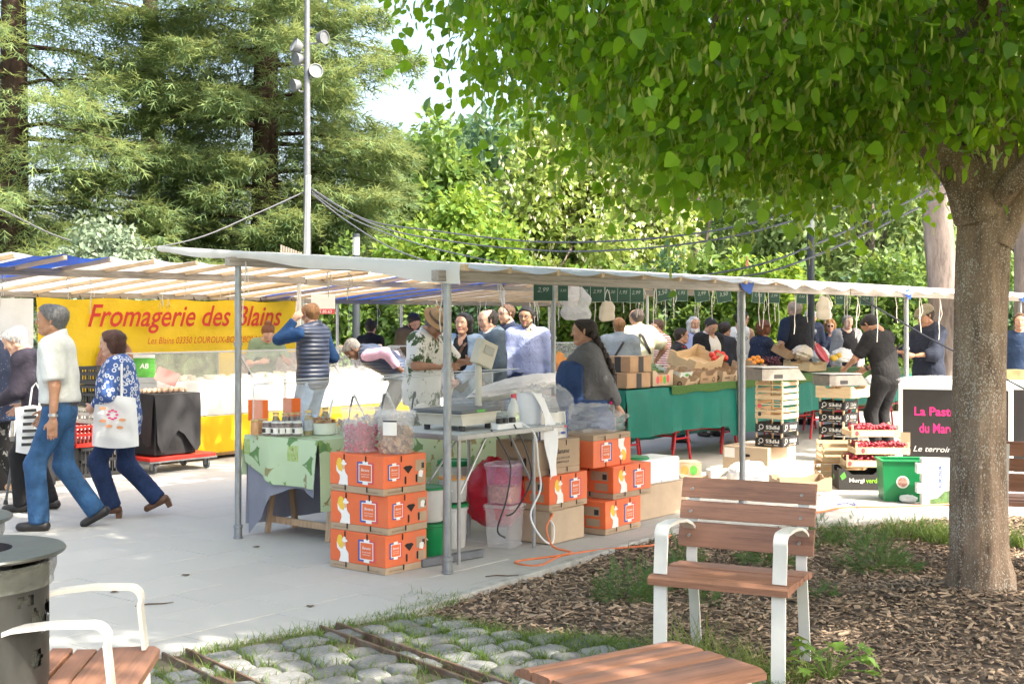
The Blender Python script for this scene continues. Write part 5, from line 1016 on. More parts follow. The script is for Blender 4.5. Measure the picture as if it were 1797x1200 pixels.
for a0,a1 in ((.2,1.55),(1.57,3.0)):
    g=MB(); g.bar((a0,2.10,.98),(a1,2.10,.98),.005,.26); g.build('front_pane',m_acr,sg); g=MB(); g.add([(a0,2.10,1.115),(a1,2.10,1.115),(a1,1.80,1.155),(a0,1.80,1.155)],[(0,1,2,3)]); g.build('top_pane',m_acr,sg)
    g=MB(); g.tube([(a0,2.10,1.112),(a1,2.10,1.112)],.005,6); g.tube([(a0,1.80,1.155),(a1,1.80,1.155)],.005,6); g.tube([(a0,2.1,1.112),(a0,1.8,1.155)],.005,6); g.tube([(a1,2.1,1.112),(a1,1.8,1.155)],.005,6); g.build('pane_edge',m_acre,sg)
    for a in (a0,a1): g=MB(); g.tube([(a,2.11,.745),(a,2.11,1.11)],.006,8); g.build('upright',m_acre,sg,smooth=True)
# stacked clear clamshell boxes and wrapping film on the far part of the table
rr=random.Random(6)
for i in range(7):
    o=empty('clamshell_stack',S(2.05+.19*i,1.62+.16*(i%2),.742),AU+rr.uniform(-.2,.2),['stack of clear clamshell boxes behind the scale plate','stack of clear clamshell boxes left of the display pole','stack of clear clamshell boxes right of the display pole','stack of clear clamshell boxes under the blue shirt man','stack of clear clamshell boxes at the spray bottle','stack of clear clamshell boxes behind the paper roll','rightmost stack of clear clamshell boxes'][i],'container','stacks of clear clamshell boxes')
    for k in range(rr.randint(5,9)): g=MB(); g.box(-.11,.11,-.085,.085,k*.028,k*.028+.022,.008); g.build('clamshell',m_clear,o,smooth=True,sharp=40)
o=crumple('film_roll','long roll of white printed bags lying across the clamshell boxes','bag roll',S(2.75,1.6,.93),(.62,.11,.08),m_wbag,77,.22,0); o.rotation_euler=(0,-.09,AU)
# next table of the row: grey cloth front with nuts, between the seller and the produce table
drape(3.45,4.1,1.5,2.2,.80,(K(.7),K(.6),K(.5),K(.4)),5).build('tablecloth',pm('brown_grey_cloth',(.16,.14,.14),.9,.1,5,.3,150),None,P2,AX,smooth=True,label='dark grey cloth over the small table behind the braided seller',cat='tablecloth')
o=empty('side_table',P2,AU,'small table hidden under the dark grey cloth','table'); g=MB(); g.box(3.47,4.08,1.52,2.18,.77,.795); g.build('tabletop',m_pine,o)
for a in (3.51,4.04):
    for b in (1.56,2.14): g=MB(); g.box(a-.02,a+.02,b-.02,b+.02,0,.77); g.build('leg',m_pine,o)
o=empty('nut_tray',S(3.77,1.85,.803),AU,'shallow clear tray of brown nuts on the dark grey cloth','tray'); g=MB(); g.box(-.26,.26,-.2,.2,0,.02,.004); g.build('tray',m_clear,o); heap(o,.21,.05,260,[pm('walnut',(.34,.20,.09),.7,.3,60)],DISC,.035,9,.02,name='nuts')
# ================================================================== CHEESE STALL
m_yel=pm('yellow_cloth',(.80,.50,.01),.75,.05,4,.15,60,transl=.25); m_ban=pm('yellow_banner',(.78,.52,.02),.5,.08,2,.55,5,transl=.3,bdist=.05); m_fridge=pm('fridge_white',(.62,.63,.63),.35,.03,5,0); m_red_l=pm('banner_red',(.55,.03,.02),.6,.05)
ck=empty('cheese_counter',P2,AU,'white refrigerated cheese counter with sloping glass and yellow skirt','counter')
A0,A1=2.45,6.6
g=MB(); g.box(A0,A1,6.42,7.25,.50,.90,.01); g.build('cabinet',m_fridge,ck)
g=MB(); g.sheet(50,6,lambda u,v:(A0+.02+(A1-A0-.04)*u,6.40-.015*math.sin(u*40)*v-.01*math.sin(u*17)*v,.50-.42*v)); g.build('yellow_skirt',m_yel,ck,smooth=True)
g=MB(); g.box(A0+.02,A1-.02,6.5,7.2,.03,.09); g.build('plinth',m_pine,ck)
for a in (A0+.1,3.7,5.2,A1-.1):
    for b in (6.5,7.2): g=MB(); g.tube([(a,b,0),(a,b,.5)],.02,8); g.build('leg',m_alu,ck)
for a0,a1 in ((A0,3.8),(3.82,5.2),(5.22,A1)):
    g=MB(); g.add([(a0,6.43,.905),(a1,6.43,.905),(a1,6.72,1.21),(a0,6.72,1.21)],[(0,1,2,3)]); g.build('front_glass',m_acr,ck); g=MB(); g.box(a0,a1,6.72,7.1,1.21,1.222,.003); g.build('top_shelf',m_acre,ck)
    g=MB(); g.tube([(a0+.01,6.43,.90),(a0+.01,6.72,1.21)],.010,6); g.tube([(a0,6.72,1.216),(a1,6.72,1.216)],.008,6); g.tube([(a0+.01,7.1,.9),(a0+.01,7.1,1.21)],.010,6); g.build('glass_frame',m_alu,ck)
g=MB(); g.box(A0,A0+.02,6.42,7.25,.90,1.0); g.build('end_panel',m_fridge,ck)
m_chs=pm('cheese_rind',(.68,.60,.44),.7,.15,14,.2,40); rr=random.Random(9)
for i in range(34):
    a=A0+.15+(A1-A0-.3)*i/34+rr.uniform(-.03,.03); b=rr.uniform(6.6,7.0); r_=rr.uniform(.03,.065); g=MB(); g.lathe([(r_*.9,0),(r_,.01),(r_,.04),(r_*.9,.05),(0,.05)],14); g.build('cheese',m_chs,None,S(a,b,.902),AX,smooth=True,label='round of pale cheese inside the glass counter',cat='cheese',group='cheeses in the counter')
for i in range(9):
    a=4.9+.18*i; r_=.05; g=MB(); g.lathe([(r_,0),(r_*1.02,.008),(r_*.5,.012)],14,cap=(True,True)); g.lathe([(r_*.7,.012),(r_*.72,.035),(0,.04)],12,cap=(False,False)); g.build('cheese',m_chs,None,S(a,6.85,1.224),AX,smooth=True,label='small cheese on the counter top in front of the cheese seller',cat='cheese',group='cheeses on the counter top')
c2=empty('display_counter',P2,AU,'white display counter behind the bending man','counter'); g=MB(); g.box(6.75,10.6,6.35,7.1,.0,.92,.01); g.build('cabinet',m_fridge,c2); g=MB(); g.add([(6.75,6.37,.925),(10.6,6.37,.925),(10.6,6.65,1.22),(6.75,6.65,1.22)],[(0,1,2,3)]); g.build('front_glass',m_acr,c2); g=MB(); g.box(6.75,10.6,6.65,7.1,1.22,1.235); g.build('top_shelf',m_acre,c2)
for a in (6.76,8.0,9.3,10.59): g=MB(); g.tube([(a,6.37,.92),(a,6.65,1.22)],.01,6); g.tube([(a,7.08,.92),(a,7.08,1.22)],.01,6); g.build('glass_frame',m_alu,c2)
# banner
bn=empty('banner',P2,AU,'yellow banner reading Fromagerie des Blains hung behind the cheese counter','banner')
def banf(u,v):
    a=2.16+4.03*u; z=1.845+.012*math.cos(u*26)-1.12*v; return (a,8.33-.03*math.sin(u*9+v*2)-.012*math.sin(u*23+v*7)-.01*abs(math.sin(u*26))*math.exp(-v*5)-.02*v+.05*(u>.93)*(u-.93)*8,z)
g=MB(); g.sheet(60,14,banf); g.build('banner_sheet',m_ban,bn,smooth=True)
text('from',m_red_l,bn,(4.32,8.255,1.60),FR,3.05,.36); text('blains',m_red_l,bn,(4.62,8.253,1.33),FR,1.95,.085)
def bprint(pts,m,nm='print'): g=MB(); g.flat(pts,lambda x,z:(x,8.252,z)); g.build(nm,m,bn)
bprint(ell(3.18,1.02,.28,.34,28),pm('print_goats',(.33,.17,.12),.6,.6,9),'print_oval'); bprint([(3.55,.82),(4.75,.82),(4.75,1.16),(3.55,1.16)],pm('print_landscape',(.22,.27,.12),.6,.6,7),'print_landscape'); bprint([(5.05,.82),(6.1,.82),(6.1,1.14),(5.05,1.14)],pm('print_barn',(.34,.29,.24),.6,.5,9,stretch=(2,2,14)),'print_barn')
for i in range(8):
    a=2.2+.56*i; g=MB(); g.tube([(a,8.34,1.84),(a,8.38,1.90),(a+.01,8.40,1.93)],.006,5); g.build('hook',m_black,bn)
# white side sheet at far left, signs, crates and trolley in front of the counter
g=MB(); g.sheet(16,8,lambda u,v:(.2+1.9*u,8.30+.02*math.sin(u*12),1.84-.95*v)); g.build('side_sheet',m_tarp,None,P2,AX,smooth=True,label='white sheet hung behind the white-haired woman at left',cat='sheet')
def sign(label,px0,px1,py0,py1,Y,m,name='sign',group=None):
    a=PY(px0,py1,Y); b=PY(px1,py0,Y); o=empty(name,((a.x+b.x)/2,Y,a.z),.0,label,'sign',group); w_=b.x-a.x; h=b.z-a.z; g=MB(); g.box(-w_/2,w_/2,-.004,.004,0,h,.001); g.build('board',m,o); return o,w_,h
o,w_,h=sign('green and white organic AB sign at the left end of the cheese counter',234,272,622,662,13.7,m_pg); text('ab',m_pw,o,(-.0,-.006,h*.5),FR,w_*.42); g=MB(); g.box(-w_/2,w_/2,-.0055,-.0045,h*.85,h); g.build('white_stripe',m_pw,o)
o,w_,h=sign('pinkish red handwritten sign tilted on the egg trays',268,308,648,672,13.5,pm('pink_card',(.62,.22,.20),.7)); o.rotation_euler=(-.3,.35,0)
o,w_,h=sign('white sign with a red strip and phone number hanging behind the phoning man',546,588,516,551,16.2,m_pw); g=MB(); g.box(-w_/2,w_/2,-.006,-.0045,0,h*.26); g.build('red_strip',m_pr,o); text('phone',m_pw,o,(0.02,-.0075,h*.12),FR,w_*.6)
m_crk=pm('black_crate',(.022,.022,.024),.5,.2); m_crw=pm('cream_crate',(.62,.60,.52),.5,.06); m_crr=pm('red_crate',(.52,.03,.02),.45,.08)
def mesh_crate(label,loc,rz,lx,ly,h,m,group='plastic crates at the cheese stall',nv=5):
    o=empty('plastic_crate',loc,rz,label,'crate',group)
    g=MB(); g.box(-lx/2,lx/2,-ly/2,ly/2,0,.012); g.build('base',m,o)
    g=MB()
    for z in (.01,h*.5,h-.03): g.box(-lx/2,lx/2,-ly/2,-ly/2+.012,z,z+.03); g.box(-lx/2,lx/2,ly/2-.012,ly/2,z,z+.03); g.box(-lx/2,-lx/2+.012,-ly/2+.012,ly/2-.012,z,z+.03); g.box(lx/2-.012,lx/2,-ly/2+.012,ly/2-.012,z,z+.03)
    n=max(4,int(lx/.045))
    for i in range(n+1):
        x=-lx/2+.006+(lx-.012)*i/n; g.box(x-.006,x+.006,-ly/2+.002,-ly/2+.010,0,h-.002); g.box(x-.006,x+.006,ly/2-.010,ly/2-.002,0,h-.002)
    n=max(3,int(ly/.045))
    for i in range(n+1):
        y=-ly/2+.006+(ly-.012)*i/n; g.box(-lx/2+.002,-lx/2+.010,y-.006,y+.006,0,h-.002); g.box(lx/2-.010,lx/2-.002,y-.006,y+.006,0,h-.002)
    g.build('lattice_walls',m,o); return o
q=onb(168,6.25); q.z=0
mesh_crate('black lattice crate at the bottom of the crate tower beside the patterned blouse woman',q+Vector((-.02,0,.0)),AU,.55,.4,.30,m_crk); mesh_crate('red lattice crate in the middle of the crate tower',q+Vector((-.05,-.05,.31)),AU,.55,.38,.22,m_crr); mesh_crate('cream lattice crate above the red one',q+Vector((.06,.1,.53)),AU,.45,.38,.16,m_crw); mesh_crate('upper black lattice crate behind the polo shirt man',q+Vector((.05,.15,.70)),AU,.45,.38,.22,m_crk); mesh_crate('topmost black lattice crate of the tower',q+Vector((.05,.15,.93)),AU,.45,.38,.18,m_crk)
g=MB(); g.box(-.4,.4,-.02,.02,.30,.33,.004); 
q2=onb(15,6.1); card_box('dark box low behind the crutch at the left edge',(q2.x,q2.y,0),AU,.7,.5,.45,m_crk,None,'dark boxes at the cheese stall'); q3=onb(118,6.3); card_box('dark box beside the red crate',(q3.x,q3.y,0),AU,.5,.4,.36,m_crk,None,'dark boxes at the cheese stall')
tr=empty('trolley',onb(296,6.02),AU,'red trolley on castors draped with a dark cloth, egg trays on top','trolley')
g=MB(); g.box(-.42,.42,-.26,.26,.13,.17,.006); g.build('platform',m_crr,tr); g=MB(); g.box(-.43,.43,-.27,.27,.115,.13); g.build('frame',m_alu,tr)
for x in (-.34,.34):
    for y in (-.2,.2):
        g=MB(); g.tube([(x-.012,y,.05),(x+.012,y,.05)],.05,16); c_=g.build('castor',m_dgrey,tr,smooth=True,sharp=40); g=MB(); g.box(x-.022,x-.014,y-.02,y+.02,.04,.115); g.box(x+.014,x+.022,y-.02,y+.02,.04,.115); g.build('fork',m_alu,c_)
g=MB(); g.box(-.33,.19,-.22,.22,.18,.80,.01); g.build('crate_pile',m_crk,tr)
gg_=drape(-.36,.22,-.25,.25,.82,(lambda u:.50+.12*math.sin(u*9),lambda u:.42+.14*math.sin(u*7),K(.4),K(.5)),7); gg_.build('dark_cloth',pm('black_apron',(.02,.02,.023),.75,.3,5,.3,80),tr,smooth=True)
for i in range(24): 
    g=MB(); g.ball((0,0,.025),.021,8,6,(1,1,1.25)); g.build('egg',pm('egg_shell',(.60,.42,.30),.6,.1,20,0,rnd=.15),None,tr.location+U*(-.32+.068*(i%8))+V*(-.08+.07*(i//8))+Vector((0,0,.824)),smooth=True,label='egg in the tray on the draped trolley',cat='egg',group='eggs on the trolley')
# ================================================================== PRODUCE STALL
m_teal=pm('teal_tarpaulin',(.005,.20,.155),.38,.12,3,.35,7,transl=.35,bdist=.03); m_turf=pm('artificial_turf',(.055,.13,.025),.95,.3,60,1.0,220,bdist=.01); m_redp=pm('red_painted_steel',(.50,.02,.03),.4,.08)
TB0,TB1,TZ=2.1,3.0,.85
pt=empty('produce_table',P2,AU,'long produce table on red trestles under a teal tarpaulin','table'); g=MB(); g.box(5.2,13.0,TB0+.02,TB1-.02,TZ-.03,TZ-.006); g.build('tabletop',m_pine,pt)
for a0 in (5.45,6.5,7.6,8.8,10.0,11.2,12.4):
    for b in (TB0+.12,TB1-.1):
        g=MB(); g.tube([(a0-.02,b,TZ-.04),(a0-.20,b,0)],.016,8); g.tube([(a0+.02,b,TZ-.04),(a0+.20,b,0)],.016,8); g.tube([(a0-.145,b,.25),(a0+.145,b,.25)],.011,6); g.build('trestle_leg',m_redp,pt,smooth=True)
    g=MB(); g.tube([(a0-.14,TB0+.12,.28),(a0-.14,TB1-.1,.28)],.011,6); g.tube([(a0,TB0+.1,TZ-.045),(a0,TB1-.1,TZ-.045)],.015,6); g.build('trestle_bar',m_redp,pt,smooth=True)
    g=MB(); g.tube([(a0+.14,TB0+.12,.33),(a0+1.0,TB0+.12,.33)],.010,6); g.build('stretcher',m_redp,pt,smooth=True)
drape(5.18,13.02,TB0,TB1,TZ,(lambda u:(.50 if u<.28 else .62 if u<.5 else .46)+.012*math.sin(u*30),K(.72),K(.70),K(.4)),9,40).build('tarpaulin',m_teal,None,P2,AX,smooth=True,label='teal plastic tarpaulin covering the produce table',cat='tarpaulin')
g=MB(); g.sheet(70,8,lambda u,v:(6.05+6.9*u,TB0-.03+1.12*max(0,v-.25)/.75,TZ+.010-(.085+.01*math.sin(u*60))*max(0,.25-v)/.25)); g.build('turf_mat',m_turf,None,P2,AX,smooth=True,label='green artificial turf mat along the front edge of the produce table',cat='mat')
def prod(px,py,b): p=onb(px,b); p.z=max(1.6-(py-560)/FPX*p.y,TZ+.014); return p
m_brn=pm('brown_printed_card',(.34,.22,.13),.85,.12,10,.15,100,rnd=.12); m_crt=pm('crate_veneer',(.62,.46,.28),.7,.12,6,.3,50,stretch=(1,1,8),rnd=.06); m_slate=pm('chalkboard_green',(.02,.075,.05),.6,.2,8,.1,60,transl=.15); m_chalk=pm('chalk',(.36,.42,.38),.9)
def tray(label,loc,rz,lx,ly,h,m,tilt=0,roll=0,prints=None,group='cartons and trays on the produce table',name='produce_tray'):
    o=empty(name,loc,rz,label,'tray',group); o.rotation_euler=(tilt,roll,rz); t=.006
    g=MB(); g.box(-lx/2,lx/2,-ly/2,ly/2,0,.008); g.build('base',m,o)
    for s_ in (-1,1):
        y=s_*(ly/2-t/2); z1=h*.72; poly=[(-lx/2,.008),(lx/2,.008),(lx/2,h),(lx/2-.06,h),(lx*.22,z1),(-lx*.22,z1),(-lx/2+.06,h),(-lx/2,h)]; g=MB(); g.prism(poly,y-t/2,y+t/2,lambda x,z,q:(x,q,z)); g.build('side_wall',m,o)
        x=s_*(lx/2-t/2); l2=ly/2-t-.001; poly=[(-l2,.008),(l2,.008),(l2,h),(l2*.5,h),(l2*.4,h*.8),(-l2*.4,h*.8),(-l2*.5,h),(-l2,h)]; g=MB(); g.prism(poly,x-t/2,x+t/2,lambda y_,z,q:(q,y_,z)); g.build('end_wall',m,o)
    if prints: prints(Face(o,'F',lx,ly),Face(o,'L',lx,ly),o)
    return o
def pr_swirl(F_,L__,o):
    for f_,w_ in ((F_,.2),(L__,.14)): f_.poly('print_swirl',ell(w_*.55,.055,.03,.03),m_pk); f_.poly('print_swirl',ell(w_*.55,.055,.017,.017),m_brn,.0022); f_.rect('print_bar',-w_*.7,-w_*.1,.05,.075,pm('print_brown',(.16,.10,.06),.7))
def pr_pepper(F_,L__,o):
    for f_ in (F_,L__):
        for i,mm in enumerate((m_pr,pm('print_orange',(.68,.22,.05),.6),m_pg,m_pr)): f_.poly('print_pepper',ell(-.11+.07*i,.065+.01*(i%2),.032,.045,14),mm)
def pr_citrus(F_,L__,o):
    for f_ in (F_,L__):
        f_.rect('print_panel',-.15,.15,.02,.145,pm('print_paleblue',(.55,.62,.60),.6))
        for i in range(4): f_.poly('print_orange_fruit',ell(-.11+.07*i,.055,.03,.03,12),pm('print_orange2',(.75,.18,.03),.6),.0022)
        f_.poly('print_leaf',ell(.02,.11,.05,.018,12),m_pg,.0022)
card_box('brown leafy-print carton left at the back of the produce table, upper one',prod(1103,652,2.35),AU,.42,.32,.17,m_brn,lambda F_,L__:(F_.rect('print_band',-.05,.05,.0,.168,m_pk),L__.rect('print_band',-.04,.04,0,.168,m_pk)),'cartons and trays on the produce table')
o=card_box('brown leafy-print carton at the left end of the produce table, lower one',prod(1098,690,2.30),AU,.46,.34,.16,m_brn,lambda F_,L__:(F_.rect('print_band',-.05,.05,.0,.158,m_pk),L__.rect('print_band',-.04,.04,0,.158,m_pk)),'cartons and trays on the produce table'); o.location.z=TZ+.016
tray('kraft tray with printed peppers at the table front, full of courgettes',prod(1142,690,2.36),AU,.42,.32,.17,m_kraft2,0,0,pr_pepper)
tray('pale blue citrus print carton standing on edge at the produce table',prod(1180,668,2.38),AU+.1,.36,.3,.15,m_kraft2,.25,0,pr_citrus)
tray('kraft tray tipped forward over the table edge below the citrus carton',prod(1190,690,2.25),AU+.15,.36,.28,.15,m_kraft,.5,0,pr_swirl)
for i,(px,py,b,t_,lb) in enumerate([(1224,690,2.28,.12,'left brown swirl tray of the lower row'),(1262,690,2.30,.15,'middle brown swirl tray of the lower row'),(1300,690,2.32,.1,'right brown swirl tray of the lower row'),(1226,666,2.40,.2,'left brown swirl tray of the upper row'),(1268,660,2.42,.28,'middle brown swirl tray of the upper row, holding tomatoes'),(1312,655,2.45,.2,'right brown swirl tray of the upper row'),(1318,690,2.36,.1,'brown swirl tray behind the steel post')]):
    o=tray(lb+' on the produce table',prod(px,py,b),AU,.38,.29,.14,m_kraft if i%2 else m_brn,t_,0,pr_swirl)
o=tray('large pale veneer crate leaning open on top of the brown trays',prod(1218,640,2.62),AU-.05,.62,.40,.16,m_crt,.35,-.10)
def fruits(name,label,cat,grp,pts,r_,m,sq=(1,1,.9),stalk=True):
    g=MB(); g.ball((0,0,0),r_,10,8,sq); me=g.mesh(name,m,True,90)
    for i,(px,py,b) in enumerate(pts): 
        p=onb(px,b); p.z=1.6-(py-560)/FPX*p.y; o=place(name,me,None,p,(random.uniform(-.4,.4),random.uniform(-.4,.4),random.uniform(0,6)),label,cat,grp)
m_tom=pm('tomato_skin',(.55,.03,.015),.25,.15,12,0); m_orf=pm('orange_peel',(.75,.25,.02),.5,.1,12,.2,120); m_crg=pm('courgette_skin',(.04,.11,.015),.4,.35,30,.1,60,stretch=(8,8,1)); m_grp=pm('grape_skin',(.10,.02,.04),.35,.3,20)
fruits('tomato','ripe red tomato in the upper brown tray','tomato','tomatoes in the tray',[(1250,623,2.5),(1259,619,2.55),(1262,629,2.45),(1272,628,2.5),(1254,630,2.45),(1267,622,2.6)],.045,m_tom)
fruits('orange','bright orange fruit piled right of the steel post','orange','oranges on the produce table',[(1315,633,2.7),(1322,629,2.8),(1328,634,2.7),(1322,638,2.65),(1314,640,2.6),(1330,628,2.85),(1336,634,2.8)],.04,m_orf)
g=MB(); g.tube([(0,-.13,0),(0,-.05,.004),(0,.06,.004),(0,.13,0)],[.015,.024,.026,.014],10); me=g.mesh('courgette',m_crg,True,80); rr=random.Random(2)
for i in range(14):
    p=prod(1132+rr.uniform(0,24),655,2.42+.012*i); p.z=TZ+.15+.022*(i//4)
    place('courgette',me,None,p,(rr.uniform(-.1,.1),rr.uniform(-.1,.1),AU+PI/2+rr.uniform(-.4,.4)),'dark green courgette heaped in the pepper print tray','courgette','courgettes in the tray')
gr=empty('grape_pile',prod(1352,640,2.75),AU,'pile of dark red grapes behind the left scale','grapes'); heap(gr,.13,.10,220,[m_grp],([(0,0,-.5),(.5,0,0),(0,.5,0),(-.5,0,0),(0,-.5,0),(0,0,.5)],[(0,2,1),(0,3,2),(0,4,3),(0,1,4),(5,1,2),(5,2,3),(5,3,4),(5,4,1)]),.032,31,.0,name='grapes')
o=tray('dark brown tray held up by the auburn-haired woman',prod(1372,622,2.9),AU+.2,.34,.26,.10,m_brn,.5,0)
o=tray('wooden tray of paper sacks behind the right scale',prod(1412,648,2.7),AU,.55,.4,.12,m_crt,.1,0)
crumple('paper_sack','cream paper sack lying in the wooden tray','sack',prod(1408,632,2.75),(.16,.13,.10),pm('cream_paper',(.66,.60,.50),.9,.1,8,.5,20,bdist=.02),11,.4,AU)
g=MB(); g.lathe([(.0,0),(.13,.01),(.16,.05),(.165,.05),(.13,0),(0,-.01)],18,cap=(False,False)); g.build('melon_half',pm('watermelon_flesh',(.60,.10,.12),.4,.2,14),None,prod(1438,622,2.7),(1.0,.2,AU),smooth=True,label='cut half of pink watermelon leaning at the tray end',cat='melon')
crumple('shopping_bag','white carrier bag of fruit on the right scale','bag',prod(1478,635,2.2)+Vector((0,0,.0)),(.14,.12,.10),m_wbag,12,.4,.2,'white carrier bags at the produce stall',sq=.8); crumple('shopping_bag','white carrier bag beside the grey cardigan woman','bag',prod(1440,640,2.9),(.12,.1,.12),m_wbag,13,.4,.2,'white carrier bags at the produce stall'); crumple('shopping_bag','small white bag on the table by the black shirt seller','bag',prod(1515,625,2.6),(.10,.09,.07),m_wbag,14,.4,.2,'white carrier bags at the produce stall'); crumple('shopping_bag','crumpled white bag hanging at the right wooden tray','bag',prod(1532,672,1.0)-Vector((0,0,.12)),(.10,.08,.08),m_wbag,15,.5,.2,'white carrier bags at the produce stall')
fruits('mango','yellow mango on top of the white fruit bag','mango','mangoes in the bag',[(1472,624,2.2),(1485,628,2.2),(1463,628,2.2)],.05,pm('mango_skin',(.62,.38,.04),.4,.25,8),(1,1.2,.85))
# far side goods left part: orange net carton, greens
o=tray('orange printed carton behind the thin stall post',PY(990,630,15.2),AU+.6,.42,.3,.14,pm('orange_teal_card',(.68,.27,.06),.7,.25,6),.5,.3); 
gr=empty('greens_pile',PY(1000,640,14.4),AU,'low pile of leafy greens and vegetables behind the thin stall post','vegetables'); heap(gr,.42,.16,500,[m_weed2],RHOMB,.10,41,-.1,name='leaves')
gr.location.z=.86; o.location.z=.98
vt=empty('vegetable_table',P2,AU,'plain table under the leafy greens behind the braided seller','table'); g=MB(); g.box(4.35,5.1,2.3,3.2,.80,.84); g.build('tabletop',m_pine,vt)
for a in (4.4,5.05):
    for b in (2.35,3.15): g=MB(); g.box(a-.02,a+.02,b-.02,b+.02,0,.80); g.build('leg',m_pine,vt)
# chalk price slates along the rear beam
pxs=[(953,34,0),(988,18,0),(1026,20,.0),(1048,26,0),(1072,22,.05),(1094,24,0),(1117,26,-.05),(1166,30,-.25),(1196,22,.0),(1233,26,-.15),(1272,26,-.18),(1330,22,.08),(1358,20,.03),(1406,18,.08),(1474,16,0),(1518,18,.1)]
for i,(px,wpx,rl) in enumerate(pxs):
    p=onb(px,1.98); Y=p.y; w_=wpx*Y/FPX; h=.20 if i<7 else .175; o=empty('price_slate',(p.x,p.y,1.975-h),AU+.0,'dark green chalk price slate '+['left of the thin steel post','right behind the thin steel post','behind the clear hanging bag, left one','behind the clear hanging bag, right one','above the cream tote bag','right of the cream tote bag','above the strap-shouldered man','tilted above the striped blouse woman','upright above the boy with glasses','tilted above the white-bearded man','tilted left of the middle steel post','just right of the middle steel post','left of the black vest man','between black vest man and lamp column','right of the cream cloth bag','nearest to the flat cap man'][i],'slate','chalk price slates under the rear beam')
    o.rotation_euler=(0,rl,AU-.75); g=MB(); g.box(-w_/2,w_/2,-.003,.003,0,h,.001); g.build('board',m_slate,o); g=MB(); g.tube([(-w_/2,0,0),(w_/2,0,0),(w_/2,0,h),(-w_/2,0,h),(-w_/2,0,0)],.004,4); g.build('edge',pm('slate_edge',(.30,.42,.36),.6),o); text(['price','price2','price3'][i%3],m_chalk,o,(0,-.0045,h*.5),FR,w_*.6)
# ---- stacked crates by the posts
def slat_crate(label,loc,rz,lx,ly,h,m,group,prints=None,fh=.62,open_=True,name='wooden_crate'):
    o=empty(name,loc,rz,label,'crate',group)
    for sx in (-1,1):
        for sy in (-1,1): g=MB(); g.box(sx*lx/2-(.018 if sx>0 else 0),sx*lx/2+(.018 if sx<0 else 0),sy*ly/2-(.018 if sy>0 else 0),sy*ly/2+(.018 if sy<0 else 0),0.0,h+.004,.002); g.build('corner_post',m_crt,o)
    g=MB(); g.box(-lx/2+.002,lx/2-.002,-ly/2+.002,ly/2-.002,.012,.020); g.build('floor',m_crt,o)
    zs=((.006,h*fh),) if h<.16 else ((.006,h*.30),(h*.40,h*.62),(h*.78,h-.004))
    for z0,z1 in zs:
        for s_ in (-1,1): g=MB(); g.box(-lx/2-.001,lx/2+.001,s_*(ly/2+.003)-.003,s_*(ly/2+.003)+.003,z0,z1,.001); g.build('slat',m,o); g=MB(); g.box(s_*(lx/2+.003)-.003,s_*(lx/2+.003)+.003,-ly/2+.0,ly/2-.0,z0,z1*.86,.001); g.build('slat',m,o)
    if prints: prints(Face(o,'F',lx,ly+.013),Face(o,'L',lx+.013,ly),o)
    return o
m_pipe=pm('black_printed_veneer',(.018,.017,.018),.55,.2,10,.15,50)
def pr_pipes(F_,L__,o):
    for f_,w_ in ((L__,.30),(F_,.38)):
        f_.text('pipes',m_pw,.045,.062,.15,.038,flip=True); f_.poly('print_ring',ell(-w_*.28,.064,.026,.026,16),m_pw,.0022); f_.poly('print_ring',ell(-w_*.28,.064,.020,.020,16),m_pipe,.0028); f_.poly('print_leaf',ell(-w_*.36,.03,.012,.006,10),m_pw); f_.rect('print_slot',-.05,.04,.018,.026,m_kraft); f_.rect('print_small',.06,.11,.02,.026,m_pw)
bas=G(1393,832); bp=bas+U*.0
cb_=card_box('large plain kraft box under the left crate tower',S(6.05,1.0,0)-U*.0,AU+.0,.62,.52,.29,m_kraft2,lambda F_,L__:(slot(L__,.0,.19,.035,.09) if 0 else L__.poly('hand_hole',ell(.02,.20,.04,.016),m_hole,.0025),L__.rect('label',-.05,.0,.16,.27,m_pw),L__.rect('label',-.24,-.12,.17,.27,m_pw)))
def tower(px,pybase,n,z0,label,lx=.38,ly=.38):
    p=G(px,pybase)
    return p
pL=Vector((0,0,0)); 
def place_tower(px_corner,Yc,z0,items,dz,rz):
    X=(px_corner-898.5)/FPX*Yc; c=Vector((X,Yc,0)); 
    for i,(fn) in enumerate(items): fn(c+U*.20+V*.15+Vector((0,0,z0+dz*i)),rz+.02*math.sin(i*2.3))
HP=.142
mk_p=lambda lb:(lambda p,r_:slat_crate(lb,p,r_,.36,.30,.135,m_pipe,'black PIPES crates',pr_pipes,.80))
place_tower(1371,13.0,.293,[mk_p('lower black PIPES crate on the large kraft box'),mk_p('upper black PIPES crate on the large kraft box')],HP,AU)
def pr_porto(F_,L__,o): L__.text('porto',m_pk,-.0,.10,.18,flip=True); L__.poly('print_tomato',ell(-.10,.135,.022,.022),m_pr); L__.poly('print_seal',ell(-.10,.05,.02,.02),m_pk); F_.text('choc',m_pk,.03,.10,.2,flip=True); F_.poly('print_tomato',ell(-.12,.10,.014,.022),m_pr)
def pr_none(F_,L__,o): pass
pz=.293+2*HP
place_tower(1371,13.0,pz,[lambda p,r_:slat_crate('printed pale veneer crate upside down above the PIPES crates of the left tower',p,r_,.36,.30,.19,m_crt,'pale veneer crates',pr_porto),lambda p,r_:slat_crate('top open slatted veneer crate of the left tower carrying a scale',p,r_,.36,.30,.19,m_crt,'pale veneer crates',pr_none)],.196,AU)
for i,nm in enumerate(('lowest','second lowest','middle','second highest','highest')):
    place_tower(1480,14.35,.006+HP*i,[mk_p(nm+' black PIPES crate of the right tower of five')],0,AU)
tw=Vector(((1480-898.5)/FPX*14.35,14.35,0))+U*.20+V*.15
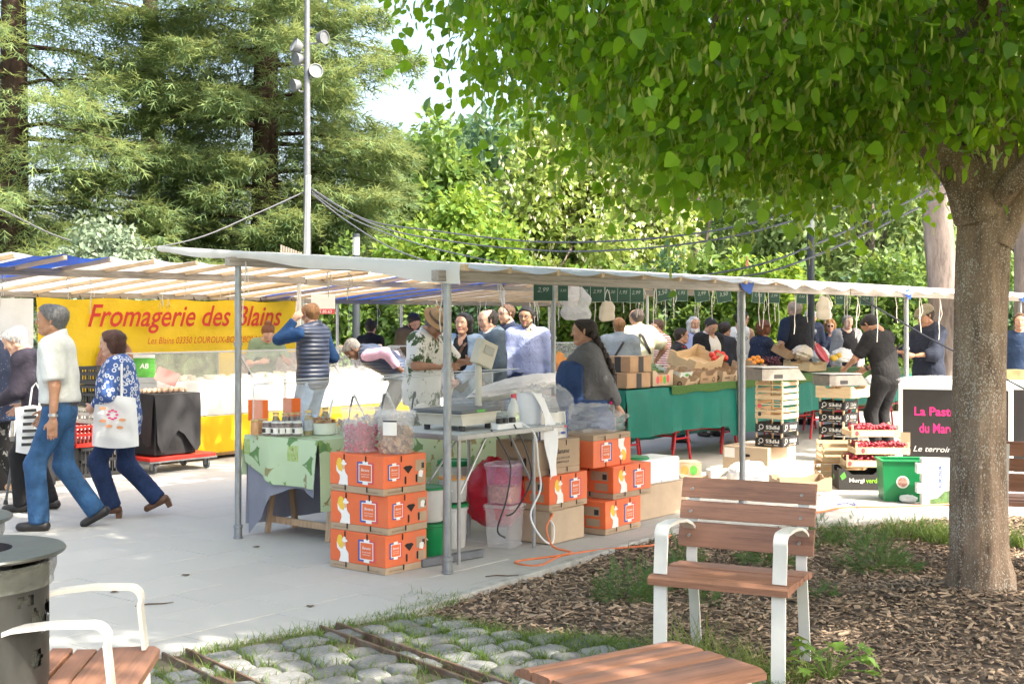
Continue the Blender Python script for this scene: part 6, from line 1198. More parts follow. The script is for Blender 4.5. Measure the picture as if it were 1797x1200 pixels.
o=tray('shallow plain wooden tray on top of the right PIPES tower',tw+Vector((.05,0,.006+HP*5)),AU,.52,.42,.13,m_crt,0,0,None,'pale veneer crates','wooden_tray')
m_scale=pm('stainless_scale',(.30,.28,.26),.35,.15,20,.05,60,metal=.55)
def shop_scale(label,loc,rz):
    o=empty('shop_scale',loc,rz,label,'scale','flat shop scales of the produce stall')
    g=MB(); g.prism([(-.26,.0),(.26,.0),(.17,.115),(-.26,.115)],-.17,.17,lambda x,z,q:(-q,x*-1,z) if 0 else (x,q,z)); g.build('housing',m_scale,o); g=MB(); g.box(-.27,.16,-.18,.18,.125,.137,.004); g.build('weighing_plate',m_alu,o); g=MB(); g.box(-.2,.1,-.1,.1,.115,.126); g.build('plate_support',m_dgrey,o)
    g=MB(); g.add([(.262,-.15,.004),(.262,.15,.004),(.176,.15,.113),(.176,-.15,.113)],[(0,1,2,3)]); g.build('keypad',m_pw,o); g=MB(); g.add([(.215,.06,.066),(.215,.14,.066),(.180,.14,.110),(.180,.06,.110)],[(0,1,2,3)]); g.build('screen',m_dgrey,o)
    g=MB(); g.box(-.12,-.02,-.1725,-.170,.02,.06); g.build('socket',m_black,o)
shop_scale('steel shop scale on the left crate tower',Vector(((1371-898.5)/FPX*13.0,13.0,0))+U*.17+V*.15+Vector((0,0,pz+.40)),AU-.55); shop_scale('steel shop scale in the wooden tray of the right tower',tw+Vector((.03,.02,.85)),AU-.55)
# ---- floor goods around the produce stall
p=G(1190,838); card_box('flat carton with pepper print on the pavement under the produce table',(p.x+.02,p.y+.15,0),.05,.42,.3,.15,m_kraft,lambda F_,L__:[F_.poly('print_pepper',ell(-.14+.09*i,.075,.04,.05,12),mm) for i,mm in enumerate((m_pr,m_pg,pm('print_orange',(.68,.22,.05),.6),m_pg))])
p=G(1262,845); card_box('small white and kraft box behind the armchair top',(p.x,p.y,0),.1,.22,.2,.12,m_pw); p=G(1315,848); crumple('plastic_sack','crumpled white plastic sack at the foot of the middle steel post','bag',(p.x,p.y,0),(.21,.15,.11),m_wbag,31,.35,.2,sq=.8)
p=G(1412,860); tray('empty kraft tray on the pavement right of the armchair top',(p.x-.02,p.y+.1,.002),.1,.5,.34,.12,m_kraft,0,0,None,'empty trays on the pavement'); p=G(1215,850); tray('empty kraft tray just behind the armchair back slat',(p.x+.1,p.y+.05,.002),.15,.4,.3,.08,m_kraft2,0,0,None,'empty trays on the pavement')
# strawberry crates on the black carton
p=G(1517,860); base=Vector((p.x+.0,p.y+.2,0)); rzm=-.06
def pr_mv(F_,L__,o): F_.text('murgi',m_pw,-.055,.085,.14,.05); F_.text('verde',pm('lime_print',(.25,.55,.03),.6),.095,.088,.13,.045); F_.poly('print_diamond',[(-.21,.13),(-.17,.17),(-.15,.12),(-.19,.09)],m_pg); F_.poly('print_diamond',[(.18,.09),(.2,.13),(.215,.1),(.2,.06)],m_pb); L__.poly('print_diamond',[(-.1,.1),(-.06,.13),(-.03,.09),(-.07,.06)],m_pg)
bt=tray('black carton printed Murgiverde under the strawberry crates',base,rzm,.44,.36,.20,pm('black_card',(.028,.026,.026),.7,.1),0,0,pr_mv,None,'printed_tray')
m_str=pm('strawberry_skin',(.36,.035,.055),.35,.3,30,.3,120)
BERRY=([(0,0,-.6),(.42,0,-.05),(.13,.4,-.05),(-.34,.25,-.05),(-.34,-.25,-.05),(.13,-.4,-.05),(.3,.2,.3),(-.12,.34,.3),(-.36,0,.3),(-.12,-.34,.3),(.3,-.2,.3),(0,0,.42)],[(0,2,1),(0,3,2),(0,4,3),(0,5,4),(0,1,5),(1,2,6),(2,7,6),(2,3,7),(3,8,7),(3,4,8),(4,9,8),(4,5,9),(5,10,9),(5,1,10),(1,6,10),(11,6,7),(11,7,8),(11,8,9),(11,9,10),(11,10,6)])
def pr_berry(F_,L__,o):
    F_.rect('label',-.15,.17,.012,.06,pm('print_palegreen',(.55,.62,.42),.6,.2,40)); F_.poly('print_berry',ell(-.18,.04,.018,.024),m_pr)
for i,(dx,dy,z,lx,lb) in enumerate([(.08,.03,.20,.42,'lowest strawberry crate, on the black carton'),(.20,.05,.32,.50,'middle strawberry crate, jutting out to the right'),(.17,.2,.47,.46,'top strawberry crate of the pile beside the big melon box')]):
    o=slat_crate(lb,base+Vector((dx,dy,z+.002)),rzm+.05*(i-1),lx,.36,.115,m_crt,'strawberry crates',pr_berry,.62); gg=np.random.default_rng(60+i); n=240; P=np.stack([gg.uniform(-lx/2+.03,lx/2-.03,n),gg.uniform(-.15,.15,n),.055+gg.random(n)*.05],1)
    place('strawberries',scatter_mesh('strawberries',BERRY[0],BERRY[1],P,rdir(n,gg),rdir(n,gg),gg.uniform(.03,.042,n),[m_str],True),o,kind='stuff')
p=G(1500,806); slat_crate('pale veneer crate with an orange sticker behind the strawberry pile',(base.x-.02,base.y+.5,0),rzm,.5,.36,.19,m_crt,'pale veneer crates')
slat_crate('second pale veneer crate stacked behind the strawberry pile',(base.x+.0,base.y+.5,.2),rzm,.5,.36,.19,m_crt,'pale veneer crates')
p=G(1596,880); gt=empty('green_tub',(p.x,p.y+.16,0),-.10,'square green plastic tub with a round sticker on the pavement','tub')
def tubshape(lx0,ly0,lx1,ly1,h):
    g=MB(); v=[(-lx0,-ly0,0),(lx0,-ly0,0),(lx0,ly0,0),(-lx0,ly0,0),(-lx1,-ly1,h),(lx1,-ly1,h),(lx1,ly1,h),(-lx1,ly1,h)]; k=.92; v+=[(x*k,y*k,z) for x,y,z in v[4:]]+[(x*k,y*k,.02) for x,y,z in v[:4]]
    g.add(v,[(0,3,2,1),(0,1,5,4),(1,2,6,5),(2,3,7,6),(3,0,4,7),(4,5,9,8),(5,6,10,9),(6,7,11,10),(7,4,8,11),(8,9,13,12),(9,10,14,13),(10,11,15,14),(11,8,12,15),(12,13,14,15)]); return g
tubshape(.195,.14,.215,.155,.36).build('body',m_green,gt); g=MB()
for y in (-1,1): g.box(-.232,.232,y*.155-.015,y*.155+.015,.345,.362,.004)
for x in (-1,1): g.box(x*.222-.012,x*.222+.012,-.14,.14,.345,.362,.004)
g.build('rim',m_green,gt); g=MB(); g.flat(ell(-.04,.17,.055,.055,24),lambda x,z:(x,-.1505-.0,z)); g.build('sticker',m_pw,gt,); g=MB(); g.flat(ell(-.04,.17,.043,.043,20),lambda x,z:(x,-.152,z)); g.build('sticker_print',pm('sticker_mix',(.5,.25,.2),.6,.7,40),gt)
crumple('paper_scrap','crumpled white paper at the foot of the green tub','paper',(p.x-.02,p.y-.03,0),(.07,.05,.03),m_paper,33,.5)
p=G(1642,886); eu=empty('standing_carton',(p.x,p.y+.05,0),-.12,'white carton stood on end printed EUROSUR beside the lime trunk','carton'); g=MB(); g.box(-.11,.14,-.05,.05,0,.40,.004); g.build('carton',m_pw,eu); text('euro',pm('euro_blue',(.005,.09,.36),.6),eu,(.045,-.053,.25),(PI/2,-PI/2,0),.19)
g=MB(); g.flat([(-.04,.005),(.138,.005),(.138,.13),(.08,.12),(.02,.06),(-.04,.05)],lambda x,z:(x,-.052,z)); g.build('print_leaves',pm('print_foliage',(.12,.22,.08),.6,.5,20),eu)
for z in (.10,.27): g=MB(); g.box(-.15,-.111,-.05,.05,z,z+.085,.003); g.build('folded_tab',m_pw,eu)
# big melon box
bxr=-.34; Yb=13.2; X0=(1585-898.5)/FPX*Yb; mb=empty('melon_box',(X0+.71,Yb+.5,0),bxr,'large black and white bulk box printed La Pastèque du Maroc behind the lime trunk','box')
g=MB(); g.box(-.56,.56,-.5,.5,0,.93,.006); g.build('carton',pm('white_corrugated',(.70,.70,.69),.8,.04),mb); F_=Face(mb,'F',1.12,1.0); m_bk=pm('black_gloss_print',(.022,.020,.021),.45,.1); F_.rect('print_black_panel',-.515,.515,.03,.87,m_bk); F_.text('past',m_pink,-.10,.63,.60,.12); F_.text('maroc',m_pink,-.12,.47,.46,.10); F_.text('terroir',m_pw,-.08,.245,.66,.075); F_.rect('tape',-.55,-.44,.27,.42,m_kraft,.003); F_.rect('label',.08,.15,.79,.86,m_pw,.003)
g=MB(); g.box(.5612,.5635,-.46,.46,.03,.87); g.build('print_black_panel',m_bk,mb)
text('past',m_pink,mb,(.5655,.1,.63),(PI/2,0,PI/2),.6,.12)
crumple('film_pile','crumpled clear film lying on the big melon box','plastic film',(X0+.45,Yb+.3,.935),(.35,.28,.04),m_film,41,.4,sq=.6)
mb2=card_box('second white bulk box at the right edge beyond the lime trunk',(X0+1.75,Yb+.6,0),-.3,.9,.9,.92,m_pw,lambda F_,L__:(F_.rect('print_black_panel',-.40,.40,.03,.86,m_bk),L__.rect('print_black_panel',-.4,.4,.03,.86,m_bk)),'bulk boxes',name='melon_box')
g=MB(); g.box(0,.22,0,.25,0,.22); o=card_box('colourful carton at the right end of the stall row',PY(1775,690,16),.2,.3,.25,.35,pm('green_red_card',(.30,.24,.10),.7,.6,4),None,'bulk boxes'); o.location.z=.62
tb_=empty('end_table',P2,AU,'table at the far right end of the stall row','table'); g=MB(); g.box(12.0,13.0,2.1,3.0,.58,.61); g.build('tabletop',m_pine,tb_)
# ---- small litter on the pavement
rr=random.Random(44)
for i,(px,py,kind) in enumerate([(207,1038,'leaf'),(545,1062,'leaf'),(270,1062,'twig'),(700,985,'leaf'),(455,960,'leaf'),(1465,848,'twig'),(1500,842,'leaf'),(1440,870,'leaf'),(330,1010,'leaf'),(880,1012,'twig')]):
    p=G(px,py); w_=['beside the left armchair arm','in front of the orange carton stack','near the left armchair, the longer one','at the foot of the carton stack','near the trestle leg','right of the kraft tray','behind the strawberry crates','near the empty tray','in the middle of the paving','by the mulch corner'][i]
    if kind=='leaf': g=MB(); g.add([(x*.05,y*.05,abs(z)*.05+.003) for x,y,z in LEAF[0]],LEAF[1]); g.build('fallen_leaf',pm('dry_leaf',(.10,.065,.035),.9,.3),None,(p.x,p.y,0),(0,0,rr.uniform(0,6)),label='small dry leaf on the paving '+w_,cat='leaf',group='litter on the paving')
    else: g=MB(); g.tube([(-.10,0,.006),(-.03,.012,.009),(.05,.006,.006),(.11,.02,.006)],[.003,.0045,.004,.002],6); g.build('fallen_twig',pm('dry_twig',(.09,.06,.04),.9,.3),None,(p.x,p.y,0),(0,0,rr.uniform(-.3,.5)),smooth=True,label='dry twig on the paving '+w_,cat='twig',group='litter on the paving')
# ================================================================== PEOPLE
def surfnet(D,lo,h):
    s=D<0; nx,ny,nz=D.shape
    c=[s[i:nx-1+i,j:ny-1+j,k:nz-1+k] for i in (0,1) for j in (0,1) for k in (0,1)]; cnt=sum(x.astype(np.int8) for x in c); act=(cnt>0)&(cnt<8); idx=np.argwhere(act)
    if len(idx)==0: return np.zeros((0,3)),np.zeros((0,4),int)
    vals=np.stack([D[idx[:,0]+i,idx[:,1]+j,idx[:,2]+k] for i in (0,1) for j in (0,1) for k in (0,1)],1); off=np.array([(i,j,k) for i in (0,1) for j in (0,1) for k in (0,1)],float)
    acc=np.zeros((len(idx),3)); n=np.zeros(len(idx))
    for a in range(8):
        for b in range(a+1,8):
            if np.abs(off[a]-off[b]).sum()!=1: continue
            va,vb=vals[:,a],vals[:,b]; m=(va<0)!=(vb<0); t=np.where(m,va/np.where(m,va-vb,1),0); acc+=np.where(m[:,None],off[a]+(off[b]-off[a])*t[:,None],0); n+=m
    V_=(idx+acc/n[:,None])*h+lo; vid=-np.ones(act.shape,int); vid[act]=np.arange(len(idx)); Q=[]
    for ax in range(3):
        sl=[slice(1,-1)]*3; sl[ax]=slice(0,None)
        sa=np.take(s,range(0,s.shape[ax]-1),ax); sb=np.take(s,range(1,s.shape[ax]),ax); ch=np.argwhere(sa!=sb)
        o1,o2=[(1,2),(2,0),(0,1)][ax]; ok=(ch[:,o1]>0)&(ch[:,o2]>0)&(ch[:,o1]<act.shape[o1])&(ch[:,o2]<act.shape[o2]); ch=ch[ok]
        q=[]
        for d1,d2 in ((0,0),(-1,0),(-1,-1),(0,-1)): e=ch.copy(); e[:,o1]+=d1; e[:,o2]+=d2; q.append(vid[e[:,0],e[:,1],e[:,2]])
        q=np.stack(q,1); fl=sa[ch[:,0],ch[:,1],ch[:,2]]; q=np.where(fl[:,None],q,q[:,::-1]); Q.append(q[(q>=0).all(1)])
    return V_,np.concatenate(Q)
A=lambda *x:np.array(x,float)
def prim(a,b,ra,rb=None,w=None,s=1.0,cuts=(),k=.03): return dict(a=np.array(a,float),b=np.array(b,float),ra=ra,rb=ra if rb is None else rb,w=None if w is None else np.array(w,float)/np.linalg.norm(w),s=s,cuts=cuts,k=k)
def sdf_mesh(prims,h,inf=0.0,cuts=(),sub=(),fold=None,seed=0):
    pts=np.array([p[e] for p in prims for e in ('a','b')]); rm=max(max(p['ra'],p['rb'])*max(1,p['s']) for p in prims)+inf+.03
    lo=pts.min(0)-rm; hi=pts.max(0)+rm; n=np.ceil((hi-lo)/h).astype(int)+1; D=np.full(n,.2,np.float32); ax=[lo[i]+h*np.arange(n[i]) for i in range(3)]
    def ev(p,i0,i1,inf_):
        X,Y,Z=np.meshgrid(*[ax[i][i0[i]:i1[i]] for i in range(3)],indexing='ij'); P=np.stack([X,Y,Z],-1); ba=p['b']-p['a']; pa=P-p['a']; L=(ba@ba)
        t=np.clip((pa@ba)/L,0,1) if L>1e-9 else np.zeros(P.shape[:-1]); q=pa-t[...,None]*ba
        if p['w'] is not None: qw=q@p['w']; q=q-qw[...,None]*p['w']*(1-1/p['s'])
        d=np.sqrt((q*q).sum(-1))-(p['ra']+(p['rb']-p['ra'])*t)-inf_
        for (c,nn) in p['cuts']: d=np.maximum(d,(P-c)@nn)
        return d
    for p in prims:
        r=max(p['ra'],p['rb'])*max(1,p['s'])+inf+.07; a=np.minimum(p['a'],p['b'])-r; b=np.maximum(p['a'],p['b'])+r
        i0=np.clip(((a-lo)/h).astype(int),0,n); i1=np.clip(((b-lo)/h).astype(int)+2,0,n); d=ev(p,i0,i1,inf); sl=tuple(slice(i0[i],i1[i]) for i in range(3)); E=D[sl]; k=p['k']; mm=np.maximum(k-np.abs(E-d),0)/k; D[sl]=np.minimum(E,d)-mm*mm*k*.25
    if fold or cuts or sub:
        X,Y,Z=np.meshgrid(*ax,indexing='ij')
        if fold:
            r_=np.random.default_rng(seed); amp,fr=fold
            for i in range(5):
                v=r_.normal(0,1,3)*np.array([1,1,.75]); v*=fr*(.6+.35*i)/np.linalg.norm(v); ph=r_.uniform(0,6.3); q=np.sin(X*v[0]+Y*v[1]+Z*v[2]+ph+1.3*np.sin(X*v[1]*.6+Z*v[0]*.5)); D+=amp*.45/(1+.2*i)*(q if i<2 else .55-1.1*np.sqrt(np.abs(q)))
        for c,nn in cuts: D=np.maximum(D,(X-c[0])*nn[0]+(Y-c[1])*nn[1]+(Z-c[2])*nn[2])
        for p in sub: D=np.maximum(D,-ev(p,[0,0,0],list(n),0))
    return surfnet(D,lo,h)
# ---- cached head, hair and hand shapes (head frame: face towards +y)
EYE=.0315
def head_base(k=1.0,inf=0): 
    P=[prim((0,-.034,.036),(0,.028,.040),.0775+inf,.0735+inf,(1,0,0),.97,k=.02),prim((0,.036,.015),(0,.047,-.072),.062+inf,.040+inf,(1,0,0),1.0,k=.03)]
    for s in (-1,1): P+=[prim((s*.046,.0,-.052),(s*.012,.060,-.090),.024+inf,.022+inf,k=.025),prim((s*.036,.060,-.016),(s*.034,.062,-.03),.028+inf,k=.02)]
    return P
CACHE={}
def head_mesh(kind,h=.0065):
    key=('head',kind)
    if key in CACHE: return CACHE[key]
    P=head_base(); P+=[prim((0,.093,.028),(0,.114,-.018),.008,.0125,k=.012),prim((-.011,.104,-.021),(.011,.104,-.021),.0085,k=.008),prim((-.036,.083,.036),(.036,.083,.036),.012,k=.02),prim((-.017,.094,-.050),(.017,.094,-.050),.0075,k=.008),prim((-.015,.092,-.060),(.015,.092,-.060),.0075,k=.008),prim((0,.085,-.088),(0,.088,-.086),.014,k=.02),prim((0,-.03,-.06),(0,-.045,-.14),.052,.054,k=.03)]
    for s in (-1,1): P+=[prim((s*.077,-.010,.026),(s*.074,-.002,-.022),.013,.009,(1,0,0),.6,k=.01)]
    sub=[prim((s*EYE,.103,.012),(s*EYE,.103,.012),.0165) for s in (-1,1)]
    V_,F_=sdf_mesh(P,h,sub=sub); C=V_[F_].mean(1); mi=np.zeros(len(F_),int); lip=(np.abs(C[:,0])<.024)&(C[:,2]<-.044)&(C[:,2]>-.068)&(C[:,1]>.088); mi[lip]=1
    vs,fs,ms=[V_],[F_],[mi]; n=len(V_)
    def addb(g,m):
        nonlocal n
        q=[f if len(f)==4 else (f[0],f[1],f[2],f[2]) for f in g.f]; vs.append(np.array(g.v)); fs.append(np.array(q)+n); ms.append(np.full(len(q),m)); n+=len(g.v)
    for s in (-1,1):
        g=MB(); g.ball((s*EYE,.0835,.012),.0125,8,6); addb(g,2); g=MB(); g.ball((s*EYE,.0925,.012),.0058,8,6); addb(g,3)
    CACHE[key]=(np.concatenate(vs),np.concatenate(fs),np.concatenate(ms)); return CACHE[key]
def hair_mesh(kind):
    key=('hair',kind)
    if key in CACHE: return CACHE[key]
    nrm=lambda v:np.array(v,float)/np.linalg.norm(v); fold=(.009,70); P=head_base(inf=.010)[:1]; cuts=[(A(0,.078,.072),nrm((0,.77,-.64)))]; h=.0105; P.append(prim((0,-.045,.02),(0,-.04,-.035),.07,.055,k=.03)); sub=[]
    if kind=='short': pass
    elif kind=='crop': P=[prim((0,-.034,.036),(0,.028,.040),.083,.078,(1,0,0),.97),prim((0,-.045,.02),(0,-.04,-.035),.068,.055,k=.03)]; fold=(.003,90)
    elif kind=='fringe': cuts=[(A(0,.02,.0),nrm((0,1,-.25))),(A(0,0,.062),nrm((0,.55,.8)))]
    elif kind=='thin': cuts=[(A(0,.055,.07),nrm((0,.85,-.45)))]; fold=(.004,70); P[0]['ra']-=.004
    elif kind=='bob': P+=[prim((s*.065,-.01,.03),(s*.070,-.005,-.06),.036,.034,k=.03) for s in (-1,1)]+[prim((0,-.05,.03),(0,-.05,-.07),.075,.06,k=.03)]; cuts=[(A(0,.074,.07),nrm((0,.95,-.30))),(A(0,0,-.10),A(0,0,-1))]; sub=[prim((0,.075,.02),(0,.085,-.09),.066)]
    elif kind=='long': P+=[prim((s*.062,-.015,.03),(s*.075,-.03,-.17),.040,.035,k=.03) for s in (-1,1)]+[prim((0,-.05,.03),(0,-.075,-.20),.078,.065,k=.03)]; cuts=[(A(0,.074,.07),nrm((0,.95,-.30)))]; sub=[prim((0,.08,.02),(0,.09,-.16),.064)]
    elif kind=='curly': P+=[prim((s*.06,-.0,.05),(s*.072,-.01,-.03),.045,.04,k=.03) for s in (-1,1)]+[prim((0,-.05,.06),(0,-.05,-.05),.092,.07,k=.03),prim((0,.03,.085),(0,-.02,.10),.055,.06,k=.03)]; sub=[prim((0,.085,.0),(0,.09,-.09),.066)]; cuts=[(A(0,.085,.05),nrm((0,.97,-.2)))]; fold=(.018,95)
    elif kind=='tight': P=[prim((0,-.034,.036),(0,.028,.040),.085,.080,(1,0,0),.97),prim((0,-.045,.02),(0,-.035,-.03),.068,.05,k=.03)]; fold=(.002,60)
    elif kind=='bun': P=[prim((0,-.034,.036),(0,.028,.040),.085,.080,(1,0,0),.97),prim((0,-.045,.02),(0,-.035,-.03),.068,.05,k=.03),prim((0,-.07,.12),(0,-.06,.125),.036,k=.01)]; cuts=[(A(0,.078,.072),nrm((0,.77,-.64)))]
    elif kind=='pony': P=[prim((0,-.034,.036),(0,.028,.040),.085,.080,(1,0,0),.97),prim((0,-.045,.02),(0,-.035,-.03),.068,.05,k=.03),prim((0,-.12,.03),(0,-.15,-.10),.03,.018,k=.015)]
    elif kind=='beard': P=[prim((0,.045,-.04),(0,.055,-.10),.055,.045,k=.03)]+[prim((s*.058,.005,-.02),(s*.03,.05,-.09),.022,.03,k=.03) for s in (-1,1)]; cuts=[(A(0,0,-.036),nrm((0,.25,1)))]; fold=(.006,80)
    elif kind=='stubble': P=[prim((0,.045,-.05),(0,.050,-.078),.046,.042,k=.02)]+[prim((s*.048,.002,-.05),(s*.014,.058,-.089),.0255,.0245,k=.025) for s in (-1,1)]; cuts=[(A(0,0,-.040),nrm((0,.2,1)))]; fold=(.001,90)
    CACHE[key]=sdf_mesh(P,h,cuts=cuts,sub=sub,fold=fold,seed=len(kind)); return CACHE[key]
def hand_mesh(kind,side,h=.0062):       # hand frame: +z along forearm to the fingers, +y palm side, thumb towards +x*side
    key=('hand',kind,side,h)
    if key in CACHE: return CACHE[key]
    P=[prim((0,0,-.02),(0,0,.02),.024,.027,(1,0,0),1.15,k=.02),prim((-.022,0,.055),(.022,0,.055),.016,.016,k=.02),prim((-.012,.0,.02),(.018,0,.06),.020,.017,k=.02)]
    curl={'relax':(.25,.45),'fist':(1.2,1.7),'flat':(.05,.1),'grip':(.8,1.3)}[kind]
    for i,(x,L) in enumerate(((.030,.072),(.010,.080),(-.010,.075),(-.029,.058))):
        x*=side; a=np.array([x,0,.075]); t1=curl[0]*(1+.08*i); t2=t1+curl[1]*.7; t3=t2+curl[1]*.5
        for L_,t,r0,r1 in ((L*.45,t1,.0092,.0086),(L*.32,t2,.0084,.0078),(L*.27,t3,.0077,.0065)): b=a+L_*np.array([x*.6*(kind=='flat'),math.sin(t),math.cos(t)]); P.append(prim(a,b,r0,r1,k=.005)); a=b
    a=np.array([.022*side,.006,.012]); b=a+np.array([.030*side,.014,.030]); c=b+np.array([.010*side,.016,.026]); P+=[prim(a,b,.0135,.011,k=.012),prim(b,c,.010,.0085,k=.005)]
    CACHE[key]=sdf_mesh(P,h); return CACHE[key]
def rotx(v,a): c,s=math.cos(a),math.sin(a); return np.array([v[0],v[1]*c-v[2]*s,v[1]*s+v[2]*c])
def rotz(v,a): c,s=math.cos(a),math.sin(a); return np.array([v[0]*c-v[1]*s,v[0]*s+v[1]*c,v[2]])
def ik(a,c,l1,l2,hint):
    d=c-a; L=np.linalg.norm(d); L2=min(L,(l1+l2)*.998); u=d/max(L,1e-6); c=a+u*L2; x=(l1*l1-l2*l2+L2*L2)/(2*L2); hgt=math.sqrt(max(l1*l1-x*x,0)); n=hint-u*(hint@u); n=n/max(np.linalg.norm(n),1e-6); return a+u*x+n*hgt,c
SKIN={}
STR=([(-.5,0,0),(.5,0,0),(-.4,.5,.10),(.4,.5,.10),(0,1,-.02)],[(0,1,3),(0,3,2),(2,3,4)])
def strands(v,f,HM,mat,root,kind,far):
    gg=np.random.default_rng(len(v)); n=260 if far else 620; k=gg.integers(0,len(f),n); q=v[f[k]]; c=q.mean(1); nn=np.cross(q[:,2]-q[:,0],q[:,3]-q[:,1]); nn/=np.maximum(np.linalg.norm(nn,axis=1,keepdims=True),1e-9)
    d=np.tile(HM@A(0,-.35,-1.),(n,1))+gg.normal(0,.9 if kind=='curly' else .3,(n,3)); d-=(d*nn).sum(1,keepdims=True)*nn*.95; L=gg.uniform(.5,1,n)*(.022 if kind in ('crop','tight','thin','fringe') else .045); W_=gg.uniform(.6,1.3,n)*(.005 if far else .0035)
    place('hair_strands',scatter_mesh('hair_strands',STR[0],STR[1],c+nn*.0015,d,nn,np.stack([W_,L,L],1),[mat]),root,kind='stuff')
def skin(tone): 
    c={'fair':(.56,.33,.24),'light':(.50,.28,.19),'tan':(.40,.21,.13),'brown':(.12,.060,.038),'olive':(.42,.24,.15)}[tone]; n='skin_'+tone
    if n not in MATS: pm(n,c,.5,.12,22,.05,160,spec=.35)
    return MATS[n]
m_lip=pm('lip',(.42,.15,.13),.45,.05); m_eye=pm('eye_white',(.75,.73,.70),.2,.02,9,0); m_iris=pm('iris',(.03,.02,.015),.15,.02,9,0)
def fab(name,col,rough=.85,var=.16,bump=.35,**k):
    if name in MATS: return MATS[name]
    m,t,out=nodes(name); f=ramp(t,noise(t,7,4,.6),[(.3,0),(.7,1)]); c=mix(t,f,mul(col,1-var),mul(col,1+var)); tc=N(t,'ShaderNodeTexCoord')
    n=N(t,'ShaderNodeTexNoise'); n.inputs['Scale'].default_value=9; n.inputs['Detail'].default_value=3; n.inputs['Distortion'].default_value=1.6; t.links.new(tc.outputs['Object'],n.inputs['Vector'])
    w_=noise(t,260,2); a=N(t,'ShaderNodeMath',operation='MULTIPLY_ADD'); t.links.new(w_,a.inputs[0]); a.inputs[1].default_value=.05; t.links.new(n.outputs[0],a.inputs[2])
    finish(t,out,c,rough,0,a.outputs[0],.36,.04,.3); return m
HAIRC=lambda n,c:pm('hair_'+n,c,.5,.5,26,1.0,70,stretch=(4,4,.7),bdist=.012)
def person(label,x,y,face,H,tone='light',hair=('short',(.05,.035,.025)),top=None,mid=None,coat=None,bot=None,shoes=None,arms=None,feet=None,lean=0,head=(0,0),fat=1.0,fem=False,beard=None,glasses=None,hat=None,apron=None,group='people at the market',res=None,hands=('relax','relax'),extra=None,side=0,shoe_h=0):
    res=res or (.019 if y<14.5 else .027); far=y>14.5; root=empty('person',(x,y,0),PI+R(face),label,'person',group,H/1.75); sm=skin(tone)
    lean=R(lean); up=lambda a:np.array([math.sin(R(side)),math.sin(a),math.cos(a)])
    hz=.93; hip=np.array([0,-.10*math.sin(lean)*1.2,hz-.02*abs(math.sin(lean))]); midp=hip+up(lean*.8)*.25; ch=midp+up(lean*1.18)*.235; U2=up(lean*1.18); RX=np.array([1.,0,0]); FW=np.cross(U2,RX); FW/=np.linalg.norm(FW)
    sw=.170 if fem else .190; tr_=fat; nb=ch+U2*.055; hd=nb+up(lean*1.0)*.055
    ya,pa=R(head[0]),R(head[1])
    hf=rotz(rotx(np.array([0,1.,0]),-pa),-ya); hu=rotz(rotx(np.array([0,0,1.]),-pa),-ya); hr=np.cross(hf,hu); hc=hd+hu*.085+hf*.03; HM=np.stack([hr,hf,hu],1)
    hips=[hip+np.array([s*.092,0,-.03]) for s in (-1,1)]; fl=feet or ((-.10,.02,.085,0),(.10,-.02,.085,0)); L=[]
    for s,hp,f_ in zip((-1,1),hips,fl):
        an=np.array(f_[:3],float); kn,an=ik(hp,an,.425,.425,np.array([s*.08,1.,.0])); L.append((hp,kn,an,f_[3]))
    ar=arms or ((-.25,.03,.86),(.25,.03,.86)); AR=[]
    for s,t in zip((-1,1),ar):
        sh=ch+RX*s*sw-U2*.015; t=np.array(t,float); hint=np.array(t[3:6]) if len(t)==6 else np.array([s*.55,-1.,-.35]); el,wr=ik(sh,t[:3],.285,.255,hint); AR.append((sh,el,wr))
    w=RX; sx=1.42
    belly=.118*tr_; torso=[prim(hip+up(0)*-.02,hip+up(lean*.5)*.06,(.122 if not fem else .130)*tr_**.6,.118*tr_**.8,w,1.34,k=.05),prim(hip+up(lean*.5)*.06,midp,.112*tr_**.9,belly,w,1.25,k=.06),prim(midp,ch-U2*.06,belly*.97,.118*tr_**.7,w,1.38 if not fem else 1.28,k=.06),prim(ch-RX*sw*.82,ch+RX*sw*.82,.066,.066,k=.06)]
    if fat>1.1: torso.append(prim(hip+up(lean)*.13+FW*.06*(fat-1)*3,midp+FW*.07*(fat-1)*3,.115*tr_,.11*tr_,w,1.15,k=.08))
    if fem: torso+= [prim(ch-U2*.13+FW*.085+RX*s*.065,ch-U2*.14+FW*.09+RX*s*.065,.062*tr_,k=.05) for s in (-1,1)]
    neck=[prim(ch+U2*.01,hc-hu*.05-hf*.015,.062,.054,k=.04)]
    armp=lambda s,r=1.0:[prim(AR[s][0],AR[s][1],.056*tr_**.5*r,.045*tr_**.5*r,k=.03),prim(AR[s][1],AR[s][2],.044*tr_**.4*r,.030*r,k=.03)]
    legp=lambda s,r=1.0:[prim(L[s][0],L[s][1],.092*tr_**.6*r,.060*r,k=.04),prim(L[s][1],L[s][1]*.65+L[s][2]*.35+np.array([0,-.012,0]),.056*r,.058*r,k=.03),prim(L[s][1]*.65+L[s][2]*.35+np.array([0,-.012,0]),L[s][2],.058*r,.038*r,k=.03)]
    footp=lambda s:[prim(L[s][2]+rotx(A(0,-.035,-.045),-R(L[s][3])),L[s][2]+rotx(A(0,.135,-.055),-R(L[s][3])),.038,.030,(1,0,0),1.15,k=.02),prim(L[s][2],L[s][2]+rotx(A(0,.03,-.04),-R(L[s][3])),.038,.036,k=.03)]
    V_,F_=sdf_mesh(torso+neck+sum([armp(s)+legp(s)+footp(s) for s in (0,1)],[]),max(res*1.5,.027)); mi=np.zeros(len(F_),int); vs=[V_];fs=[F_];ms=[mi]; n=len(V_)
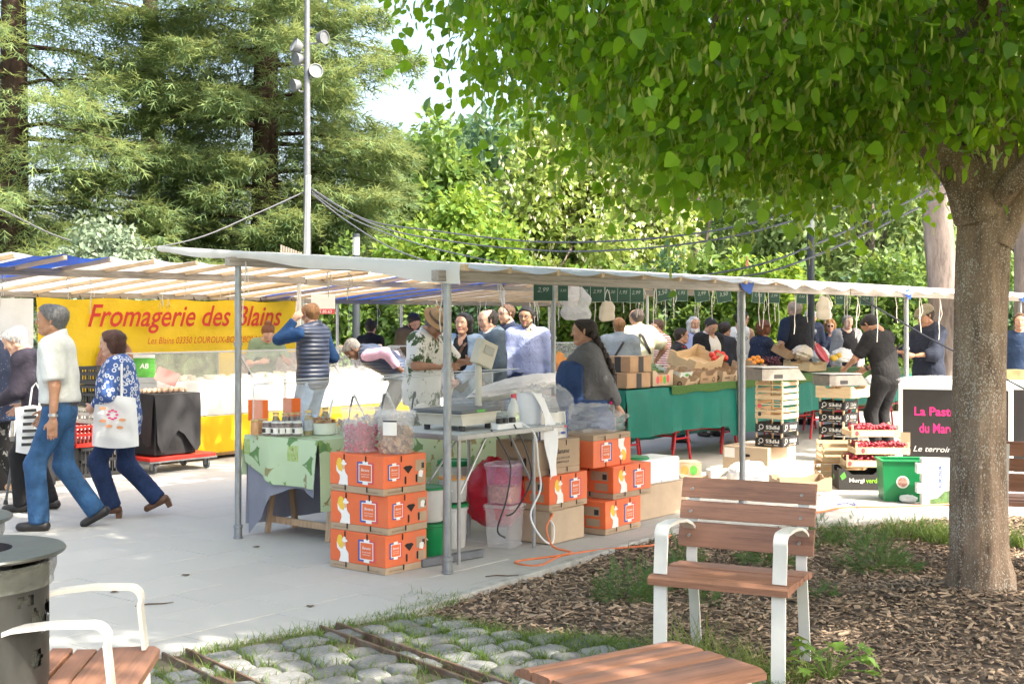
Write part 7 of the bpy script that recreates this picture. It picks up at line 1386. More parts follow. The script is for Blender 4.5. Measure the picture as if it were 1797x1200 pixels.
    hv,hfc,hm=head_mesh('f' if far else 'a',.0115 if far else .0078); vs.append(hv@HM.T+hc); fs.append(hfc+n); ms.append(hm); n+=len(hv)
    for s in (0,1):
        d=AR[s][2]-AR[s][1]; d=d/np.linalg.norm(d); sd=(-1,1)[s]; pal=np.array([-sd*1.,.1,.0]) if not (arms and len(ar[s])>99) else None
        pal=pal-d*(pal@d)
        if np.linalg.norm(pal)<.2: pal=np.array([0,0,-1.])-d*(-d[2])
        pal/=np.linalg.norm(pal); xx=np.cross(pal,d); tside=1 if xx[1]*1+xx[2]*.4>=0 else -1; v,f=hand_mesh(hands[s],tside,.0115 if far else .008); M_=np.stack([xx,pal,d],1); vs.append(v@M_.T+AR[s][2]+d*.01); fs.append(f+n); ms.append(np.zeros(len(f),int)); n+=len(v)
    me=npmesh('body',np.concatenate(vs),np.concatenate(fs),[sm,m_lip,m_eye,m_iris],True,np.concatenate(ms)); place('body',me,root)
    def garment(name,g,lay,kind):
        inf=g.get('inf',.012)+.008*lay; sl=g.get('sl',1.0); P=[]; cuts=[]; TP=[dict(q) for q in torso]
        if kind=='top':
            for s in (0,1):
                if sl>0:
                    f1=min(1,sl*2); e=AR[s][0]+(AR[s][1]-AR[s][0])*f1; dd=(AR[s][1]-AR[s][0])/np.linalg.norm(AR[s][1]-AR[s][0]); k_=.05; loose=g.get('loose',1.0)
                    P.append(prim(AR[s][0],e,.058*tr_**.5*loose,(.058-.010*f1)*tr_**.5*loose,k=k_,cuts=[(e,dd)] if sl<.5 else []))
                    if sl>.5: f2=min(1,sl*2-1); e2=AR[s][1]+(AR[s][2]-AR[s][1])*f2; d2=(AR[s][2]-AR[s][1])/np.linalg.norm(AR[s][2]-AR[s][1]); P.append(prim(AR[s][1],e2,.048*tr_**.4*loose,(.047-.012*f2)*loose,k=.03,cuts=[(e2,d2)]))
            hm=g.get('hem',.0); cuts=[(hip+up(lean*.3)*-hm-up(0)*.02,-up(lean*.25)),(nb+U2*.012+FW*.0,(U2-FW*-.0+FW*.35)/np.linalg.norm(U2+FW*.35))]
            if g.get('collar',1): TP.append(prim(nb-U2*.02,nb+U2*.045-FW*.0,.068,.064,k=.02)); cuts[1]=(nb+U2*.03,(U2+FW*.6)/np.linalg.norm(U2+FW*.6))
            if g.get('hood'): TP.append(prim(nb-FW*.07-U2*.02-RX*.05,nb-FW*.07-U2*.02+RX*.05,.055,k=.04))
            if hm>.10: TP.append(prim(hip,hip-up(0)*hm,.125*tr_**.7,(.125+.05*g.get('flare',0))*tr_**.7,w,1.32,k=.05))
            for q in TP: q['cuts']=cuts
            P=TP+P; cuts=[]; sub=[]
            if g.get('open'): o_=g['open']; sub=[prim(ch+FW*.16+U2*.1,hip+FW*.17-up(0)*.3,o_,o_*1.2)]
            if g.get('v'): o_=g['v']; sub.append(prim(nb+FW*.07,nb+FW*.11-U2*o_,.05,.02))
            if g.get('tank'): sub+=[prim(ch+RX*s*(sw+.03)+U2*.02,ch+RX*s*(sw+.03)-U2*.09,.075) for s in (-1,1)]+[prim(nb+FW*.05,nb+FW*.12-U2*.10,.07,.05),prim(nb-FW*.06,nb-FW*.1-U2*.05,.06,.04)]
            return sdf_mesh(P,res,inf,cuts,sub,g.get('fold',(.0055,25)),seed=len(label)+lay)
        ln=g.get('len',1.0); P=[torso[0]]; cuts=[(hip+up(lean*.5)*.075,up(lean*.5))]; wd=g.get('wide',1.0)
        for s in (0,1):
            q=legp(s); kn,an=L[s][1],L[s][2]; e=kn+(an+A(0,0,-.03)-kn)*ln; d=(an-kn)/np.linalg.norm(an-kn); P+=[q[0],prim(kn,e,.066*wd**.5,.056*wd,k=.04,cuts=[(e,d)])]
        return sdf_mesh(P,res*1.15,inf,cuts,(),g.get('fold',(.0055,23)),seed=len(label)+5)
    def put(nm,g,lay,kind):
        v,f=garment(nm,g,lay,kind); place(nm,npmesh(nm,v,f,[g['m']],True),root)
    if bot: put(bot.get('n','trousers'),bot,0,'bot')
    if top: put(top.get('n','shirt'),top,0,'top')
    if mid: put(mid.get('n','jumper'),mid,.5,'top')
    if coat: put(coat.get('n','jacket'),coat,1,'top')
    if bot and bot.get('belt'):
        v,f=sdf_mesh([torso[0]],.014,.021,[(hip+up(0)*.055,up(0)),(hip+up(0)*.018,-up(0))]); place('belt',npmesh('belt',v,f,[m_black],True),root)
    if shoes:
        for s in (0,1):
            ro=lambda v:rotx(A(*v),-R(L[s][3])); an=L[s][2]; v,f=sdf_mesh([prim(an+ro((0,-.04,-.045)),an+ro((0,.14,-.055)),.044,.034,(1,0,0),1.15,k=.02),prim(an+ro((0,.0,-.03)),an+ro((0,.02,-.045)),.045,.042,k=.02)],.016 if far else .012,0,[(an+ro((0,0,-.083)),ro((0,0,-1.))),(an+ro((0,0,.0)),ro((0,0,1.)))]); sh=place('shoe',npmesh('shoe',v,f,[shoes],True),root)
            if shoe_h:
                g=MB(); T=an+ro((0,-.055,-.08)); q=[an+ro(p_) for p_ in ((-.028,-.085,-.06),(.028,-.085,-.06),(.028,-.025,-.06),(-.028,-.025,-.06),(-.022,-.075,-.08-shoe_h),(.022,-.075,-.08-shoe_h),(.022,-.03,-.08-shoe_h),(-.022,-.03,-.08-shoe_h))]; g.add(q,[(0,1,2,3),(7,6,5,4),(0,4,5,1),(1,5,6,2),(2,6,7,3),(3,7,4,0)]); g.build('heel',shoes,sh)
    if hair:
        v,f=hair_mesh(hair[0]); hmat=HAIRC('%d_%d_%d'%tuple(int(c*1000) for c in hair[1]),hair[1]); place('hair',npmesh('hair',v@HM.T+hc,f,[hmat],True),root)
        strands(v@HM.T+hc,f,HM,hmat,root,hair[0],far)
        g=MB(); 
        for s in (-1,1): g.tube([tuple(HM@A(s*.016,.1005,.030)+hc),tuple(HM@A(s*.032,.099,.036)+hc),tuple(HM@A(s*.046,.088,.031)+hc)],.0032,5)
        g.build('eyebrows',hmat,root,smooth=True)
    if beard: v,f=hair_mesh(beard[0]); place('beard',npmesh('beard',v@HM.T+hc,f,[HAIRC('%d_%d_%d'%tuple(int(c*1000) for c in beard[1]),beard[1])],True),root)
    W=lambda *p:tuple(HM@A(*p)+hc)
    if glasses:
        g=MB(); gm=pm('glasses_frame',(.03,.02,.02),.3); lm=pm('sun_lens',(.012,.01,.012),.1) if glasses=='sun' else None; le=MB()
        for s in (-1,1):
            c_=[W(s*EYE+.021*math.cos(t),.108,.010+.017*math.sin(t)) for t in [2*PI*i/14 for i in range(15)]]; g.tube(c_,.0022,5,False); g.tube([W(s*.052,.106,.014),W(s*.078,.07,.018),W(s*.082,-.01,.012)],.0022,5)
            le.add(c_[:14],[tuple(range(14))])
        g.tube([W(-.011,.11,.013),W(.011,.11,.013)],.0022,5); o=g.build('glasses',gm,root,smooth=True)
        if lm: le.build('lens',lm,o)
    M4=Matrix(((hr[0],hf[0],hu[0],hc[0]),(hr[1],hf[1],hu[1],hc[1]),(hr[2],hf[2],hu[2],hc[2]),(0,0,0,1)))
    if hat=='fedora':
        g=MB(); g.T=M4; n=28; ring=lambda r0,r1,z,dz=0,dp=0:[(r0*math.cos(2*PI*i/n),-.005+r1*math.sin(2*PI*i/n),z+dz*math.sin(2*PI*i/n)-.012*math.cos(4*PI*i/n)*dp) for i in range(n)]
        v=ring(.140,.160,.052,-.012,1)+ring(.090,.108,.066,0,0)+ring(.084,.100,.13)+ring(.070,.088,.158)+ring(.03,.06,.146); g.add(v,[(r*n+i,r*n+(i+1)%n,(r+1)*n+(i+1)%n,(r+1)*n+i) for r in range(4) for i in range(n)]+[tuple(4*n+i for i in range(n))]); h_=g.build('hat',pm('straw_hat',(.42,.26,.13),.85,.15,30,.4,160),root,smooth=True,sharp=50)
        g=MB(); g.T=M4; g.add(ring(.0915,.1095,.068)+ring(.088,.105,.094),[(i,(i+1)%n,n+(i+1)%n,n+i) for i in range(n)]); g.build('hat_band',pm('hat_band',(.16,.10,.06),.8),h_,smooth=True)
    if hat=='cap':
        v,f=sdf_mesh([prim((0,-.035,.07),(0,.05,.062),.088,.072,(1,0,0),1.08,k=.03),prim((0,.09,.045),(0,.125,.035),.03,.022,(1,0,0),2.2,k=.03)],.009,0,[(A(0,.0,.048),A(0,-.30,-.95))]); place('cap',npmesh('cap',v@HM.T+hc,f,[pm('tweed_cap',(.22,.19,.13),.95,.3,60,.5,200)],True),root)
    if apron:
        bc=[(midp+U2*.14,U2),(hip+FW*.045,-FW)]; wc=[(hip-up(0)*.46,A(0,0,-1.)),(hip+up(0)*.07,up(0))]; bib=[dict(q) for q in (torso[1],torso[2])+tuple(torso[4:])]; sk=[dict(torso[0]),prim(hip,hip-up(0)*.44,.135*tr_**.7,.165*tr_**.7,w,1.35,k=.05)]
        for q in bib: q['cuts']=bc
        for q in sk: q['cuts']=wc
        v,f=sdf_mesh(bib+sk,res,.05,(),(),(.007,22)); place('apron',npmesh('apron',v,f,[apron],True),root)
    if extra: extra(root,dict(hip=hip,mid=midp,ch=ch,nb=nb,FW=FW,U2=U2,RX=RX,AR=AR,L=L,W=W,hc=hc,HM=HM,fat=tr_))
    return root
def wpos(o,p):                                   # local point of a person to world
    s=o.scale[0]; a=o.rotation_euler[2]; c,sn=math.cos(a),math.sin(a); return Vector((o.location.x+s*(p[0]*c-p[1]*sn),o.location.y+s*(p[0]*sn+p[1]*c),s*p[2]))
# ---- garment materials
def pat_blobs(name,base,c2,c3,sc_,lo,hi,transl=0):
    m,t,out=nodes(name); tc=N(t,'ShaderNodeTexCoord'); vo=N(t,'ShaderNodeTexVoronoi'); vo.inputs['Scale'].default_value=sc_; t.links.new(tc.outputs['Object'],vo.inputs[0]); n=noise(t,sc_*1.6,3)
    f=ramp(t,vo.outputs['Distance'],[(lo,1),(lo+.06,0)]); f2=ramp(t,vo.outputs['Distance'],[(hi,0),(hi+.05,1)]); c=mix(t,f2,base,c2); c=mix(t,f,c,c3); finish(t,out,c,.85,0,noise(t,200,2),.2,.004); return m
def pat_leaf(name,base,leaf,sc_,th):
    m,t,out=nodes(name); n=noise(t,sc_,4,.75,stretch=(1,1,.6)); c=mix(t,ramp(t,n,[(th,0),(th+.03,1)]),base,leaf); finish(t,out,c,.85,0,noise(t,200,2),.2,.004); return m
def pat_stripe(name,c1,c2,sc_):
    m,t,out=nodes(name); tc=N(t,'ShaderNodeTexCoord'); wv=N(t,'ShaderNodeTexWave'); wv.bands_direction='Z'; wv.inputs['Scale'].default_value=sc_; wv.inputs['Distortion'].default_value=.6; t.links.new(tc.outputs['Object'],wv.inputs[0]); finish(t,out,mix(t,ramp(t,wv.outputs[0],[(.62,0),(.68,1)]),c1,c2),.85); return m
def quilt(name,col,sc_=7):
    m,t,out=nodes(name); tc=N(t,'ShaderNodeTexCoord'); wv=N(t,'ShaderNodeTexWave'); wv.bands_direction='Z'; wv.wave_profile='SIN'; wv.inputs['Scale'].default_value=sc_; wv.inputs['Distortion'].default_value=.8; t.links.new(tc.outputs['Object'],wv.inputs[0])
    b=N(t,'ShaderNodeMath',operation='POWER'); t.links.new(wv.outputs[0],b.inputs[0]); b.inputs[1].default_value=.5; finish(t,out,mix(t,noise(t,12),mul(col,.8),mul(col,1.2)),.5,0,b.outputs[0],.55,.018); return m
def jeans(name,col): return fab(name,col,.85,.38)
J_blue=jeans('blue_jeans',(.028,.085,.19)); J_light=jeans('washed_jeans',(.13,.20,.30)); J_dark=jeans('dark_jeans',(.014,.03,.085)); F_navy=fab('navy_cotton',(.018,.028,.06)); F_black=fab('black_cotton',(.014,.014,.016)); F_white=fab('white_cotton',(.70,.70,.68)); F_grey=fab('grey_knit',(.12,.12,.125)); F_polo=fab('pale_polo',(.60,.62,.60)); F_den=fab('light_denim',(.26,.35,.46),var=.25); F_dgrey=fab('grey_denim',(.24,.28,.31),var=.2); F_hood=fab('slate_hoodie',(.085,.12,.155)); F_sky=fab('blue_shirt',(.30,.35,.58)); F_pink=fab('pink_shirt',(.62,.38,.50)); F_yel=fab('pale_yellow_tee',(.62,.60,.42)); F_apron=fab('blue_apron',(.03,.06,.15)); F_brown=fab('brown_jacket',(.10,.075,.045)); F_green=fab('green_tee',(.22,.30,.20)); F_cob=fab('cobalt_jumper',(.010,.045,.13)); F_tr=fab('grey_trousers',(.10,.10,.10)); F_beige=fab('beige_trousers',(.36,.31,.24))
F_flor=pat_blobs('blue_flower_print',(.60,.64,.72),(.045,.10,.30),(.03,.06,.20),21,.20,.42); F_leafs=pat_leaf('leaf_print_shirt',(.68,.68,.64),(.05,.09,.03),10,.545); F_palm=pat_leaf('black_palm_print',(.016,.016,.018),(.35,.35,.33),14,.58); F_stripe=pat_stripe('red_stripe_blouse',(.70,.66,.62),(.45,.05,.06),9); F_spark=pat_blobs('sparkle_navy',(.012,.02,.05),(.012,.02,.05),(.25,.28,.33),38,.10,.9); Q_navy=quilt('navy_quilted',(.022,.032,.06)); Q_blue=quilt('slate_quilted',(.028,.045,.085),8); F_jkt=pat_leaf('black_red_jacket',(.014,.014,.016),(.45,.02,.03),5,.60); F_tee=pat_leaf('flower_tee',(.66,.62,.57),(.25,.12,.10),12,.66)
S_black=pm('black_leather',(.018,.016,.016),.45,.2,20,.15,80); S_brown=pm('brown_leather',(.11,.05,.025),.4,.25,20,.15,80); S_sand=pm('tan_sandal',(.42,.26,.15),.6); S_white=pm('white_trainers',(.60,.58,.56),.6)
BLK=(.012,.010,.010); DBR=(.03,.018,.012); BRN=(.10,.055,.03); GRY=(.17,.165,.16); WHT=(.62,.61,.60); GNG=(.30,.15,.06); BLD=(.42,.27,.12); AUB=(.20,.065,.025); SALT=(.17,.17,.175)
def at(px,Y): return ((px-898.5)/FPX*Y,Y)
def ob(px,b): p=onb(px,b); return (p.x,p.y)
def strap(root,d,m,s=1,wd=.03):
    g=MB(); FW,U2,RX=d['FW'],d['U2'],d['RX']; k=.165*d['fat']**.7; a=d['ch']+RX*s*.10+U2*.062; b=d['mid']-RX*s*.05; c=d['hip']-RX*s*.20*d['fat']**.5
    for fw in (1,-1):
        pts=[a,d['ch']+RX*s*.06-U2*.05+FW*fw*k,b+FW*fw*k*.98,c+FW*fw*.05]; 
        for p,q in zip(pts[:-1],pts[1:]): g.bar(tuple(p),tuple(q),wd,.006,0,tuple(FW*fw))
    g.build('bag_strap',m,root)
def watch(root,d,s):
    g=MB(); e,w_=d['AR'][s][1],d['AR'][s][2]; u=(w_-e)/np.linalg.norm(w_-e); p=w_-u*.03; g.tube([tuple(p-u*.011),tuple(p+u*.011)],.036,14); g.build('watch',m_alu if s==0 else m_black,root,smooth=True)
# ---- bags hung from the rear beam
def hung(label,px,zt,wd,ht,mat,seed,rz):
    p=onb(px,1.96); o=empty('hanging_bag',(p.x,p.y,zt),AU-.7+rz,label,'bag','bags hung from the rear beam')
    v,f=sdf_mesh([prim((-wd*.28,0,-ht*.80),(wd*.28,0,-ht*.82),wd*.24,wd*.22,(0,1,0),.55,k=.05),prim((-wd*.25,0,-ht*.45),(wd*.25,0,-ht*.42),wd*.25,wd*.24,(0,1,0),.5,k=.05),prim((-wd*.16,0,-ht*.15),(wd*.14,0,-ht*.18),wd*.16,wd*.15,(0,1,0),.4,k=.05)],.011,0,(),(),(.010,34),seed); place('bag_body',npmesh('bag_body',v,f,[mat],True),o)
    g=MB(); g.tube([(-wd*.2,0,-ht*.06),(-.02,0,.06),(0,0,.10)],.004,5); g.tube([(wd*.2,0,-ht*.06),(.02,0,.06),(0,0,.10)],.004,5); g.build('string',m_rope,o,smooth=True)
hung('clear plastic bag of bags hanging from the rear beam',1011,1.93,.30,.34,pm('cloudy_film',(.74,.75,.82),.2,.08,8,.8,22,alpha=.5,bdist=.03,spec=.9),3,0); hung('cream paper bag hanging right of the clear bag',1066,1.80,.17,.22,pm('cream_bag',(.66,.60,.50),.85,.06,8,.3,20,transl=.2),4,.2); hung('cream cloth bag hanging behind the sunglasses woman',1447,1.92,.24,.33,MATS['cream_bag'],5,.1)
def pillow(w_,h,d,seed):
    r_=random.Random(seed); a,b=r_.uniform(0,6),r_.uniform(0,6); g=MB()
    for s in (-1,1):
        def fn(u,v):
            x=(u-.5)*w_*(1+.06*math.sin(v*3+a)-.10*max(0,v-.75)); e=(max(0,math.sin(PI*u))**.45)*(max(0,math.sin(PI*min(1,.04+v*.96)))**.35); return (x,s*e*(d*(1.1-.5*v)+.008*math.sin(u*9+v*7+a)+.006*math.sin(v*17+u*4+b)),h*v+.018*math.sin(u*PI)*(-1 if v<.02 else 0)-.02*abs(u-.5)*v*2)
        g.sheet(16,16,fn if s<0 else (lambda u,v:fn(1-u,v)))
    return g
def collar(r,d,m,rad=.072):
    g=MB(); g.tube([tuple(d['nb']+d['RX']*rad*math.cos(t)+d['FW']*(rad*.98*math.sin(t)+.012)+d['U2']*(.030-.032*math.sin(t))) for t in [PI*.5+.28+(2*PI-.56)*i/20 for i in range(21)]],.0125,7); g.build('collar',m,r,smooth=True)
def cuffs(r,d,m,fr,rad):
    for s in (0,1):
        sh,el=d['AR'][s][0],d['AR'][s][1]; p=sh+(el-sh)*fr; u=(el-sh)/np.linalg.norm(el-sh); g=MB(); g.tube([tuple(p-u*.014),tuple(p+u*.006)],rad,18,False); g.build('sleeve_band',m,r,smooth=True)
# ---- walkers at left
x,y=at(104,9.8); man=person('grey-haired man in pale polo shirt and blue jeans striding left',x,y,-80,1.73,'tan',('short',SALT),dict(m=F_polo,sl=.44,hem=-.085,inf=.022,loose=1.25,fold=(.005,20),n='polo_shirt'),bot=dict(m=J_blue,wide=1.12,inf=.010,belt=1,fold=(.006,26),n='jeans'),shoes=S_black,arms=((-.27,.00,.80),(.25,.14,.90)),feet=((-.09,.13,.085,-2),(.09,-.27,.135,28)),fat=1.02,lean=3,head=(0,0),extra=lambda r,d:(watch(r,d,0),collar(r,d,F_polo,.078)))
x,y=at(212,10.4)
person('woman in blue flower print blouse and dark trousers walking left',x,y,-82,1.53,'fair',('bob',(.085,.035,.022)),dict(m=F_flor,sl=.92,hem=.16,inf=.016,collar=0,v=.09,fold=(.005,20),n='blouse'),bot=dict(m=J_dark,wide=1.2,inf=.014),shoes=S_brown,shoe_h=.055,arms=((-.16,.22,1.03,-1,-.3,-.6),(.22,.1,.9)),feet=((-.08,.06,.125,2),(.08,-.33,.17,26)),fat=1.28,fem=True,lean=4,head=(0,8),hands=('fist','relax'))
tb=empty('tote_bag',(x+.04,y-.27,.60),-.1,'white tote bag with orange and pink flower print on the walking woman arm','bag'); m_tote=pm('tote_canvas',(.70,.70,.70),.85,.05,9,.3,150)
pillow(.36,.40,.045,3).build('bag_body',m_tote,tb,(0,0,0),smooth=True)
g=MB(); g.tube([(-.07,0,.36),(-.06,.05,.60),(.0,.12,.66)],.010,6); g.tube([(.05,0,.36),(.03,.05,.62),(.0,.12,.66)],.010,6); g.build('handle',m_tote,tb,smooth=True)
pf=lambda x_,z:(x_,-.056,z)
for k in range(8): g=MB(); c_=(.0+.035*math.cos(k*PI/4),.25+.035*math.sin(k*PI/4)); g.flat(ell(c_[0],c_[1],.016,.007,8,k*PI/4),pf); g.build('print_petal',m_pink,tb)
for cx,cz in ((-.08,.2),(.08,.21),(-.03,.16),(.06,.15),(-.08,.30)): g=MB(); g.flat(ell(cx,cz,.03,.012,10),pf); g.build('print_leaf',pm('print_peach',(.75,.33,.16),.7),tb)
x,y=at(66,10.75); person('stooped white-haired woman in dark cardigan and white blouse plus phone',x,y,-86,1.60,'fair',('short',WHT),dict(m=F_white,sl=.9,hem=.16,collar=0,n='blouse'),coat=dict(m=fab('plum_cardigan',(.035,.03,.045)),sl=.95,hem=.22,open=.09,collar=0,n='cardigan'),bot=dict(m=F_black),shoes=S_black,arms=((-.14,.34,.98),(.2,.2,.95)),feet=((-.09,.12,.085,0),(.09,-.1,.085,0)),fem=True,fat=1.08,lean=16,head=(0,28),hands=('grip','relax'))
p=wpos(bpy.context.scene.objects[-1] if 0 else [o for o in bpy.data.objects if o.name.startswith('person') and o.get('label','').startswith('stooped')][0],(-.14,.44,1.02)); g=MB(); g.box(-.075,.075,-.004,.004,-.035,.035,.003); g.build('mobile_phone',m_black,None,p,(1.2,0,.1),label='dark phone in the stooped woman hand',cat='phone')
sb=empty('striped_bag',at(62,10.45)+(.52,),.1,'white bag with black writing bars held by the stooped woman','bag'); pillow(.28,.38,.03,5).build('bag_body',m_tote,sb,(-.02,0,0),smooth=True)
for i in range(6): g=MB(); g.flat([(-.10+.004*i,.05+.055*i),(.02,.055+.055*i),(.02,.08+.055*i),(-.10+.004*i,.075+.055*i)],lambda x_,z:(x_,-.038,z)); g.build('print_bar',m_pk,sb)
g=MB(); g.tube([(-.05,0,.34),(-.03,.02,.52),(.0,.02,.56),(.03,.02,.5),(.03,0,.35)],.008,6); g.build('handle',m_tote,sb,smooth=True)
x,y=at(-6,11.7); person('person in sparkly navy blouse and palm print trousers cut by the left edge',x,y,-70,1.66,'light',('bob',BLD),dict(m=F_spark,sl=.9,hem=.2,inf=.022,n='blouse'),bot=dict(m=F_palm,wide=1.3,inf=.02),shoes=S_sand,arms=((-.22,.25,.90),(.2,.1,.9)),feet=((-.12,.10,.11,0),(.12,-.24,.11,0)),fem=True,fat=1.3,lean=10,hands=('fist','relax'),shoe_h=.02)
cr=empty('crutch',(0,0,0),0,'grey forearm crutch with blue handle at the left edge','crutch'); a=G(10,884); b=PY(33,735,11.1); g=MB(); g.tube([a+Vector((0,0,.01)),b],.012,10); g.build('shaft',m_dgrey,cr,smooth=True); g=MB(); g.tube([b+Vector((-.09,0,.03)),b+Vector((.03,0,-.01))],.018,10); g.build('handle',pm('blue_grip',(.02,.12,.30),.5),cr,smooth=True); g=MB(); g.tube([b,b+Vector((.05,.02,.18))],.012,8); g.tube([b+Vector((.0,.02,.2)),b+Vector((.05,-.03,.2)),b+Vector((.09,.03,.2))],.012,8); g.build('cuff',m_dgrey,cr,smooth=True); g=MB(); g.lathe([(.022,0),(.016,.035)],10,tuple(a)); g.build('rubber_foot',m_black,cr,smooth=True)
# ---- cheese stall and aisle
person('cheese seller in green tee bowing over the counter, auburn hair tied back',*ob(462,7.62),25,1.68,'fair',('bun',AUB),dict(m=F_green,sl=.42,hem=.1,collar=0,n='tee_shirt'),bot=dict(m=J_dark),shoes=S_black,lean=30,head=(10,40),fem=True,arms=((-.2,.42,1.12),(.15,.46,1.10)))
person('ginger young man in navy quilted vest and blue jumper holding a phone to his ear',*ob(549,5.1),-118,1.80,'fair',('crop',GNG),dict(m=F_cob,sl=1.0,hem=.08,n='jumper'),coat=dict(m=Q_navy,sl=0,hem=.10,inf=.022,n='quilted_vest'),bot=dict(m=J_light,inf=.014,n='jeans'),shoes=S_white,arms=((-.14,.14,1.54,-.5,.6,-1.2),(.2,.18,1.1)),hands=('grip','relax'),head=(15,8))
person('bending man in slate quilted vest over pink shirt looking into the counter',*ob(690,5.3),-96,1.76,'brown',('crop',(.20,.19,.18)),dict(m=F_pink,sl=.95,hem=.1,n='shirt'),coat=dict(m=Q_blue,sl=0,hem=.08,inf=.022,n='quilted_vest'),bot=dict(m=F_tr),shoes=S_black,lean=58,head=(-8,62),arms=((-.20,-.10,1.02,-.6,-1,.3),(.2,.1,.95)))
person('woman with a dark top bun, only her head showing beyond the counter',*at(650,19.3),165,1.60,'fair',('bun',DBR),dict(m=F_black,sl=.9),bot=dict(m=F_tr),shoes=S_black,fem=True)
person('dark-haired bearded man in brown jacket looking down beyond the counter',*at(722,18.6),40,1.73,'light',('short',DBR),dict(m=F_white,sl=.4),coat=dict(m=F_brown,sl=1,hem=.1,open=.06),bot=dict(m=J_dark),shoes=S_black,beard=('stubble',DBR),head=(5,35))
person('man in straw fedora and white leaf print shirt gesturing over the nuts',*ob(742,3.0),62,1.74,'tan',('short',GRY),dict(m=F_leafs,sl=.46,hem=.12,inf=.024,loose=1.2,fold=(.006,18),v=.12,n='leaf_shirt'),bot=dict(m=F_white,wide=1.1),shoes=S_white,hat='fedora',glasses='clear',head=(10,42),lean=8,arms=((-.12,.42,1.20,-.8,-.4,-.6),(.22,.36,1.16,.8,-.4,-.6)),hands=('flat','flat'),fat=1.1)
dw=person('dark-haired woman in light denim jacket carrying a white dog',*at(815,13.9),-22,1.68,'light',('long',BLK),dict(m=F_black,sl=.0,hem=.1,v=.1,n='top'),coat=dict(m=F_den,sl=.98,hem=.05,open=.10,inf=.016,n='denim_jacket'),bot=dict(m=J_light),shoes=S_white,fem=True,arms=((-.04,.27,.98,-.8,-.6,-.6),(.15,.24,.92,.8,-.6,-.6)),extra=lambda r,d:strap(r,d,S_brown,-1))
q=wpos(dw,(.10,.27,1.0)); dg=empty('dog',q,R(-30)+PI,'small white fluffy dog with a red bandana held in the woman arm','dog'); m_fur=pm('white_fur',(.66,.62,.55),.95,.12,30,.9,120)
v,f=sdf_mesh([prim((0,0,.0),(0,.02,.20),.085,.075,k=.05),prim((0,.03,.24),(0,.05,.29),.068,.066,k=.04),prim((0,.10,.265),(0,.135,.255),.033,.026,k=.03),prim((-.065,.03,.29),(-.085,.035,.21),.026,.02,k=.02),prim((.065,.03,.29),(.085,.035,.21),.026,.02,k=.02),prim((-.045,.06,.06),(-.05,.11,-.13),.032,.024,k=.02),prim((.045,.06,.06),(.05,.10,-.15),.032,.024,k=.02),prim((-.05,-.02,-.05),(-.055,.04,-.16),.045,.03,k=.03),prim((.05,-.02,-.05),(.055,.03,-.17),.045,.03,k=.03),prim((0,-.07,-.02),(0,-.13,.02),.03,.02,k=.03)],.011,0,(),(),(.005,70)); place('body',npmesh('body',v,f,[m_fur],True),dg)
g=MB(); g.ball((0,.162,.262),.013,8,6); g.ball((-.026,.105,.298),.009,6,5); g.ball((.026,.105,.298),.009,6,5); g.build('nose_and_eyes',m_black,dg,smooth=True); g=MB(); g.lathe([(.082,.0),(.088,.02),(.080,.04)],18,(0,.03,.165),(False,False)); g.add([(-.05,.11,.18),(.05,.11,.18),(0,.115,.10)],[(0,1,2)]); g.build('bandana',m_pr,dg,smooth=True)
person('balding man in slate grey hoodie standing side-on',*at(862,14.3),-72,1.73,'fair',('fringe',(.07,.06,.055)),dict(m=F_white,sl=.4),coat=dict(m=F_hood,sl=1,hem=.10,hood=1,inf=.022,fold=(.006,18),n='hoodie'),bot=dict(m=F_tr),shoes=S_black,fat=1.12,arms=((-.24,.16,.93),(.22,.2,.98)),head=(-8,10))
person('man in navy polo with glasses behind the blue shirt man',*at(893,16.4),-62,1.81,'fair',('thin',BRN),dict(m=F_navy,sl=.42,hem=.1,n='polo_shirt'),bot=dict(m=J_dark),shoes=S_black,glasses='clear',beard=('stubble',(.16,.09,.05)),head=(-10,5))
person('man with round glasses in a pale blue button shirt facing the camera',*at(926,14.9),8,1.77,'olive',('short',BLK),dict(m=F_sky,sl=.88,hem=.02,inf=.013,loose=1.1,fold=(.007,22),v=.05,n='button_shirt'),bot=dict(m=J_dark,belt=1),shoes=S_black,glasses='clear',beard=('stubble',(.10,.07,.05)),head=(28,6),arms=((-.27,.06,.86),(.27,.06,.86)),extra=lambda r,d:[collar(r,d,F_sky,.076)]+[place('button',(lambda g:(g.ball((0,0,0),.007,6,5),g.mesh('button',m_pb,True))[1])(MB()),r,tuple(d['mid']+np.array([0,.155,-.16+.075*i]))) for i in range(6)])
def braid(r,d):
    g=MB(); hm=HAIRC('dbr',DBR)
    for i in range(15):
        t=i/14; p=np.array([-.07-.09*t,d['hc'][1]-.10-.16*min(1,t*2.2),d['hc'][2]-.03-.64*t]); rr_=.034*(1-.45*t)
        for s in (-1,1): g.ball((p[0]+s*rr_*.45*(1 if i%2 else -1)*.5,p[1]+s*.008,p[2]),rr_,8,6,(.8,.8,1.3))
    g.build('braid',hm,r,smooth=True)
    g=MB(); p=(-.15,d['hc'][1]-.255,d['hc'][2]-.62); g.lathe([(.022,-.012),(.022,.012)],10,p); g.build('hair_tie',m_pink,r)
bw_=person('seller with a long dark braid, grey jumper and blue apron, hands behind her back',*at(1032,10.7),-98,1.62,'light',('tight',DBR),dict(m=F_grey,sl=.95,hem=.06,inf=.022,fold=(.007,18),collar=1,loose=1.2,n='jumper'),bot=dict(m=F_tr),shoes=S_black,apron=F_apron,fem=True,fat=1.42,arms=((-.05,-.27,.93,-1,-.5,0),(.02,-.28,.90,1,-.5,0)),hands=('fist','fist'),head=(0,2),extra=braid)
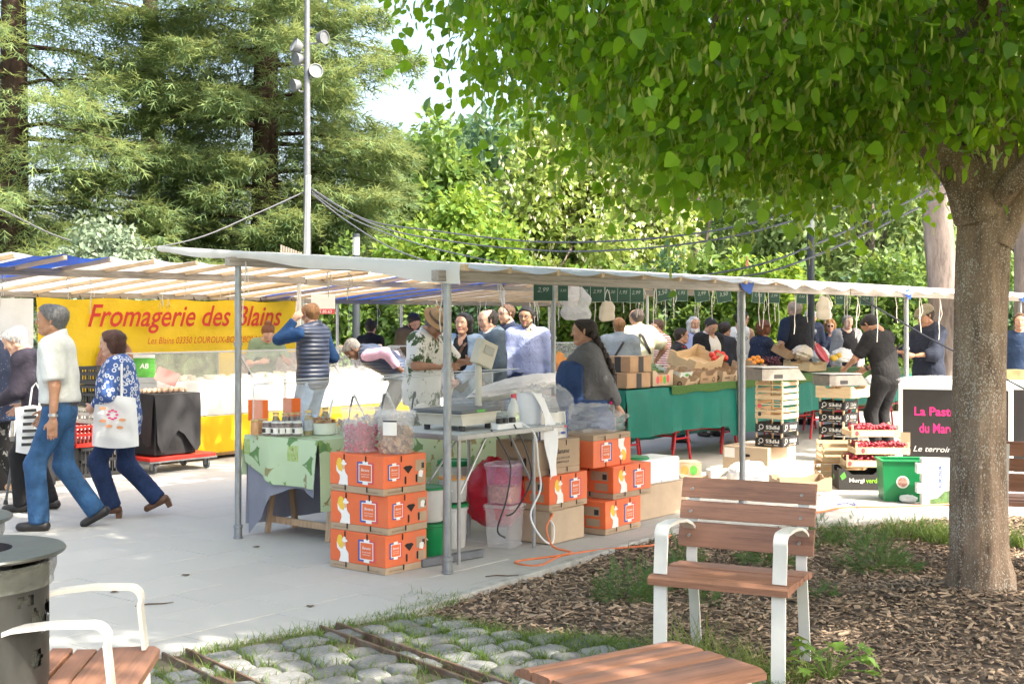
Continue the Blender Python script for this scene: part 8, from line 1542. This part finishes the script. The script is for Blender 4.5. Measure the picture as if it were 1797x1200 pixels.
# ---- customers behind the produce table
person('sandy-haired man in grey denim jacket seen from behind with a dark strap',*ob(1086,3.45),172,1.65,'fair',('crop',GNG),dict(m=F_white,sl=.4),coat=dict(m=F_dgrey,sl=1,hem=.05,inf=.018,n='denim_jacket'),bot=dict(m=J_light),shoes=S_white,extra=lambda r,d:strap(r,d,m_black,1),lean=8)
person('tall man in pale yellow tee with a black shoulder strap, hand on hip',*ob(1120,4.0),-150,1.76,'light',('fringe',(.08,.06,.05)),dict(m=F_yel,sl=.44,hem=.1,loose=1.3,inf=.02,n='tee_shirt'),bot=dict(m=F_beige),shoes=S_white,arms=((-.25,.2,1.0),(.30,.06,1.0,1,-.6,.2)),fat=1.15,extra=lambda r,d:strap(r,d,m_black,-1,.04),head=(0,8))
person('short-haired woman in red and white striped blouse with glasses',*ob(1157,4.3),-60,1.62,'fair',('short',BRN),dict(m=F_stripe,sl=.9,hem=.12,n='blouse'),bot=dict(m=J_dark),shoes=S_white,fem=True,glasses='clear',head=(-6,10))
person('boy with glasses in a black jacket with red and white stripe',*ob(1192,3.35),95,1.50,'light',('crop',DBR),dict(m=F_jkt,sl=1,hem=.08,inf=.02,n='jacket'),bot=dict(m=J_dark),shoes=S_black,glasses='clear')
person('smiling man with long white hair and white beard behind the boy',*ob(1216,4.4),8,1.65,'tan',('long',WHT),dict(m=F_sky,sl=.9,hem=.1),bot=dict(m=J_dark),shoes=S_black,beard=('beard',WHT),head=(-5,2))
person('dark-haired woman in black cardigan over flower tee looking down',*ob(1243,3.5),32,1.66,'light',('tight',BLK),dict(m=F_tee,sl=.4,hem=.1,v=.06),coat=dict(m=F_black,sl=1,hem=.15,open=.09,collar=0,inf=.018,n='cardigan'),bot=dict(m=F_tr),shoes=S_black,fem=True,head=(8,30),fat=1.1)
person('dark-haired man in charcoal jacket half hidden behind the black cardigan woman',*ob(1266,3.9),128,1.58,'light',('short',DBR),dict(m=fab('charcoal_jacket',(.045,.045,.05)),sl=1,hem=.1,inf=.02,n='jacket'),bot=dict(m=J_dark),shoes=S_black,lean=6)
def worldless(r,d):
    p=d['ch']; text('world',m_pk,r,tuple(p+np.array([0,-.158,-.10])),(PI/2,0,0),.24); text('less',m_pk,r,tuple(p+np.array([-.03,-.162,-.18])),(PI/2,0,0),.18)
person('woman in a white vest top reading WORLD LESS seen from behind the steel post',*ob(1298,4.2),172,1.74,'light',('bun',DBR),dict(m=F_white,sl=0,hem=.08,tank=1,collar=0,n='vest_top'),bot=dict(m=J_light),shoes=S_white,fem=True,glasses='clear',head=(60,5),extra=worldless)
person('woman with curly auburn hair in a black sparkly top reaching for a tray',*ob(1333,3.4),118,1.58,'fair',('curly',AUB),dict(m=F_spark,sl=.9,hem=.12,n='top'),bot=dict(m=F_black),shoes=S_black,fem=True,fat=1.2,arms=((-.15,.42,1.10),(.16,.44,1.08)),lean=6,head=(-10,12))
person('dark-haired child half hidden between the shoppers',*at(1352,20.5),-40,1.24,'tan',('crop',BLK),dict(m=F_navy,sl=.9),bot=dict(m=J_blue),shoes=S_white,head=(0,20))
person('bald man in black sleeveless vest over navy tee seen from behind',*ob(1397,3.4),-148,1.90,'fair',('fringe',(.45,.36,.30)),dict(m=F_navy,sl=.46,hem=.1,loose=1.2),coat=dict(m=fab('black_vest',(.022,.022,.026)),sl=0,hem=.12,inf=.024,n='sleeveless_vest'),bot=dict(m=F_tr),shoes=S_black,fat=1.15,arms=((-.26,.2,1.0),(.26,.14,.95)))
person('white-haired man in navy polo with a rucksack strap looking down',*ob(1416,4.2),10,1.81,'fair',('short',WHT),dict(m=F_navy,sl=.44,hem=.1,loose=1.2),bot=dict(m=F_beige),shoes=S_white,head=(-10,38),lean=5,arms=((-.25,.15,.95),(.25,.15,.95)),extra=lambda r,d:strap(r,d,pm('grey_strap',(.25,.25,.27),.8),-1,.06))
person('woman with curly blonde hair and sunglasses, hand at her mouth',*ob(1456,4.0),-8,1.60,'light',('curly',(.36,.18,.06)),dict(m=F_navy,sl=.95,hem=.1),bot=dict(m=J_dark),shoes=S_white,fem=True,glasses='sun',arms=((-.22,.1,.95),(.02,.17,1.45,.8,-.2,-.8)),hands=('relax','fist'))
person('grey-haired woman in black top and grey cardigan facing the scale',*ob(1486,3.5),4,1.69,'fair',('tight',(.22,.20,.18)),dict(m=F_black,sl=0,hem=.1,collar=0,v=.13,n='top'),coat=dict(m=fab('light_grey_cardigan',(.26,.26,.27)),sl=1,hem=.15,open=.11,collar=0,n='cardigan'),bot=dict(m=F_black),shoes=S_black,fem=True,fat=1.3,head=(-4,6))
x,y=ob(1552,.62)
person('seller in black tee and trousers bending over the right scale, back to us',x,y,-140,1.74,'tan',('crop',BLK),dict(m=F_black,sl=.44,hem=.1,loose=1.15,n='tee_shirt'),bot=dict(m=fab('black_trousers',(.018,.018,.02))),shoes=S_black,lean=14,head=(0,46),arms=((-.18,.42,1.02,-.8,-.3,-.6),(.2,.4,1.0)),fat=1.08,extra=lambda r,d:watch(r,d,1))
x,y=at(1630,15.8)
cp=person('man in tweed flat cap and navy hoodie looking at something in his hands',x,y,-68,1.78,'tan',('crop',DBR),dict(m=fab('red_tee',(.45,.04,.03)),sl=.4),coat=dict(m=fab('navy_hoodie',(.020,.026,.045)),sl=.72,hem=.12,hood=1,inf=.022,fold=(.006,18),n='hoodie'),bot=dict(m=F_black),shoes=S_black,hat='cap',arms=((-.14,.36,1.14),(.1,.40,1.18)),hands=('grip','grip'),head=(0,14))
g=MB(); g.box(-.035,.035,-.004,.004,-.07,.07,.003); g.build('mobile_phone',m_black,None,wpos(cp,(-.03,.50,1.22)),(.5,0,.9),label='dark phone held by the flat cap man',cat='phone')
person('shopper in navy jumper cut by the right edge beyond the lime trunk',*at(1790,17),-20,1.70,'light',('short',BRN),dict(m=fab('navy_jumper',(.02,.04,.09)),sl=1,hem=.15),bot=dict(m=J_dark),shoes=S_black)
